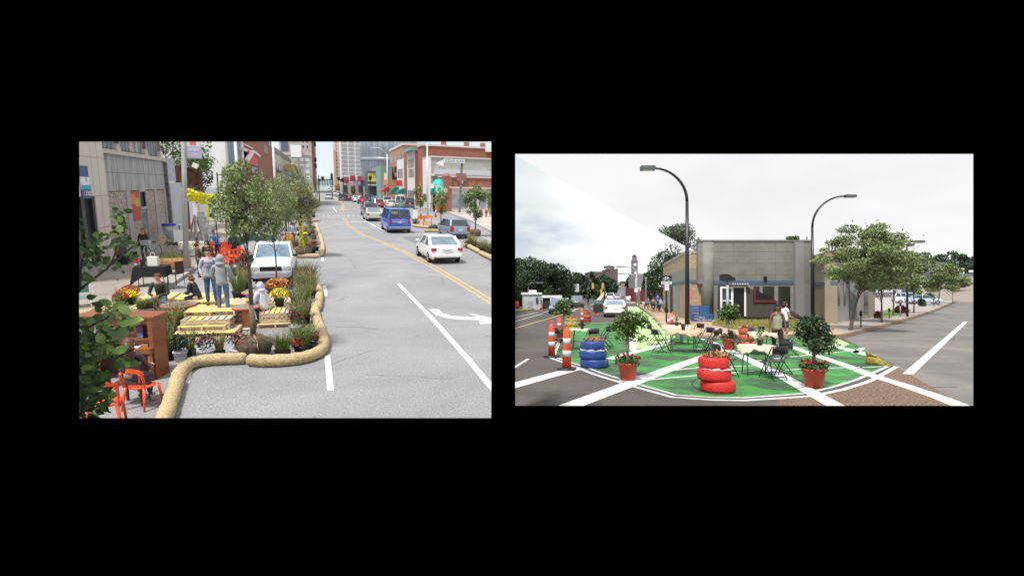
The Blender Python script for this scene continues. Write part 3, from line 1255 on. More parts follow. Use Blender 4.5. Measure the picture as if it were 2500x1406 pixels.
def topiary(label, loc, h=1.75, r=.42, seed=3, cx=0, flowers=True, scale=1.0, droop=0.0, dark=False):
    st = random.getstate()
    random.seed(seed)
    t = thing('potted_tree', label, 'potted tree', loc, 0, 'potted fig trees in red pots', scale=scale)
    ph, pr = .42, .23
    pot_shape(pr, ph, taper=.72, n=24).part('pot', m_terra, t)
    MB().lathe([(.001, ph - .04), (pr * .9, ph - .05)], 16).part('soil', m_soil, t)
    tk = MB()
    for q in range(3):
        tk.tube([(math.cos(z * 9 + q * 2.1) * .02, math.sin(z * 9 + q * 2.1) * .02, ph - .06 + z * (h - r * 1.2 - ph)) for z in [i / 14 for i in range(15)]], .017, 6)
    for q in range(8):
        a_ = q * .8
        tk.tube([(0, 0, h - r * 1.3), (math.cos(a_) * r * .6, math.sin(a_) * r * .6, h - r * random.uniform(.4, 1.1))], [.012, .004], 4)
    tk.part('trunk', M('braided_bark', (.25, .19, .13), .8, .2, 20), t)
    bl = [((0, 0, h - r), (r * .7, r * .7, r * .75))]
    for _ in range(15):
        a_ = random.uniform(0, 6.283)
        q = random.uniform(.4, 1.0) * r
        bl.append(((math.cos(a_) * q, math.sin(a_) * q, h - r + random.uniform(-.9, .6) * r - droop * random.random()), (r * .32, r * .32, r * .24)))
    g = MB()
    for p in blob_pts(bl, 2300, .5):
        p = p + Vector((random.gauss(0, .03), random.gauss(0, .03), random.gauss(0, .03)))
        g.leaf(p, .08, random.choice((0, 0, 1)), .5, droop=-.5)
    g.part('crown', [m_leaff if not dark else m_leafd, M('leaf_fig_light', (.13, .20, .04), .35, .4, 8)] if not dark else [m_leafd, m_leaff], t)
    if flowers:
        f = MB()
        for _ in range(260):
            a_ = random.uniform(0, 6.283)
            q = pr * 1.25 * math.sqrt(random.random())
            f.leaf((math.cos(a_) * q, math.sin(a_) * q, ph + random.uniform(-.04, .13)), .075, 0, .9)
        for _ in range(9):
            a_ = random.uniform(0, 6.283)
            q = pr * random.uniform(.5, 1.3)
            for _k in range(9):
                f.leaf((math.cos(a_) * q + random.gauss(0, .02), math.sin(a_) * q + random.gauss(0, .02), ph + .14 + random.uniform(-.02, .05)), .05, 1, 1)
        f.part('geranium', [M('geranium_leaf', (.04, .09, .02), .6, .3), M('geranium_red', (.42, .03, .025), .6, .2)], t)
    random.setstate(st)
    return t


def channelizer(label, loc, h=1.05, r=.085, name='channelizer_post', handle=True, rz=0, scale=1.0):
    t = thing(name, label, 'traffic post', loc, rz, 'orange traffic posts with rubber bases', scale=scale)
    MB().lathe([(.26, 0), (.26, .05), (.22, .07), (.12, .08)], 8).part('base', m_black, t)
    z0 = .07
    mb = MB().lathe([(r * 1.25, z0), (r * .95, z0 + .88 * h), (r * .5, z0 + .93 * h), (r * .3, z0 + .95 * h)], 16)
    o = mb.part('post', m_corange, t)
    for a_, b_ in ((.27, .41), (.56, .70)):
        MB().lathe([(r * (1.25 - .34 * a_) * 1.03, z0 + a_ * h), (r * (1.25 - .34 * b_) * 1.03, z0 + b_ * h)], 16).part('reflective_band', m_refl, o)
    if handle:
        MB().tube([(-.03, 0, z0 + .93 * h), (-.045, 0, z0 + 1.0 * h), (0, 0, z0 + 1.06 * h), (.045, 0, z0 + 1.0 * h), (.03, 0, z0 + .93 * h)], .012, 6).part('handle', m_corange, t)
    return t


def cone(label, loc, h=.7, name='traffic_cone', group='traffic cones'):
    t = thing(name, label, 'traffic cone', loc, 0, group)
    MB().box((0, 0, .02), (.36, .36, .04)).part('base', m_corange, t)
    MB().lathe([(.13, .04), (.035, h), (.001, h)], 14).part('cone', m_corange, t)
    MB().lathe([(.13 - .095 * .45 + .003, .04 + (h - .04) * .45), (.13 - .095 * .68 + .003, .04 + (h - .04) * .68)], 14).part('reflective_band', m_refl, t)
    return t


def pallet(label, loc, rz, L=1.2, W=1.0, h=.14, cols=None, n=7, group='wooden pallets', rx=0, ry=0, lower=True, name='pallet', cat='pallet', scale=1):
    """boards run along y"""
    t = thing(name, label, cat, loc, rz, group, rx=rx, ry=ry, scale=scale)
    bw = L / (n * 1.33)
    cols = cols or [m_wood] * n
    for i in range(n):
        x = -L / 2 + bw / 2 + i * (L - bw) / (n - 1)
        MB().box((x, 0, h - .011), (bw, W, .022)).part('board', cols[i % len(cols)], t)
    for y in (-W / 2 + .03, 0, W / 2 - .03):
        MB().box((0, y, h * .5), (L, .045, h - .044 if lower else h - .03)).part('stringer', m_wood, t)
    if lower:
        mb = MB()
        for i in (0, n // 2, n - 1):
            x = -L / 2 + bw / 2 + i * (L - bw) / (n - 1)
            mb.box((x, 0, .011), (bw, W, .02))
        mb.part('bottom_deck', m_wood, t)
    return t


def spool(label, loc, r=.5, h=.62, core=.22, rim=None):
    t = thing('spool_table', label, 'spool table', loc, 0, 'cable spool tables')
    rim = rim or M('spool_rim_red', (.45, .06, .045), .7, .15)
    top = M('spool_top', (.42, .36, .30), .8, .3, 3)
    MB().lathe([(.001, h), (r * .97, h)], 36).part('top_face', top, t)
    MB().lathe([(r * .965, h + .001), (r, h - .004), (r, h - .045), (core, h - .045)], 36, cap=False).part('top_rim', rim, t)
    MB().lathe([(core, .045), (core, h - .045)], 14, sm=False).part('drum', M('spool_drum', (.50, .20, .07), .8, .3, 5, st=(6, 6, 1)), t)
    MB().lathe([(r * .9, 0), (r * .9, .045), (.001, .045)], 32).part('bottom_flange', m_woodg, t)
    return t


def urban_chair(label, loc, rz, mat=m_orange, group='orange plastic chairs', scale=1):
    """one-piece plastic chair with an open back, faces +y"""
    t = thing('plastic_chair', label, 'chair', loc, rz, group, scale=scale)
    MB().lathe([(.001, .45), (.20, .452), (.235, .445), (.235, .42), (.001, .42)], 20, sx=1, sy=.95).part('seat', mat, t)
    for s in (-1, 1):
        MB().tube([(s * .20, .19, .43), (s * .225, .235, 0)], [.028, .019], 8).part('leg', mat, t)
        MB().tube([(s * .19, -.19, .45), (s * .225, -.29, 0)], [.030, .019], 8).part('leg', mat, t)
    b = MB()
    path = smooth_path([(-.20, -.19, .43), (-.225, -.235, .62), (-.19, -.265, .78), (0, -.285, .82), (.19, -.265, .78), (.225, -.235, .62), (.20, -.19, .43)], 5)
    n = len(path)
    for i in range(n - 1):
        u = abs((i + .5) / (n - 1) - .5) * 2
        wd = .05 if u > .45 else .085
        b.beam(path[i], path[i + 1] + (path[i + 1] - path[i]) * .1, .028, wd)
    b.part('backrest', mat, t, bevel=.008)
    return t


def sign_plate(parent, name, mat, c, w_, h_, th=.01, rot=(0, 0, 0)):
    return MB().box(c, (w_, th, h_), rot).part(name, mat, parent)


def street_lamp(label, loc, h, arm, head=(0.6, .22, .14), r=.10, mat=m_blackm, rz=0, rad=None, group='curved arm street lamps', name='street_lamp', drop=0.0):
    """arm reaches along +x by arm metres"""
    t = thing(name, label, 'street lamp', loc, rz, group)
    k = rad or abs(arm)
    s = 1 if arm > 0 else -1
    p = [(0, 0, 0), (0, 0, h * .35), (0, 0, h - k)]
    MB().tube(p, [r, r * .85, r * .62], 12).part('pole', mat, t)
    a_ = []
    for i in range(11):
        q = i / 10 * math.pi / 2
        a_.append((s * (abs(arm) - abs(arm) * math.cos(q)) * .98, 0, h - k + k * math.sin(q) - drop * (i / 10) ** 3))
    MB().tube(a_, [r * .62 - .02 * i / 10 * r / .1 for i in range(11)], 10).part('arm', mat, t)
    e = a_[-1]
    MB().box((e[0] + s * head[0] * .5, 0, e[2]), head).part('lamp_head', M('lamp_head_grey', (.08, .09, .10), .5, .15), t, bevel=.02)
    MB().box((e[0] + s * head[0] * .5, 0, e[2] - head[2] * .5 - .01), (head[0] * .7, head[1] * .7, .02)).part('lens', m_clear, t)
    return t


# ---------------------------------------------------------------- buildings
def facade_windows(parent, X0, X1, Z0, Z1, nx, nz, y, ax='x', wfrac=.6, hfrac=.6, glass=None, depth=.05, frame=None, side=-1, name='window', panes=1):
    """windows on a wall plane; ax='x': wall in the x-z plane at y; ax='y': wall in the y-z plane at x = y (X0, X1 then are y limits)"""
    glass = glass or M('window_glass', (.05, .06, .07), .12, .4, .7)
    dx, dz = (X1 - X0) / nx, (Z1 - Z0) / nz
    for i in range(nx):
        for j in range(nz):
            cx, cz = X0 + dx * (i + .5), Z0 + dz * (j + .5)
            w_, h_ = dx * wfrac, dz * hfrac
            for q, (mt, ww, hh, off_, nm) in enumerate(((frame, w_ + .16, h_ + .16, depth * .5, 'frame'), (glass, w_, h_, depth, name))):
                if mt is None:
                    continue
                yy = y + side * off_
                mb = MB()
                if ax == 'x':
                    mb.box((cx, yy, cz), (ww, .04, hh))
                else:
                    mb.box((yy, cx, cz), (.04, ww, hh))
                mb.part('window_frame' if nm == 'frame' else name, mt, parent)


def block(name, label, x0, x1, y0, y1, z1, mat, z0=0, cat='building', cornice=None, group=None, ch=.4, cp=.15):
    t = thing(name, label, cat, ((x0 + x1) / 2, (y0 + y1) / 2, z0), 0, group)
    w_, d_, h_ = x1 - x0, y1 - y0, z1 - z0
    MB().box((0, 0, h_ / 2), (w_, d_, h_)).part('wall', mat, t)
    if cornice:
        MB().box((0, 0, h_ + ch / 2 - .05), (w_ + cp * 2, d_ + cp * 2, ch)).part('cornice', cornice, t)
    return t, w_, d_, h_
# ================================================================ LEFT OPENING: street taken over by pallets and plants
use('L')
st_road = M('asphalt_pale', (.245, .245, .255), .9, .08, .35, kind='road', grain=.3, fine=28, cell=.33, stain=.55)
m_walk = M('sidewalk_brownish', (.30, .27, .235), .9, .12, .6, kind='road', grain=.15, fine=30, cell=.12)
m_walkr = M('sidewalk_pale', (.40, .37, .35), .9, .10, .5, kind='road', grain=.12, fine=30, cell=.12)
m_kerb = M('kerb_stone', (.33, .31, .28), .9, .15, 3)

gpts = [G(1222, 1250), G(1222, 462), Vector((-500, 1400, 0)), Vector((-60, 120, 0)), Vector((-30, 5, 0)), Vector((-3, 4.6, 0))]
gm = MB()
gm.sheet(gpts, 0)
gm.struct('ground', st_road)
# kerbs and sidewalks
XK = -5.73
mb = MB()
mb.bb(-14, 12.0, -.05, XK - .16, 900, .13)
mb.struct('sidewalk', m_walk)
mb = MB()
mb.bb(XK - .16, 12.0, -.05, XK, 900, .135)
mb.struct('kerb', m_kerb)
kr = [G(*q) for q in ((1221, 576), (1199, 568), (1149, 541), (1060, 508), (1000, 491), (940, 477), (885, 467))]
kr2 = [G(*q) for q in ((1221, 464), (885, 459))]
mb = MB()
mb.prism([(p.x + .15, p.y) for p in kr] + [(p.x, p.y) for p in (kr2[1], kr2[0])], -.05, .12)
mb.struct('sidewalk', m_walkr)
mb = MB()
for i in range(len(kr) - 1):
    a_, b_ = kr[i], kr[i + 1]
    mb.beam((a_.x + .07, a_.y, .03), (b_.x + .07, b_.y, .03), .15, .2)
mb.struct('kerb', m_kerb)
# painted markings
mb = MB()
for a_, b_ in (((792, 697), (795.5, 724)), ((799, 867), (807, 953)), ((787, 629), (788, 637))):
    pa, pb = G(*a_), G(*b_)
    band([pa, pb], .13, .004, mb)
band([G(973, 693), G(1062, 785), G(1145, 879), G(1222, 972)], .15, .004, mb)
band([G(1005, 528), G(1080, 546), G(1150, 569), G(1222, 594)], .12, .004, mb)
band([G(886, 536), G(935, 563)], .14, .004, mb)
band([G(812, 505), G(822, 518)], .16, .004, mb)
for a_, b_ in (((820, 506), (840, 506)), ((828, 513), (853, 513)), ((858, 541), (900, 541.5))):
    band([G(*a_), G(*b_)], .45, .004, mb)
for x in range(787, 880, 12):
    p, q = G(x, 526.5), G(x + 7, 526.5)
    band([p, q], .9, .004, mb)
mb.struct('lane_markings', m_rock)
ar = [(1047, 755), (1071, 755), (1080, 764.5), (1100, 770.5), (1130, 773), (1164, 773.5), (1141, 763.5), (1200, 777), (1222, 783), (1215, 789), (1172, 791), (1170, 781.5), (1130, 780.5), (1095, 777.5), (1065, 769)]
ap = [G(*q) for q in ar]
mb = MB()
for tri in ((0, 1, 2, 14), (2, 3, 13, 14), (3, 4, 12, 13), (4, 5, 11, 12), (5, 6, 7, 11), (7, 8, 9, 10, 11)):
    mb.sheet([ap[i] for i in tri], .004)
mb.struct('turn_arrow_marking', m_rock)
mb = MB()
yl = [(1222, 750), (1199, 736), (1130, 694), (1060, 653), (990, 617), (935, 592), (885, 573), (855, 554), (838, 531)]
ypts = [G(*q) for q in yl]
for d_ in (-.13, .13):
    band([p + Vector((d_, 0, 0)) for p in ypts], .13, .004, mb)
band([G(836, 512), G(838, 498), G(822, 486), G(812, 480)], .5, .004, mb)
mb.struct('yellow_line_marking', m_yline)
mb = MB()
mb.sheet([G(977, 579), G(1028, 600), G(1075, 597), G(1060, 575), G(1015, 577)], .004)
mb.struct('road_patch', M('asphalt_patch', (.16, .165, .18), .9, .1, 3))
mb = MB()
mb.sheet([G(452, 935), G(462, 905), G(470, 905), G(462, 935)], .004)
mb.sheet([G(484, 878), G(494, 862), G(500, 862), G(494, 880)], .004)
mb.struct('parking_line_marking', m_rock)


# ---------------------------------------------------------------- straw wattles
def wattle(px, label, r=.135, grp='straw wattles edging the planted strip', jit=.006):
    pts = [G(*q) for q in px]
    pts = [Vector((p.x, p.y, r * .95)) for p in pts]
    sp = smooth_path(pts, 7)
    n = len(sp)
    rs = []
    for i in range(n):
        k = 1 + .05 * math.sin(i * 1.3) + random.uniform(-.03, .03)
        if i == 0 or i == n - 1:
            k = .45
        elif i == 1 or i == n - 2:
            k = .9
        rs.append(r * k)
    c = sum(sp, Vector((0, 0, 0))) / n
    c.z = 0
    mb = MB()
    mb.tube([p - c for p in sp], rs, 16)
    return mb.top('straw_wattle', m_hay, label, 'straw wattle', c, 0, grp)


wattle([(392, 1062), (412, 1012), (428, 962), (440, 925), (462, 903), (500, 893), (550, 889), (604, 887)], 'long straw wattle curving from the bottom edge of the left picture past the piano')
wattle([(606, 891), (650, 894), (710, 891), (755, 882), (783, 867), (791, 845), (783, 815), (773, 786), (769, 765), (768, 755)], 'straw wattle bending round the planted corner beside the road', .14)
wattle([(773, 764), (778, 745), (780, 727), (777, 708)], 'short straw wattle beside the tallest grasses next to the road', .14)
wattle([(713, 630), (745, 630), (781, 630)], 'straight straw wattle lying across the road edge behind the white pickup', .13)
wattle([(784, 628), (788, 610), (784, 588), (777, 566), (771, 549)], 'far straw wattle curving along the flower bed with yellow wrapped tree', .14)
wattle([(760, 543), (772, 541), (782, 541)], 'small far straw wattle stub sticking into the road', .13)
wattle([(1132, 601), (1150, 609), (1170, 620)], 'straw wattle just right of the white sedan', .15)
wattle([(1171, 622), (1195, 633), (1221, 646)], 'straw wattle at the right edge of the left picture', .15)
wattle([(1036, 567), (1060, 567), (1082, 568)], 'straw wattle in front of the grey hatchback bonnet side', .15)
wattle([(1007, 553), (1030, 557), (1056, 559)], 'straw wattle under the orange barricade', .15)


# ---------------------------------------------------------------- left side buildings
def zx(px, py, X):
    return VX(px, py, X).z


XF = -10.5
m_brick = M('brick_dark_red', (.17, .06, .045), .9, .25, 3.2, kind='brick', mortar=(.2, .17, .15), ms=.02)
m_brickr = M('brick_red', (.33, .11, .075), .9, .2, 3.0, kind='brick', mortar=(.33, .2, .16), ms=.015)
m_brickt = M('brick_brown', (.28, .17, .12), .9, .2, 2.0, kind='brick', mortar=(.3, .22, .18), ms=.015)
m_stone = M('weathered_stone', (.34, .345, .34), .85, .38, .9, st=(3, 3, .5), nr=.75)
m_cream = M('cream_panel', (.58, .53, .47), .8, .06, 1.5)
m_chip = M('chipboard', (.34, .29, .24), .85, .75, 11, nr=.8, lo=.4, hi=.6)
m_pil = M('pilaster_grey', (.36, .34, .35), .85, .15, 3)
m_win = M('window_glass', (.05, .06, .07), .12, .4, .7)
m_winb = M('window_bluegrey', (.13, .17, .21), .15, .3, 1.5)
zl = zx(237, 475, XF)      # lintel
zp = zx(233, 378, XF)      # top of the stone band
t = thing('abandoned_shop', 'weathered grey stone shopfront boarded with chipboard below a dark brick upper floor', 'building', (XF, 38, .13))
y0, y1 = -6.0, 5.9
MB().bb(-12, y0, 0, -.12, y1, zl).part('inner_wall', m_dark, t)
MB().bb(-12, y0, zl, 0, y1, zp).part('stone_band', m_stone, t)
jm = MB()
for q in (-3.6, -1.2, 1.4, 3.7):
    jm.bb(0, q, zl, .004, q + .03, zp)
jm.bb(0, y0, (zl + zp) / 2, .005, y1, (zl + zp) / 2 + .03)
jm.part('panel_joint', M('joint_dark', (.12, .12, .12), .9, .1), t)
MB().bb(-.1, y0, zp, .18, y1, zp + .22).part('ledge', M('ledge_cream', (.5, .45, .4), .8, .15), t)
MB().bb(-12, y0, zp + .22, -.08, y1, zp + 5).part('upper_wall', m_brick, t)
for yy in (-5.75, -3.05, 1.85, 5.0):
    MB().prism([(-.34, 0), (.34, 0), (.34, .1), (.2, .36), (-.2, .36), (-.34, .1)], -.05, .14, tf=lambda v, yy=yy: Vector((v.z, yy + v.x, zp + .22 + v.y))).part('pilaster_foot', M('ledge_cream'), t)
for ya, yb in ((-5.3, -3.5), (-2.5, 1.4), (2.3, 4.6)):
    f = MB().bb(-.1, ya, zp + .3, -.02, yb, zp + 3.6).part('window', m_winb, t)
    fm_ = MB()
    k = max(2, int((yb - ya) / .55))
    for i in range(k + 1):
        q = ya + (yb - ya) * i / k
        fm_.bb(-.04, q - .03, zp + .25, .02, q + .03, zp + 3.6, mi=0)
    fm_.bb(-.04, ya, zp + 1.55, .018, yb, zp + 1.62)
    fm_.part('window_frame', M('frame_bluegrey', (.30, .33, .36), .7, .2), f)
MB().bb(-.02, -.9, zp + .3, .01, -.3, zp + 1.8).bb(-.02, .2, zp + .3, .01, .7, zp + 1.4).part('boarding', M('board_rough', (.45, .36, .28), .85, .3), t)
pil = [(-6.0, -4.95), (-2.2, -1.55), (3.15, 3.75), (5.45, 5.9)]
for a_, b_ in pil:
    MB().bb(-.12, a_, 0, .02, b_, zl).part('pilaster', m_pil, t)
for a_, b_ in ((-4.95, -2.2), (1.55, 3.15), (3.75, 5.45)):
    MB().bb(-.1, a_, .45, -.03, b_, zl - .04).part('chipboard_panel', m_chip, t)
MB().bb(-.1, -1.55, .3, -.03, .1, zl - .04).part('chipboard_panel', m_chip, t)
MB().bb(-.03, -1.5, zl - 1.75, -.01, .0, zl - .05).part('poster', M('poster_red', (.42, .07, .06), .7, .1), t)
pa = t.children[-1]
MB().bb(-.01, -1.5, zl - .8, .0, -.7, zl - .2).part('poster_block', M('poster_orange', (.55, .22, .04), .7, .1), pa)
MB().bb(-.01, -.7, zl - .95, .0, .0, zl - .45).part('poster_block', M('poster_ochre', (.45, .36, .06), .7, .1), pa)
d = MB().bb(-.14, .2, 0, -.06, 1.35, zl - 1.15).part('door', M('door_green_grey', (.22, .25, .24), .7, .25), t)
MB().bb(-.06, .35, .3, -.05, 1.2, zl - 1.35).part('pane', m_win, d)
MB().bb(-.06, .1, 0, .0, .2, zl).bb(-.06, 1.35, 0, .0, 1.5, zl).bb(-.06, .1, zl - 1.15, .0, 1.5, zl - 1.0).bb(-.06, .1, zl - .1, .0, 1.5, zl).part('door_frame', m_pil, t)
for a_, b_ in ((-4.95, -2.2), (1.55, 5.45)):
    MB().bb(-.1, a_, 0, 0, b_, .45).part('stall_riser', m_pil, t)

t = thing('cream_building', 'smooth cream panelled building at the left edge with dark glass door and blue wall signs', 'building', (XF + .35, 29.4, .13))
MB().bb(-12, -6, 0, -.4, 2.55, 9).part('core_wall', m_dark, t)
cw = MB()
cw.bb(-.4, .95, 0, 0, 2.55, 9)
cw.bb(-.4, -6, 3.15, 0, .95, 9)
cw.part('wall', m_cream, t)
jm = MB()
for z in (1.6, 3.12, 4.9, 6.2):
    jm.bb(0, -6 if z > 3 else .95, z, .006, 2.55, z + .025)
for yy in (.93, 1.7):
    jm.bb(0, yy, 0 if yy > 1 else 3.1, .006, yy + .02, 9)
jm.part('panel_joint', M('joint_grey', (.3, .28, .26), .9, .1), t)
g_ = MB().bb(-.3, -1.5, 0, -.2, .85, 3.1).part('glass_door', m_win, t)
MB().bb(-.25, .7, 0, -.05, .95, 3.12).bb(-.25, -.35, 0, -.12, -.27, 3.1).part('door_frame', M('frame_black', (.02, .02, .02), .4, .1), g_)
sg = thing('wall_sign', 'navy and white notice board fixed to the cream wall at the far left', 'sign', (XF + .37, 29.75, 0))
mnv = M('sign_navy', (.04, .07, .20), .5, .1)
zs = [zx(200, q, XF + .37) for q in (405, 432, 455, 463, 486)]
MB().bb(0, -.9, zs[1], .03, .0, zs[0]).part('panel', mnv, sg)
MB().bb(0, -.9, zs[3], .03, .04, zs[1]).part('panel', M('sign_white', (.7, .74, .76), .5, .05), sg)
MB().bb(0, -.9, zs[4], .03, .1, zs[3]).part('panel', mnv, sg)
MB().bb(.03, -.9, zs[3] - .0, .034, .1, zs[2] + .05).part('stripe', M('sign_blue', (.06, .30, .55), .5, .1), sg.children[-1])
textobj('1.5302', 'lettering', m_white, sg, (.035, -.36, (zs[3] + zs[4]) / 2 + .02), (R(90), 0, R(90)), .30)
textobj('E', 'lettering', mnv, sg, (.035, -.3, (zs[1] + zs[2]) / 2 + .1), (R(90), 0, R(90)), .3)

# gap beside the shop: corrugated fence, sheet, rusty trellis
m_corr = M('corrugated_white', (.50, .54, .58), .5, .12, 3, st=(1, 1, .3))
t = thing('corrugated_fence', 'tall pale blue white corrugated metal fence beside the grey shop', 'fence', (-10.3, 44.2, .13))
mb = MB()
zc = zx(420, 446, -10.3) - .13
for i in range(16):
    yy = i * .2
    mb.add([(0, yy, 0), (.05, yy + .05, 0), (.05, yy + .15, 0), (0, yy + .2, 0), (0, yy, zc), (.05, yy + .05, zc), (.05, yy + .15, zc), (0, yy + .2, zc)], [(0, 1, 5, 4), (1, 2, 6, 5), (2, 3, 7, 6)])
mb.part('sheeting', m_corr, t)
MB().bb(-.12, 0, 0, -.02, 3.2, zc - .05).part('rail', m_woodg, t)
MB().bb(-.1, -.1, zc + .05, -.02, 2.0, zc + 1.7).part('upper_sheet', M('sheet_mottled', (.42, .42, .50), .4, .35, 2.5), t)
MB().bb(-.5, -.32, 0, .0, -.12, zc + 1.4).part('dark_column', M('column_mottled', (.12, .12, .13), .7, .5, 4), t)
mw = M('rusty_wood', (.12, .055, .035), .9, .4, 8)
t = thing('rusty_trellis', 'rusty brown slatted trellis and beams hung above the yard beside the lamp post', 'trellis', (-10.4, 48, 0))
mb = MB()
z1_ = zx(450, 410, -10.4)
z2_ = zx(450, 455, -10.4)
for i in range(34):
    yy = -.8 + i * .26 + random.uniform(-.05, .05)
    mb.beam((random.uniform(-.05, .05), yy, z2_ + random.uniform(-.1, .1)), (0, yy + random.uniform(-.06, .06), z1_ + random.uniform(-.1, .2)), .13, .04)
mb.part('slats', mw, t)
MB().beam((0, -.9, z1_ + .1), (0, 8.2, z1_ - .1), .12, .12).beam((0, -.9, z2_), (0, 8.2, z2_ - .1), .14, .14).part('beam', mw, t)
for yy in (-.6, 2.0, 5.5, 8.1):
    MB().beam((-.1, yy, .13), (-.1, yy, z1_), .16, .16).part('post', mw, t)
t = thing('steel_frame', 'dark steel post frame standing in front of the big white wall', 'frame', (-9.6, 58.5, .13))
for dx in (0, 1.25):
    MB().beam((dx, 0, 0), (dx, 0, zt(528, 425, 58.5)), .1).part('post', m_dark, t)
MB().beam((.4, 0, 1), (.4, 0, zt(528, 427, 58.5)), .06).part('post', m_dark, t)
MB().beam((0, 0, zt(528, 428, 58.5) - .1), (1.25, 0, zt(528, 428, 58.5) - .1), .08).beam((0, 0, zt(528, 461, 58.5)), (1.25, 0, zt(528, 461, 58.5)), .08).part('rail', m_dark, t)


def pblock(name, label, pl, pr, yt, Y, dep, mat, zb=0.1, yref=None, **kw):
    yref = yref or yt
    x0, x1 = V(pl, yref, Y).x, V(pr, yref, Y).x
    return block(name, label, x0, x1, Y, Y + dep, zt((pl + pr) / 2, yt, Y), mat, 0, **kw)


m_ww = M('white_render', (.80, .80, .78), .85, .04, .8)
t, w_, d_, h_ = pblock('white_building', 'large blank white wall of a building behind the yellow garland', 405, 547, 300, 63, 1, m_ww)
MB().box((w_ / 2 + .02, -d_ / 2 + .2, h_ / 2), (.16, .6, h_)).part('corner_pilaster', M('pilaster_pale', (.5, .49, .46), .8, .1), t)
MB().box((-w_ * .12, -d_ / 2 - .03, 1.7), (4.2, .06, 3.4)).part('corrugated_panel', m_corr, t)
XS = V(547, 440, 63).x


def sblock(name, label, ya, yb, ztop, mat, **kw):
    return block(name, label, XS - 14, XS, ya, yb, ztop, mat, 0, **kw)


def fz(px, py):
    """height on the street facade plane, and depth along it"""
    p = VX(px, py, XS)
    return p.y, p.z


def on_side(nm, mt, par, yc, pl, pr, pt, pb, dx=.05, th=.1):
    ya, za = fz(pl, pt)
    yb, _ = fz(pr, pt)
    zb_ = fz(pl, pb)[1]
    o_ = par.get('xoff', 7.0)
    return MB().bb(o_ + dx - th, ya - yc, zb_, o_ + dx, yb - yc, za).part(nm, mt, par)


Y1, Y2, Y3, Y4 = 64.2, fz(584, 400)[0], fz(640, 400)[0], fz(697, 420)[0]
t, w_, d_, h_ = sblock('blue_window_building', 'building with tall dark blue glazing between white mullions', Y1, Y2, 16, M('frame_cream', (.62, .61, .60), .8, .06))
for a_, b_ in ((550, 559), (561, 571), (573, 581)):
    on_side('window', M('glass_navy', (.035, .10, .22), .2, .25, .5), t, (Y1 + Y2) / 2, a_, b_, 330, 440 if a_ < 560 else 418)
t, w_, d_, h_ = sblock('red_brick_building', 'red brick building with white stepped cornice and red banner', Y2 + .05, Y3, 24, m_brickr)
yc = (Y2 + .05 + Y3) / 2
on_side('white_pier', m_white, t, yc, 584, 588, 330, 440, .2, .3)
on_side('cornice', m_white, t, yc, 584, 613, 360, 366, .5, .5)
on_side('coping', m_white, t, yc, 584, 612, 348, 350, .3, .3)
b_ = on_side('banner', M('banner_red', (.66, .09, .11), .6, .05), t, yc, 594, 617, 367, 400, .6, .1)
on_side('dark_bay', m_brick, t, yc, 617, 630, 392, 430, .06, .1)
on_side('graffiti_panel', M('panel_speckled', (.35, .36, .42), .7, .5, 1.5), t, yc, 602, 616, 406, 422, .7, .1)
p0, p1, p2 = [VX(*q, XS + .7) for q in ((603, 392), (616, 370), (632, 382))]
MB().beam((7.7, p0.y - yc, p0.z), (7.7, p1.y - yc, p1.z), .5, .3).beam((7.7, p1.y - yc, p1.z), (7.7, p2.y - yc, p2.z), .5, .3).part('gable_trim', m_white, t)
t, w_, d_, h_ = sblock('rust_brick_building', 'rust brick building with blocked tan window past the red banner', Y3 + .05, fz(668, 400)[0], 34, M('brick_rust', (.30, .13, .085), .9, .2, 2.0, kind='brick', mortar=(.3, .2, .16), ms=.012))
on_side('blocked_window', M('blocked_tan', (.36, .31, .24), .8, .1), t, (Y3 + .05 + fz(668, 400)[0]) / 2, 644, 652, 353, 371)
facade_windows(t, d_ * .05, d_ * .45, 10, 26, 2, 3, w_ / 2, ax='y', side=1)
t, w_, d_, h_ = sblock('tan_stone_building', 'tan stone row building with dark cornices seen edge on behind the street trees', fz(669, 400)[0], Y4 + 30, fz(672, 374)[1], M('stone_tan', (.46, .41, .33), .8, .15, 1.5), cornice=M('cornice_dark', (.2, .19, .18), .8, .1), ch=1.2)
facade_windows(t, -d_ * .45, d_ * .45, 1.5, h_ * .85, 8, 3, w_ / 2, ax='y', side=1)
t, w_, d_, h_ = pblock('billboard_building', 'low building with white and blue panel front behind the trees', 688, 740, 404, 128, 20, M('panel_white', (.62, .66, .68), .6, .15, .6))
for i in range(3):
    MB().box((-w_ * .3 + i * w_ * .3, -d_ / 2 - .05, h_ * .72), (w_ * .24, .1, h_ * .3)).part('window', M('glass_sky', (.35, .50, .58), .2, .15, .5), t)
MB().box((-w_ * .1, -d_ / 2 - .3, h_ * .95), (w_ * .5, .3, 1.2)).part('yellow_fascia', M('fascia_yellow', (.6, .42, .15), .6, .1), t)
t, w_, d_, h_ = pblock('beige_office_block', 'tall beige brick office block with rows of white windows', 678, 757, 300, 250, 50, M('brick_beige', (.46, .40, .35), .85, .12, .5))
zb_ = zt(715, 376, 250)
MB().box((0, -d_ / 2 - .15, zb_), (w_, .4, 1.0)).part('string_course', M('stone_pale', (.5, .45, .42), .8, .1), t)
facade_windows(t, -w_ * .45, w_ * .45, zt(715, 440, 250), zb_ - 1, 5, 4, -d_ / 2, wfrac=.7, hfrac=.55, glass=M('glass_bright', (.62, .66, .68), .25, .2, .3))
facade_windows(t, -w_ * .1, w_ * .45, zb_ + 2, zt(715, 346, 250) + 4, 4, 3, -d_ / 2, wfrac=.35, hfrac=.42, glass=m_win)
MB().box((-w_ * .33, -d_ / 2 - .1, zt(690, 357, 250)), (w_ * .22, .2, 4)).part('dark_sign', M('sign_slate', (.10, .12, .22), .7, .1), t)
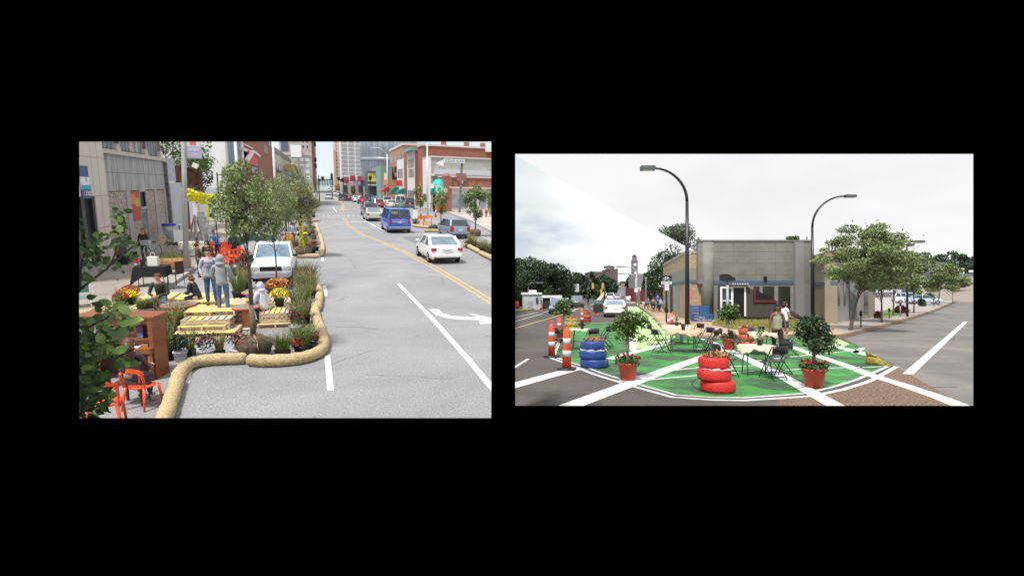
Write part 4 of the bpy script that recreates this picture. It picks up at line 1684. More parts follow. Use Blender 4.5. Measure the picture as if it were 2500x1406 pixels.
MB().box((w_ * .02, -d_ / 2 - 1.0, zt(715, 369, 250)), (4.2, .4, 5.0)).part('white_board', m_white, t)
t, w_, d_, h_ = pblock('brown_tower', 'narrow brown tower at the edge of the sky gap', 757, 765, 300, 262, 50, M('brick_umber', (.30, .21, .18), .85, .15, .5))
for z in (zt(760, 352, 262), zt(760, 390, 262), zt(760, 405, 262)):
    MB().box((w_ / 2 + .3, -d_ / 2 + 1, z), (.8, 2.4, 1.8)).part('balcony', m_dark, t)
# low row closing the view at the end of the street
t, w_, d_, h_ = pblock('glass_footbridge', 'pale glazed footbridge crossing the far end of the street', 764, 822, 431, 420, 6, M('bridge_pale', (.62, .72, .74), .4, .15, .3))
for i in range(9):
    MB().box((-w_ * .45 + i * w_ * .11, -d_ / 2 - .2, h_ * .55), (.7, .4, h_ * .5)).part('mullion', M('mullion_slate', (.12, .18, .2), .6, .1), t)
# right of the gap
t, w_, d_, h_ = pblock('pink_tower', 'slim pink and cream tower with a column of small dark windows', 813, 831, 300, 330, 40, M('render_pinkish', (.62, .50, .42), .8, .08, .4))
facade_windows(t, -w_ * .4, w_ * .4, zt(820, 440, 330), zt(820, 342, 330), 2, 11, -d_ / 2, wfrac=.3, hfrac=.5, glass=m_win)
MB().box((-w_ * .45, -d_ / 2 - .3, h_ * .3), (1.2, 1.2, h_ * .6)).part('pier', M('pier_salmon', (.55, .30, .22), .8, .1), t)
t, w_, d_, h_ = pblock('white_tower', 'broad white office tower with rows of grey window bands', 830, 893, 300, 300, 40, M('concrete_white', (.78, .80, .80), .8, .03, .4))
z0_ = zt(860, 430, 300)
for j in range(9):
    for i in range(4):
        zc = z0_ + (zt(860, 346, 300) - z0_) * (j + .55) / 8.6
        wq = MB().box((-w_ * .37 + i * w_ * .275, -d_ / 2 - .05, zc), (w_ * .235, .1, 1.5)).part('window', M('glass_grey', (.36, .38, .38), .3, .25, 1.5), t)
MB().box((0, -d_ / 2 - .3, z0_ - 2), (w_ * 1.02, .6, 3.5)).part('podium_band', M('podium_grey', (.5, .52, .52), .8, .1), t)
# curved glass arena
m_cg = M('curtain_glass', (.19, .23, .27), .2, .5, .25, st=(1, 1, .12), nr=.7)
cx = V(965, 400, 215).x
t = thing('curved_glass_building', 'dark blue grey glass building with a curved bulging front', 'building', (cx, 235, 0))
hh = zt(930, 330, 215)
rr_ = cx - V(889, 400, 215).x
mb = MB()
mb.lathe([(rr_ * .90, 0), (rr_ * .95, hh * .3), (rr_ * 1.0, hh * .62), (rr_ * 1.0, hh * .8), (rr_ * .96, hh * 1.02)], 48, sy=.9)
mb.part('facade', m_cg, t)
fin = MB()
for i in range(48):
    a_ = 2 * math.pi * i / 48
    fin.tube([(math.cos(a_) * rr_ * q * 1.003, math.sin(a_) * rr_ * q * .9 * 1.003, hh * z) for q, z in ((.90, 0), (.95, .3), (1.0, .62), (1.0, .8), (.96, 1.02))], .14, 4)
fin.part('fins', M('fin_grey', (.28, .31, .34), .4, .2), t)
MB().lathe([(rr_ * 1.01, hh * .60), (rr_ * 1.012, hh * .66)], 48, sy=.9).part('band', M('band_slate', (.25, .31, .36), .3, .2), t)
t, w_, d_, h_ = pblock('theatre_sign_building', 'dark low building carrying a big yellow sign with letters', 897, 933, 418, 175, 12, M('soffit_dark', (.10, .10, .10), .7, .2))
pn = MB().box((0, -d_ / 2 - .2, h_ * .76), (w_ * .96, .3, h_ * .3)).part('sign_panel', M('sign_yellow', (.62, .50, .14), .6, .12), t)
textobj('STIN B', 'lettering', M('letter_brown', (.12, .09, .03), .6, .1), pn, (.3, -d_ / 2 - .36, h_ * .80), (R(90), 0, 0), 2.0, fit=w_ * .7)
MB().box((0, -d_ / 2 - 1, h_ * .48), (w_ * .96, 2, .3)).part('canopy', m_white, t)
t, w_, d_, h_ = pblock('green_building', 'flat sage green building behind the white lamp post', 929, 957, 405, 160, 30, M('render_sage', (.22, .33, .29), .8, .05, .5))
MB().box((-.1, -d_ / 2 - .05, zt(943, 437, 160)), (w_ * .35, .1, 3.2)).part('white_panel', m_white, t)
t, w_, d_, h_ = pblock('market_hall', 'low pale stone hall at the end of the parking row', 832, 930, 447, 190, 10, M('hall_pale', (.42, .40, .40), .8, .3, .25))
for i in range(5):
    MB().box((-w_ * .4 + i * w_ * .19, -d_ / 2 - .1, h_ * .55), (w_ * .1, .2, h_ * .5)).part('window', m_win, t)
for i, (px, py, cl) in enumerate(((861, 436, (.4, .05, .07)), (879, 437, (.45, .05, .08)), (845, 440, (.35, .07, .1)), (868, 448, (.35, .25, .3)), (886, 448, (.1, .12, .22)))):
    MB().box((V(px, py, 185).x, 185, zt(px, py, 185)), (1.7, .3, 1.9)).top('hanging_sign', M('sign_mix%d' % i, cl, .6, .35, .8), ['red', 'crimson', 'dark maroon', 'pink grey', 'navy'][i] + ' street banner far down the road', 'banner', (0, 0, 0))

# right hand shops; each block is (left px, right px, top px, depth)
t, w_, d_, h_ = pblock('orange_brick_shop', 'orange brick shop with two red awnings far down on the right', 944, 1010, 440, 150, 25, M('brick_orange', (.50, .26, .14), .85, .15, 1))
facade_windows(t, -d_ * .45, d_ * .45, 1, h_ * .8, 3, 2, -w_ / 2, ax='y', side=-1)
for px in (936, 950):
    a_ = thing('red_awning', 'red shop awning %s' % ('nearer the white lamp post' if px > 940 else 'farther down the street'), 'awning', (V(px, 465, 140).x, 140, 0), 0, 'red shop awnings')
    za, zc = zt(px, 456, 140), zt(px, 468, 140)
    MB().add([(-1.0, -1.5, zc), (1.3, -1.5, zc), (1.3, 3.0, zc), (-1.0, 3.0, zc), (1.3, -1.5, za), (1.3, 3.0, za), (.9, -1.5, za), (.9, 3, za)], [(0, 1, 4, 6), (3, 7, 5, 2), (0, 6, 7, 3), (6, 4, 5, 7)]).part('canvas', M('awning_red', (.42, .03, .05), .7, .1), a_)
t, w_, d_, h_ = pblock('tall_brick_building', 'tall orange red brick building rising behind the white shop', 984, 1052, 356, 142, 30, M('brick_salmon', (.44, .20, .13), .9, .18, 1.5, kind='brick', mortar=(.4, .28, .22), ms=.01), cornice=M('cop_pale', (.6, .56, .52), .8, .1), ch=.6)
facade_windows(t, -d_ * .45, d_ * .45, h_ * .3, h_ * .9, 3, 3, -w_ / 2, ax='y', side=-1)
t, w_, d_, h_ = pblock('narrow_brick_shop', 'narrow tan brick shop with white side strip and red box sign', 986, 1018, 388, 128, 12, M('brick_tan2', (.42, .24, .15), .9, .18, 1.5))
MB().box((-w_ / 2 - .05, 0, h_ * .5), (.12, d_, h_)).part('white_front', m_white, t)
facade_windows(t, -d_ * .4, d_ * .4, h_ * .5, h_ * .85, 3, 1, -w_ / 2 - .08, ax='y', side=-1)
MB().box((-w_ / 2 - .9, -d_ / 2 + 2, h_ * .45), (1.4, .3, 1.4)).part('box_sign', M('sign_scarlet', (.6, .06, .04), .5, .1), t)
facade_windows(t, -w_ * .3, w_ * .4, h_ * .55, h_ * .75, 3, 1, -d_ / 2, wfrac=.3)
t, w_, d_, h_ = pblock('white_shop', 'white two storey shop with a green cornice and tall paned window', 1012, 1062, 366, 116, 11, M('paint_white_wall', (.78, .77, .75), .8, .05, 1))
MB().box((-w_ / 2 - .3, 0, h_ + .1), (1.2, d_ + .4, .7)).part('cornice', M('cornice_green', (.18, .40, .33), .7, .1), t)
facade_windows(t, -d_ * .42, d_ * .3, h_ * .5, h_ * .85, 5, 2, -w_ / 2, ax='y', side=-1, wfrac=.8, hfrac=.85, glass=M('glass_midgrey', (.25, .28, .28), .2, .3, 1))
facade_windows(t, -d_ * .42, d_ * .42, .3, h_ * .32, 3, 1, -w_ / 2, ax='y', side=-1, wfrac=.6)
MB().box((0, -d_ / 2 - .02, h_ * .5), (w_ * .98, .06, h_ * .98)).part('brick_side', m_brickr, t)
for px, Y in ((962, 128), (980, 121)):
    a_ = thing('green_awning', 'dark green rounded shop awning, the %s of two' % ('farther' if px < 970 else 'nearer'), 'awning', (V(px + 10, 465, Y).x, Y, 0), 0, 'green rounded awnings')
    za, zc = zt(px, 456 if px < 970 else 460, Y), zt(px, 474, Y)
    mb = MB()
    for q in range(7):
        an = q / 6 * math.pi / 2
        an2 = (q + 1) / 6 * math.pi / 2
        if q < 6:
            mb.add([(-2.0 * math.cos(an), -1.6, zc + (za - zc) * math.sin(an)), (-2.0 * math.cos(an), 1.8, zc + (za - zc) * math.sin(an)), (-2.0 * math.cos(an2), 1.8, zc + (za - zc) * math.sin(an2)), (-2.0 * math.cos(an2), -1.6, zc + (za - zc) * math.sin(an2)),
                    (0, -1.6, zc), (0, 1.8, zc)], [(0, 3, 2, 1), (0, 4, 3), (1, 2, 5)])
    mb.part('canvas', M('awning_green', (.03, .17, .12), .7, .1), a_)
t, w_, d_, h_ = pblock('long_brick_warehouse', 'long red brick warehouse with parapet posts behind the bar sign', 1032, 1221, 360, 110, 6, m_brickr, cornice=M('cop_pale'), ch=.35)
for q in (-.2, .1, .32):
    MB().box((w_ * q, 0, h_ + .7), (1.0, .8, 1.2)).part('parapet_post', m_brickr, t)
MB().box((w_ * .4, -d_ / 2 - .2, h_ - .2), (w_ * .2, .5, 1.0)).part('white_vent', m_white, t)
t, w_, d_, h_ = pblock('block_wall_building', 'grey concrete block building with a white awning strip and whitewashed front', 1052, 1221, 387, 98, 8, M('block_grey', (.38, .37, .33), .9, .15, 2, kind='brick', mortar=(.3, .3, .28), ms=.01), cornice=M('cop_pale'), ch=.25)
MB().box((-w_ / 2 - .05, 0, h_ * .5), (.15, d_, h_ * 1.0)).part('whitewashed_front', m_ww, t)
zq = zt(1100, 421, 98)
MB().box((-w_ * .05, -d_ / 2 - .5, zq), (w_ * .82, 1.0, .9)).part('metal_awning', M('awning_pale', (.60, .61, .66), .5, .1), t)
MB().box((0, -d_ / 2 - .3, zt(1100, 429, 98)), (w_, .5, .35)).part('gutter', m_white, t)
# nearest right hand shop: cream front below a brick parapet with a pointed tower
t, w_, d_, h_ = pblock('corner_cream_shop', 'cream fronted corner shop with red brick parapet and small pointed brick tower', 1096, 1221, 434, 86, 8, m_brickr, cornice=M('cop_pale'), ch=.25)
zq = zt(1150, 459, 86)
MB().box((0, -d_ / 2 - .15, zq / 2), (w_, .3, zq)).part('cream_front', M('shop_cream', (.62, .57, .50), .8, .06), t)
MB().box((0, -d_ / 2 - .4, zq), (w_, .5, .25)).part('string_course', m_cream, t)
facade_windows(t, -w_ * .47, w_ * .4, .7, zq * .72, 5, 1, -d_ / 2 - .3, wfrac=.75, hfrac=.95, glass=M('glass_shop', (.22, .25, .27), .15, .5, .8))
zq2 = zt(1089, 423, 86)
mb = MB()
mb.box((-w_ / 2 - .3, -d_ / 2 + .3, zq2 * .46), (1.3, 1.4, zq2 * .92))
mb.lathe([(.92, zq2 * .92), (.55, zq2 * .98), (.01, zq2 * 1.0)], 4, (-w_ / 2 - .3, -d_ / 2 + .3, 0), sm=False)
mb.part('tower', m_brickr, t)
MB().box((-w_ * .27, -d_ / 2 - .12, h_ * 1.0), (1.6, .4, 1.2)).part('parapet_pier', m_brickr, t)
MB().ell((-w_ * .27, -d_ / 2 - .35, h_ * .86), (.3, .1, .3)).part('medallion', M('cop_pale'), t)
a_ = thing('teal_dome_awning', 'big bright teal dome awning over the bar entrance', 'awning', (V(1072, 470, 87).x, 87, 0))
za, zc = zt(1072, 437, 87), zt(1072, 476, 87)
xw = abs(V(1092, 470, 87).x - V(1050, 470, 87).x) / 2
mb = MB()
mb.lathe([(1.0, zc), (.98, zc + (za - zc) * .35), (.85, zc + (za - zc) * .65), (.6, zc + (za - zc) * .87), (.3, zc + (za - zc) * .97), (.001, za)], 20, sx=xw, sy=1.6)
c_ = mb.part('canvas', M('awning_teal', (.03, .42, .33), .6, .08), a_)
textobj('De', 'lettering', M('letter_cream', (.75, .75, .5), .6, .05), c_, (.1, -1.62, zc + .9), (R(90), 0, 0), 1.6, .02)
MB().box((-xw * .9, -.9, zc + 1.4), (.5, .5, .7)).part('white_patch', m_white, c_)
MB().box((0, -.2, zc / 2), (xw * 1.4, .3, zc)).part('dark_entrance', m_dark, a_)
a_ = thing('bar_arrow_sign', 'grey pole holding a white arrow sign reading CZAR BAR', 'sign', (G(1122, 521).x, G(1122, 521).y, .1))
YS = G(1122, 521).y
zs = zt(1125, 396, YS)
MB().beam((0, 0, 0), (.35, 0, zs), .3).part('pole', M('pole_grey', (.16, .16, .17), .6, .2), a_)
xl = V(1071, 396, YS).x - V(1122, 521, YS).x
x2 = V(1133, 396, YS).x - V(1122, 521, YS).x
bd = MB()
bd.box(((xl + x2) / 2 + .4, -.2, zs), (x2 - xl - .8, .2, .55))
bd.prism([(xl - .5, -.35), (xl + .7, -.35 + .62), (xl + .7, -1.0 + .2)], -.1, .1, tf=lambda v: Vector((v.x, -.2 + v.z, zs + v.y - .1)))
pn = bd.part('arrow_board', m_white, a_)
textobj('CZAR\u2022BAR', 'lettering', M('letter_grey', (.2, .2, .2), .6, .1), pn, ((xl + x2) / 2 + .4, -.32, zs), (R(90), 0, 0), .5, .01, fit=(x2 - xl) * .75)

# ---------------------------------------------------------------- far street furniture (left picture)
t = thing('street_light', 'white street light with double arm on the right sidewalk', 'street lamp', (G(1044, 536).x, G(1044, 536).y, .12))
YS = G(1044, 536).y
zz_ = zt(1045, 352, YS)
MB().tube([(0, 0, 0), (0, 0, zz_)], [.13, .08], 10).part('pole', M('pole_white', (.62, .63, .63), .5, .06), t)
MB().tube([(0, 0, zz_), (-1.0, 0, zz_ + .1)], .05, 6).part('arm', M('pole_white'), t)
MB().box((-1.1, 0, zz_ + .08), (.8, .25, .15)).part('lamp_head', M('pole_white'), t)
t = thing('street_light', 'tall white street light with angled arm beside the green building', 'street lamp', (G(947, 491).x, G(947, 491).y, .12))
YS = G(947, 491).y
zz_ = zt(948, 378, YS)
MB().tube([(0, 0, 0), (0, 0, zz_)], [.22, .14], 8).part('pole', M('pole_white'), t)
MB().tube([(0, 0, zz_), (-1.6, 0, zz_ + 1.4), (-3.4, 0, zz_ + 1.5)], .09, 6).part('arm', M('pole_white'), t)
MB().box((-3.6, 0, zz_ + 1.45), (1.2, .35, .2)).part('lamp_head', M('pole_white'), t)


def signal(label, px, py, ytop, boxes, grp='far traffic signals', arm=None):
    g_ = G(px, py)
    YS = g_.y
    t = thing('traffic_signal', label, 'traffic signal', g_, 0, grp)
    zz_ = zt(px, ytop, YS)
    MB().tube([(0, 0, 0), (0, 0, zz_)], [.12, .08], 8).part('pole', m_blackm, t)
    if arm:
        xa = V(arm, ytop, YS).x - V(px, ytop, YS).x
        MB().tube([(0, 0, zz_ * .8), (xa, 0, zz_ * .84)], .1, 6).part('arm', m_blackm, t)
    for bx, by, hpx in boxes:
        x_ = V(bx, by, YS).x - V(px, by, YS).x
        MB().box((x_, -.2, zt(bx, by, YS)), (.6, .4, hpx * YS / 1300)).part('signal_head', m_black, t)
    return t


signal('traffic signal on the left of the street end with two hanging heads', 780, 492, 428, ((790, 436, 9), (782, 440, 5)), arm=815)
signal('traffic signal beside the pink tower', 812, 487, 420, ((812, 432, 14), (829, 437, 8)))
signal('thin dark signal pole left of the orange tree', 840, 489, 422, ((838, 440, 8),))
signal('dark signal pole among the far red banners', 848, 488, 430, ((835, 441, 7),), arm=870)
signal('dark signal pole left of the theatre sign', 885, 490, 426, ((886, 444, 5),))
signal('dark signal pole in front of the theatre sign', 905, 498, 426, ((905, 435, 9),), arm=902)
YS = 150
for px, pyb, pyt, wpx, lm, lb in ((829, 468, 447, 10, m_leafr, 'round orange autumn tree far down the street'), (863, 474, 453, 8, m_leafr, 'russet autumn tree behind the far parked cars'), (888, 470, 444, 12, m_leaf1, 'green tree in front of the theatre sign')):
    Y = G(px, pyb + 8).y
    s_ = Y / 1300
    tree('small_tree', lb, 'tree', G(px, pyb + 8), zt(px, pyt, Y), 2, wpx * s_, (pyb - pyt) / 2 * s_, lm, .15, 420, .55, nb=9, seed=px, cz=zt(px, (pyb + pyt) / 2, Y), group='far street trees', limbs=3)

# ---------------------------------------------------------------- cars of the left picture
def pcar(label, kind, col, px, py, rz=0, **kw):
    return car(label, kind, col, G(px, py), rz, **kw)


m_cw = paint('white', (.80, .80, .80))
m_cs = paint('silver', (.42, .43, .44))
m_cg_ = paint('bluegrey', (.20, .24, .31))
m_cbl = paint('blue', (.02, .11, .50))
m_crd = paint('red', (.42, .02, .02))
m_cmr = paint('maroon', (.14, .02, .03))
m_cbk = paint('black', (.02, .022, .03))
m_cte = paint('teal', (.10, .25, .30))
m_cbg = paint('beige', (.46, .43, .38))
m_cnv = paint('slate', (.13, .16, .23))
GR = 'cars queued and parked down the street'
t = wsed = pcar('white sedan driving away in the right lane beside the yellow line', 'sedan', m_cw, 1092, 645, R(2), scale=.97, group=GR, glass=m_glassl, name='driving_car')
t = pcar('blue grey hatchback parked between the planted kerb strips', 'hatch', m_cg_, 1124, 584, R(4), group=GR, glass=m_glass)
t = pcar('bright blue delivery van with yellow and orange lettering on its rear doors', 'van', m_cbl, 977, 570, R(2), group=GR, glass=m_glass, name='delivery_van', cat='van')
lt = [c for c in t.children if c.name.startswith('body')][0]
textobj('Super Market', 'lettering', M('letter_orange', (.75, .30, .04), .5, .05), t, (-.1, -.045, 1.12), (R(90), 0, 0), .2, .006, fit=1.05)
textobj('Refreshments', 'lettering', M('letter_white', (.7, .7, .75), .5, .05), t, (-.1, -.045, .98), (R(90), 0, 0), .16, .006, fit=1.05)
textobj('D&G', 'lettering', M('letter_yellow', (.75, .68, .08), .5, .05), t, (-.45, -.02, 1.78), (R(82), 0, 0), .26, .006, fit=.5)
MB().box((-.02, .30, 1.035), (1.35, .02, .012)).part('boot_seam', m_dark, wsed)
MB().box((0, -.035, .80), (.55, .02, .03)).part('chrome_strip', m_rim, wsed)
for q in (-.62, .5):
    MB().tube([(q, -.04, .30), (q, .1, .30)], .045, 8).part('exhaust', m_dark, wsed)
pcar('beige sedan with red lamps waiting behind the blue van', 'sedan', m_cbg, 916, 541, R(2), group=GR, glass=m_glassl)
pcar('slate grey sport utility car ahead of the beige sedan', 'suv', m_cnv, 906, 528, R(2), group=GR)
pcar('bright red sport car in the middle of the far queue', 'hatch', m_crd, 884.5, 498, 0, group=GR)
pcar('white sedan half hidden behind the bright red car', 'sedan', m_cw, 872, 494, 0, group=GR, detail=True)
pcar('dark maroon sedan at the left of the far queue', 'sedan', m_cmr, 860, 492, R(8), group=GR)
pcar('black car behind the bright red one on its right', 'suv', m_cbk, 902, 492, 0, group=GR)
pcar('pale teal car parked right of the bright red car', 'sedan', m_cte, 913, 494, 0, group=GR)
pcar('small red car behind the slate sport utility car', 'hatch', m_crd, 926, 508, 0, group=GR)
pcar('white pickup truck parked beside the white lamp post', 'pickup', m_cw, 949, 501, 0, group=GR, name='pickup_truck')
pcar('silver white sedan parked right behind the white pickup truck', 'sedan', m_cw, 958, 509, 0, group=GR)
pcar('white van parked behind the blue van roof', 'van', m_cw, 978, 505, 0, group=GR, name='van')
pcar('dark sport utility car parked right of the white van', 'suv', m_cbk, 1001, 508, 0, group=GR)
pcar('green grey car parked low in front of the white van', 'sedan', paint('green', (.12, .2, .18)), 978, 511, 0, group=GR)
pcar('dark pickup with red lamps driving alone in the far middle lane', 'pickup', m_cbk, 837, 491, 0, group=GR)
pcar('silver sedan coming towards the viewer in the far left lane', 'sedan', m_cs, 803, 486, R(180), group=GR, front=False)
pcar('white sport utility car coming down the far middle of the street', 'suv', m_cw, 819, 478.5, 0, group=GR)
pcar('grey car right of the far white sport utility car', 'sedan', m_cs, 828, 481, 0, group=GR)
pcar('tiny silver car farthest down the street', 'sedan', m_cs, 804, 466, R(180), group=GR, detail=False)
pcar('tiny white box van far down near the footbridge', 'van', m_cw, 808.5, 463.5, 0, group=GR, detail=False)
YP = G(648, 690)
t = car('white pickup truck facing the viewer behind the thin tree trunks', 'pickup', m_cw, G(663, 693), R(180), name='parked_pickup', group='white pickup truck', front=True, scale=.87, glass=M('glass_windscreen', (.16, .23, .30), .1, .3, 2), plate=False)

# ---------------------------------------------------------------- lamp post and banner
g_ = G(455, 661, .13)
t = thing('lamp_post', 'thick pale steel lamp post on the kerb with a lilac banner', 'lamp post', g_)
tp_ = V(448, 347, g_.y) - g_
MB().tube([(0, 0, 0), tp_ * .7, tp_ * 1.6], [.112, .10, .09], 16).part('pole', M('pole_pale', (.42, .42, .42), .45, .12, 2, metal=.3), t)
MB().box((0, 0, .05), (.52, .52, .1)).part('base_plate', M('base_grey', (.15, .15, .15), .7, .2), t, bevel=.02)
YB = g_.y
zA, zB, zC = zt(472, 365, YB), zt(472, 393, YB), zt(472, 330, YB)
xa, xb = V(453, 380, YB).x - g_.x, V(493, 380, YB).x - g_.x
b_ = thing('street_banner', 'lilac street banner reading OUR NAME under a red and green striped panel', 'banner', g_)
MB().bb(xa, -.02, zB, xb, .0, zA).part('lower_panel', M('banner_lilac', (.42, .40, .56), .7, .06), b_)
MB().bb(xa, -.02, zA, xb, .0, zC).part('upper_panel', M('banner_white', (.75, .76, .74), .7, .03), b_)
MB().bb(xa + (xb - xa) * .3, -.03, zA + .05, xa + (xb - xa) * .7, -.02, zC).part('stripe', M('banner_coral', (.68, .13, .17), .7, .05), b_)
for q in (0, .82):
    MB().bb(xa + (xb - xa) * q, -.03, zA + .05, xa + (xb - xa) * (q + .18), -.02, zC).part('stripe', M('banner_mint', (.50, .62, .50), .7, .1), b_)
textobj('OUR NAME', 'lettering', m_white, b_, ((xa + xb) / 2, -.03, zA - (zA - zB) * .35), (R(90), 0, 0), .17, .004, fit=(xb - xa) * .78)
MB().bb(xa + .1, -.026, zA - (zA - zB) * .64, xb - .08, -.02, zA - (zA - zB) * .60).bb(xa + .16, -.026, zA - (zA - zB) * .80, xb - .14, -.02, zA - (zA - zB) * .76).part('small_print', M('print_pale', (.62, .6, .72), .7, .05), b_)
MB().beam((0, 0, zA + .06), (xb + .03, 0, zA + .06), .03).beam((0, 0, zB - .02), (xb + .03, 0, zB - .02), .03).part('bracket', m_steel, b_)
f_ = thing('floodlight', 'small white floodlight on a bracket below the lilac banner', 'floodlight', (V(477, 405, 34).x, 34, zt(477, 405, 34)))
MB().box((0, 0, 0), (.28, .2, .24), (0, .4, 0)).part('housing', m_white, f_)
MB().beam((.1, 0, -.1), (.2, 0, -.9), .05).part('bracket', m_dark, f_)
# thin far poles
for px, py, yt, lb in ((589, 560, 348, 'slim white pole in front of the red brick building'), (677, 540, 348, 'slim white pole left of the beige office block')):
    gg = G(px, py)
    MB().tube([(0, 0, 0), (0, 0, zt(px, yt - 20, gg.y))], [.14, .11], 8).top('street_pole', M('pole_white'), lb, 'pole', gg, 0, 'slim white street poles')

# ---------------------------------------------------------------- garland
ga, gb = V(455, 473, 27.9), V(538, 486, 34)
t = thing('yellow_garland', 'fluffy bright yellow garland strung from the lamp post', 'garland', (0, 0, 0))
MB().tube([ga, gb], .015, 5).part('cord', m_white, t)
mb = MB()
for i in range(3200):
    q = random.random()
    p = ga + (gb - ga) * q
    p.z += random.uniform(-.25, .22) * (1 + .12 * math.sin(q * 20)) - .1 * math.sin(q * 3.1)
    p.x += random.uniform(-.1, .1)
    mb.leaf(p, .13, 0, .7)
mb.part('fringe', M('fringe_yellow', (.82, .78, .03), .7, .12), t)

# ---------------------------------------------------------------- trees behind, garden wall greenery
tree('yard_tree', 'leafy green tree behind the brick building and the lamp post', 'tree', G(440, 560), 9.5, 4.4, 2.9, 2.6, [m_leaf1, m_leafd], .14, 2600, .24, nb=14, seed=5, cz=zt(440, 378, G(440, 560).y), sparse=.36, group='trees in the yard')
tree('yard_tree', 'small dark leafy tree right of the lamp post in front of the white wall', 'tree', G(492, 545), 7.4, 4.0, 1.5, 2.3, [m_leafd, m_leaf1], .08, 1500, .24, nb=12, seed=8, cz=zt(492, 415, G(492, 545).y), sparse=.34, group='trees in the yard')
# street trees in front
for (px, pyb, pyc, wpx, hpx, rb, lb, n, lm, ls, sd, sh) in (
        (621, 868, 488, 76, 102, .42, 'nearest young street tree with a wrapped trunk and roped root ball', 9500, [m_leafo, m_leaf1], .062, 21, .25),
        (676, 714, 505, 60, 86, .42, 'young street tree in front of the white pickup truck', 5500, [m_leafo, m_leaf1], .075, 22, .25),
        (738, 628, 476, 52, 72, .5, 'young street tree with yellow wrapped trunk at the bed corner', 5200, [m_leafo, m_leafr], .10, 23, .25),
        (700, 575, 480, 50, 62, 0, 'street tree standing between the planted beds behind', 3400, [m_leafo, m_leaf1], .13, 24, .3)):
    g_ = G(px, pyb)
    s_ = g_.y / 1300
    zc = zt(px, pyc, g_.y + 0)
    t = tree('street_tree', lb, 'tree', g_, zc + hpx * s_, zc - hpx * s_ * .8, wpx * s_, hpx * s_, lm, .036 if px < 700 else .06, n, ls, nb=44, seed=sd, cz=zc, sparse=.22, rootball=rb, group='young street trees with root balls', shell=sh, limbs=22)
    if px == 621:
        MB().tube([(0, 0, .38), (.02, .01, .8), (0, 0, 1.25)], [.06, .075, .05], 10).part('trunk_wrap', M('burlap_wrap', (.16, .12, .09), .95, .3, 14, bump=.5), t)
        MB().tube([(0, 0, 1.2), (.005, 0, 1.9), (0, 0, 2.3)], [.038, .035, .03], 8).part('lower_trunk', m_bark, t)
    if px == 738:
        mb = MB()
        for i in range(500):
            q = random.random()
            mb.leaf((random.gauss(0, .06), random.gauss(0, .06), .5 + q * 1.8), .1, 0, .8)
        mb.part('yellow_wrap', M('fringe_yellow'), t)

# ---------------------------------------------------------------- near branch of the left edge
Yn = 5.4
t = thing('foreground_tree', 'close leafy branches reaching in from the left edge in front of the piano', 'tree', (V(60, 1000, Yn).x, Yn, 0))
ox = V(60, 1000, Yn).x


def nv(px, py, dy=0):
    v = V(px, py, Yn + dy)
    return Vector((v.x - ox, v.y - Yn, v.z))


tk = MB()
tk.tube(smooth_path([(0, 0, 0), nv(90, 1080), nv(140, 900), nv(150, 760)], 5), [.05] * 5 + [.04] * 5 + [.03] * 5 + [.025], 8)
brs = [[(150, 760), (195, 708), (240, 672), (270, 645), (285, 600), (292, 530)], [(270, 645), (305, 618), (325, 600)], [(195, 708), (200, 640), (232, 580)], [(150, 760), (200, 800), (262, 775), (300, 745), (312, 735)],
       [(140, 900), (215, 860), (270, 810), (320, 790)], [(140, 900), (230, 900), (290, 870), (330, 850)], [(90, 1080), (200, 960), (260, 930), (300, 900)], [(90, 1080), (190, 1010), (250, 990)]]
for b_ in brs:
    sp = smooth_path([nv(*q) for q in b_], 3)
    tk.tube(sp, [.014 - .010 * i / len(sp) for i in range(len(sp))], 6)
tk.part('trunk', m_bark, t)
lf = MB()
random.seed(31)


def bigleaf(p, size, dirv, mi):
    d = Vector(dirv).normalized()
    nrm_ = Vector((random.uniform(-.6, .6), -1, random.uniform(-.2, 1.0))).normalized()
    e = d.cross(nrm_).normalized()
    nn = e.cross(d).normalized()
    pts = []
    for q, wq, fold in ((0, .02, 0), (.25, .26, .07), (.55, .30, .08), (.8, .17, .03), (1.0, .01, -.08)):
        c_ = p + d * size * q + nn * (-.10 * size * q * q)
        pts.append((c_ - e * size * wq + nn * fold * size, c_, c_ + e * size * wq + nn * fold * size))
    vs = [x for tr_ in pts for x in tr_]
    fs = []
    for i in range(4):
        fs += [(i * 3, i * 3 + 1, i * 3 + 4, i * 3 + 3), (i * 3 + 1, i * 3 + 2, i * 3 + 5, i * 3 + 4)]
    lf.add(vs, fs, mi, True)


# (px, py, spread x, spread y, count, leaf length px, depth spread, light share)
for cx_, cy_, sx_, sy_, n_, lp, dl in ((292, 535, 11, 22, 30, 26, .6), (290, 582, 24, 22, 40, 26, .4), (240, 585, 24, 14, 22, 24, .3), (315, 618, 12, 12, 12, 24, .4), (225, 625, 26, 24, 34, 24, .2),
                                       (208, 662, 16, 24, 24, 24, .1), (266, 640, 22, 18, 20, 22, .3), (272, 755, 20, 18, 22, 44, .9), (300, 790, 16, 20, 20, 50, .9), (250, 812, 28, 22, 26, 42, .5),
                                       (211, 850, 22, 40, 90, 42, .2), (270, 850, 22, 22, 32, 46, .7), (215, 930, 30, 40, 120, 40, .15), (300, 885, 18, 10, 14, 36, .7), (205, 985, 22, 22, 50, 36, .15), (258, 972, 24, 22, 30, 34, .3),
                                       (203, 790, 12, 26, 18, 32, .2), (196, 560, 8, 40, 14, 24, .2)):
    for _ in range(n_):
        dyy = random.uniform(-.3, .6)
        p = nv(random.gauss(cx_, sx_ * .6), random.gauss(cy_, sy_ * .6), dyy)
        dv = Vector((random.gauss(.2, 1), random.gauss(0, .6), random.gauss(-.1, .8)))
        bigleaf(p, lp * .56 * Yn / 1300 * random.uniform(.55, 1.35), dv, 1 if random.random() < dl * .55 else 0)
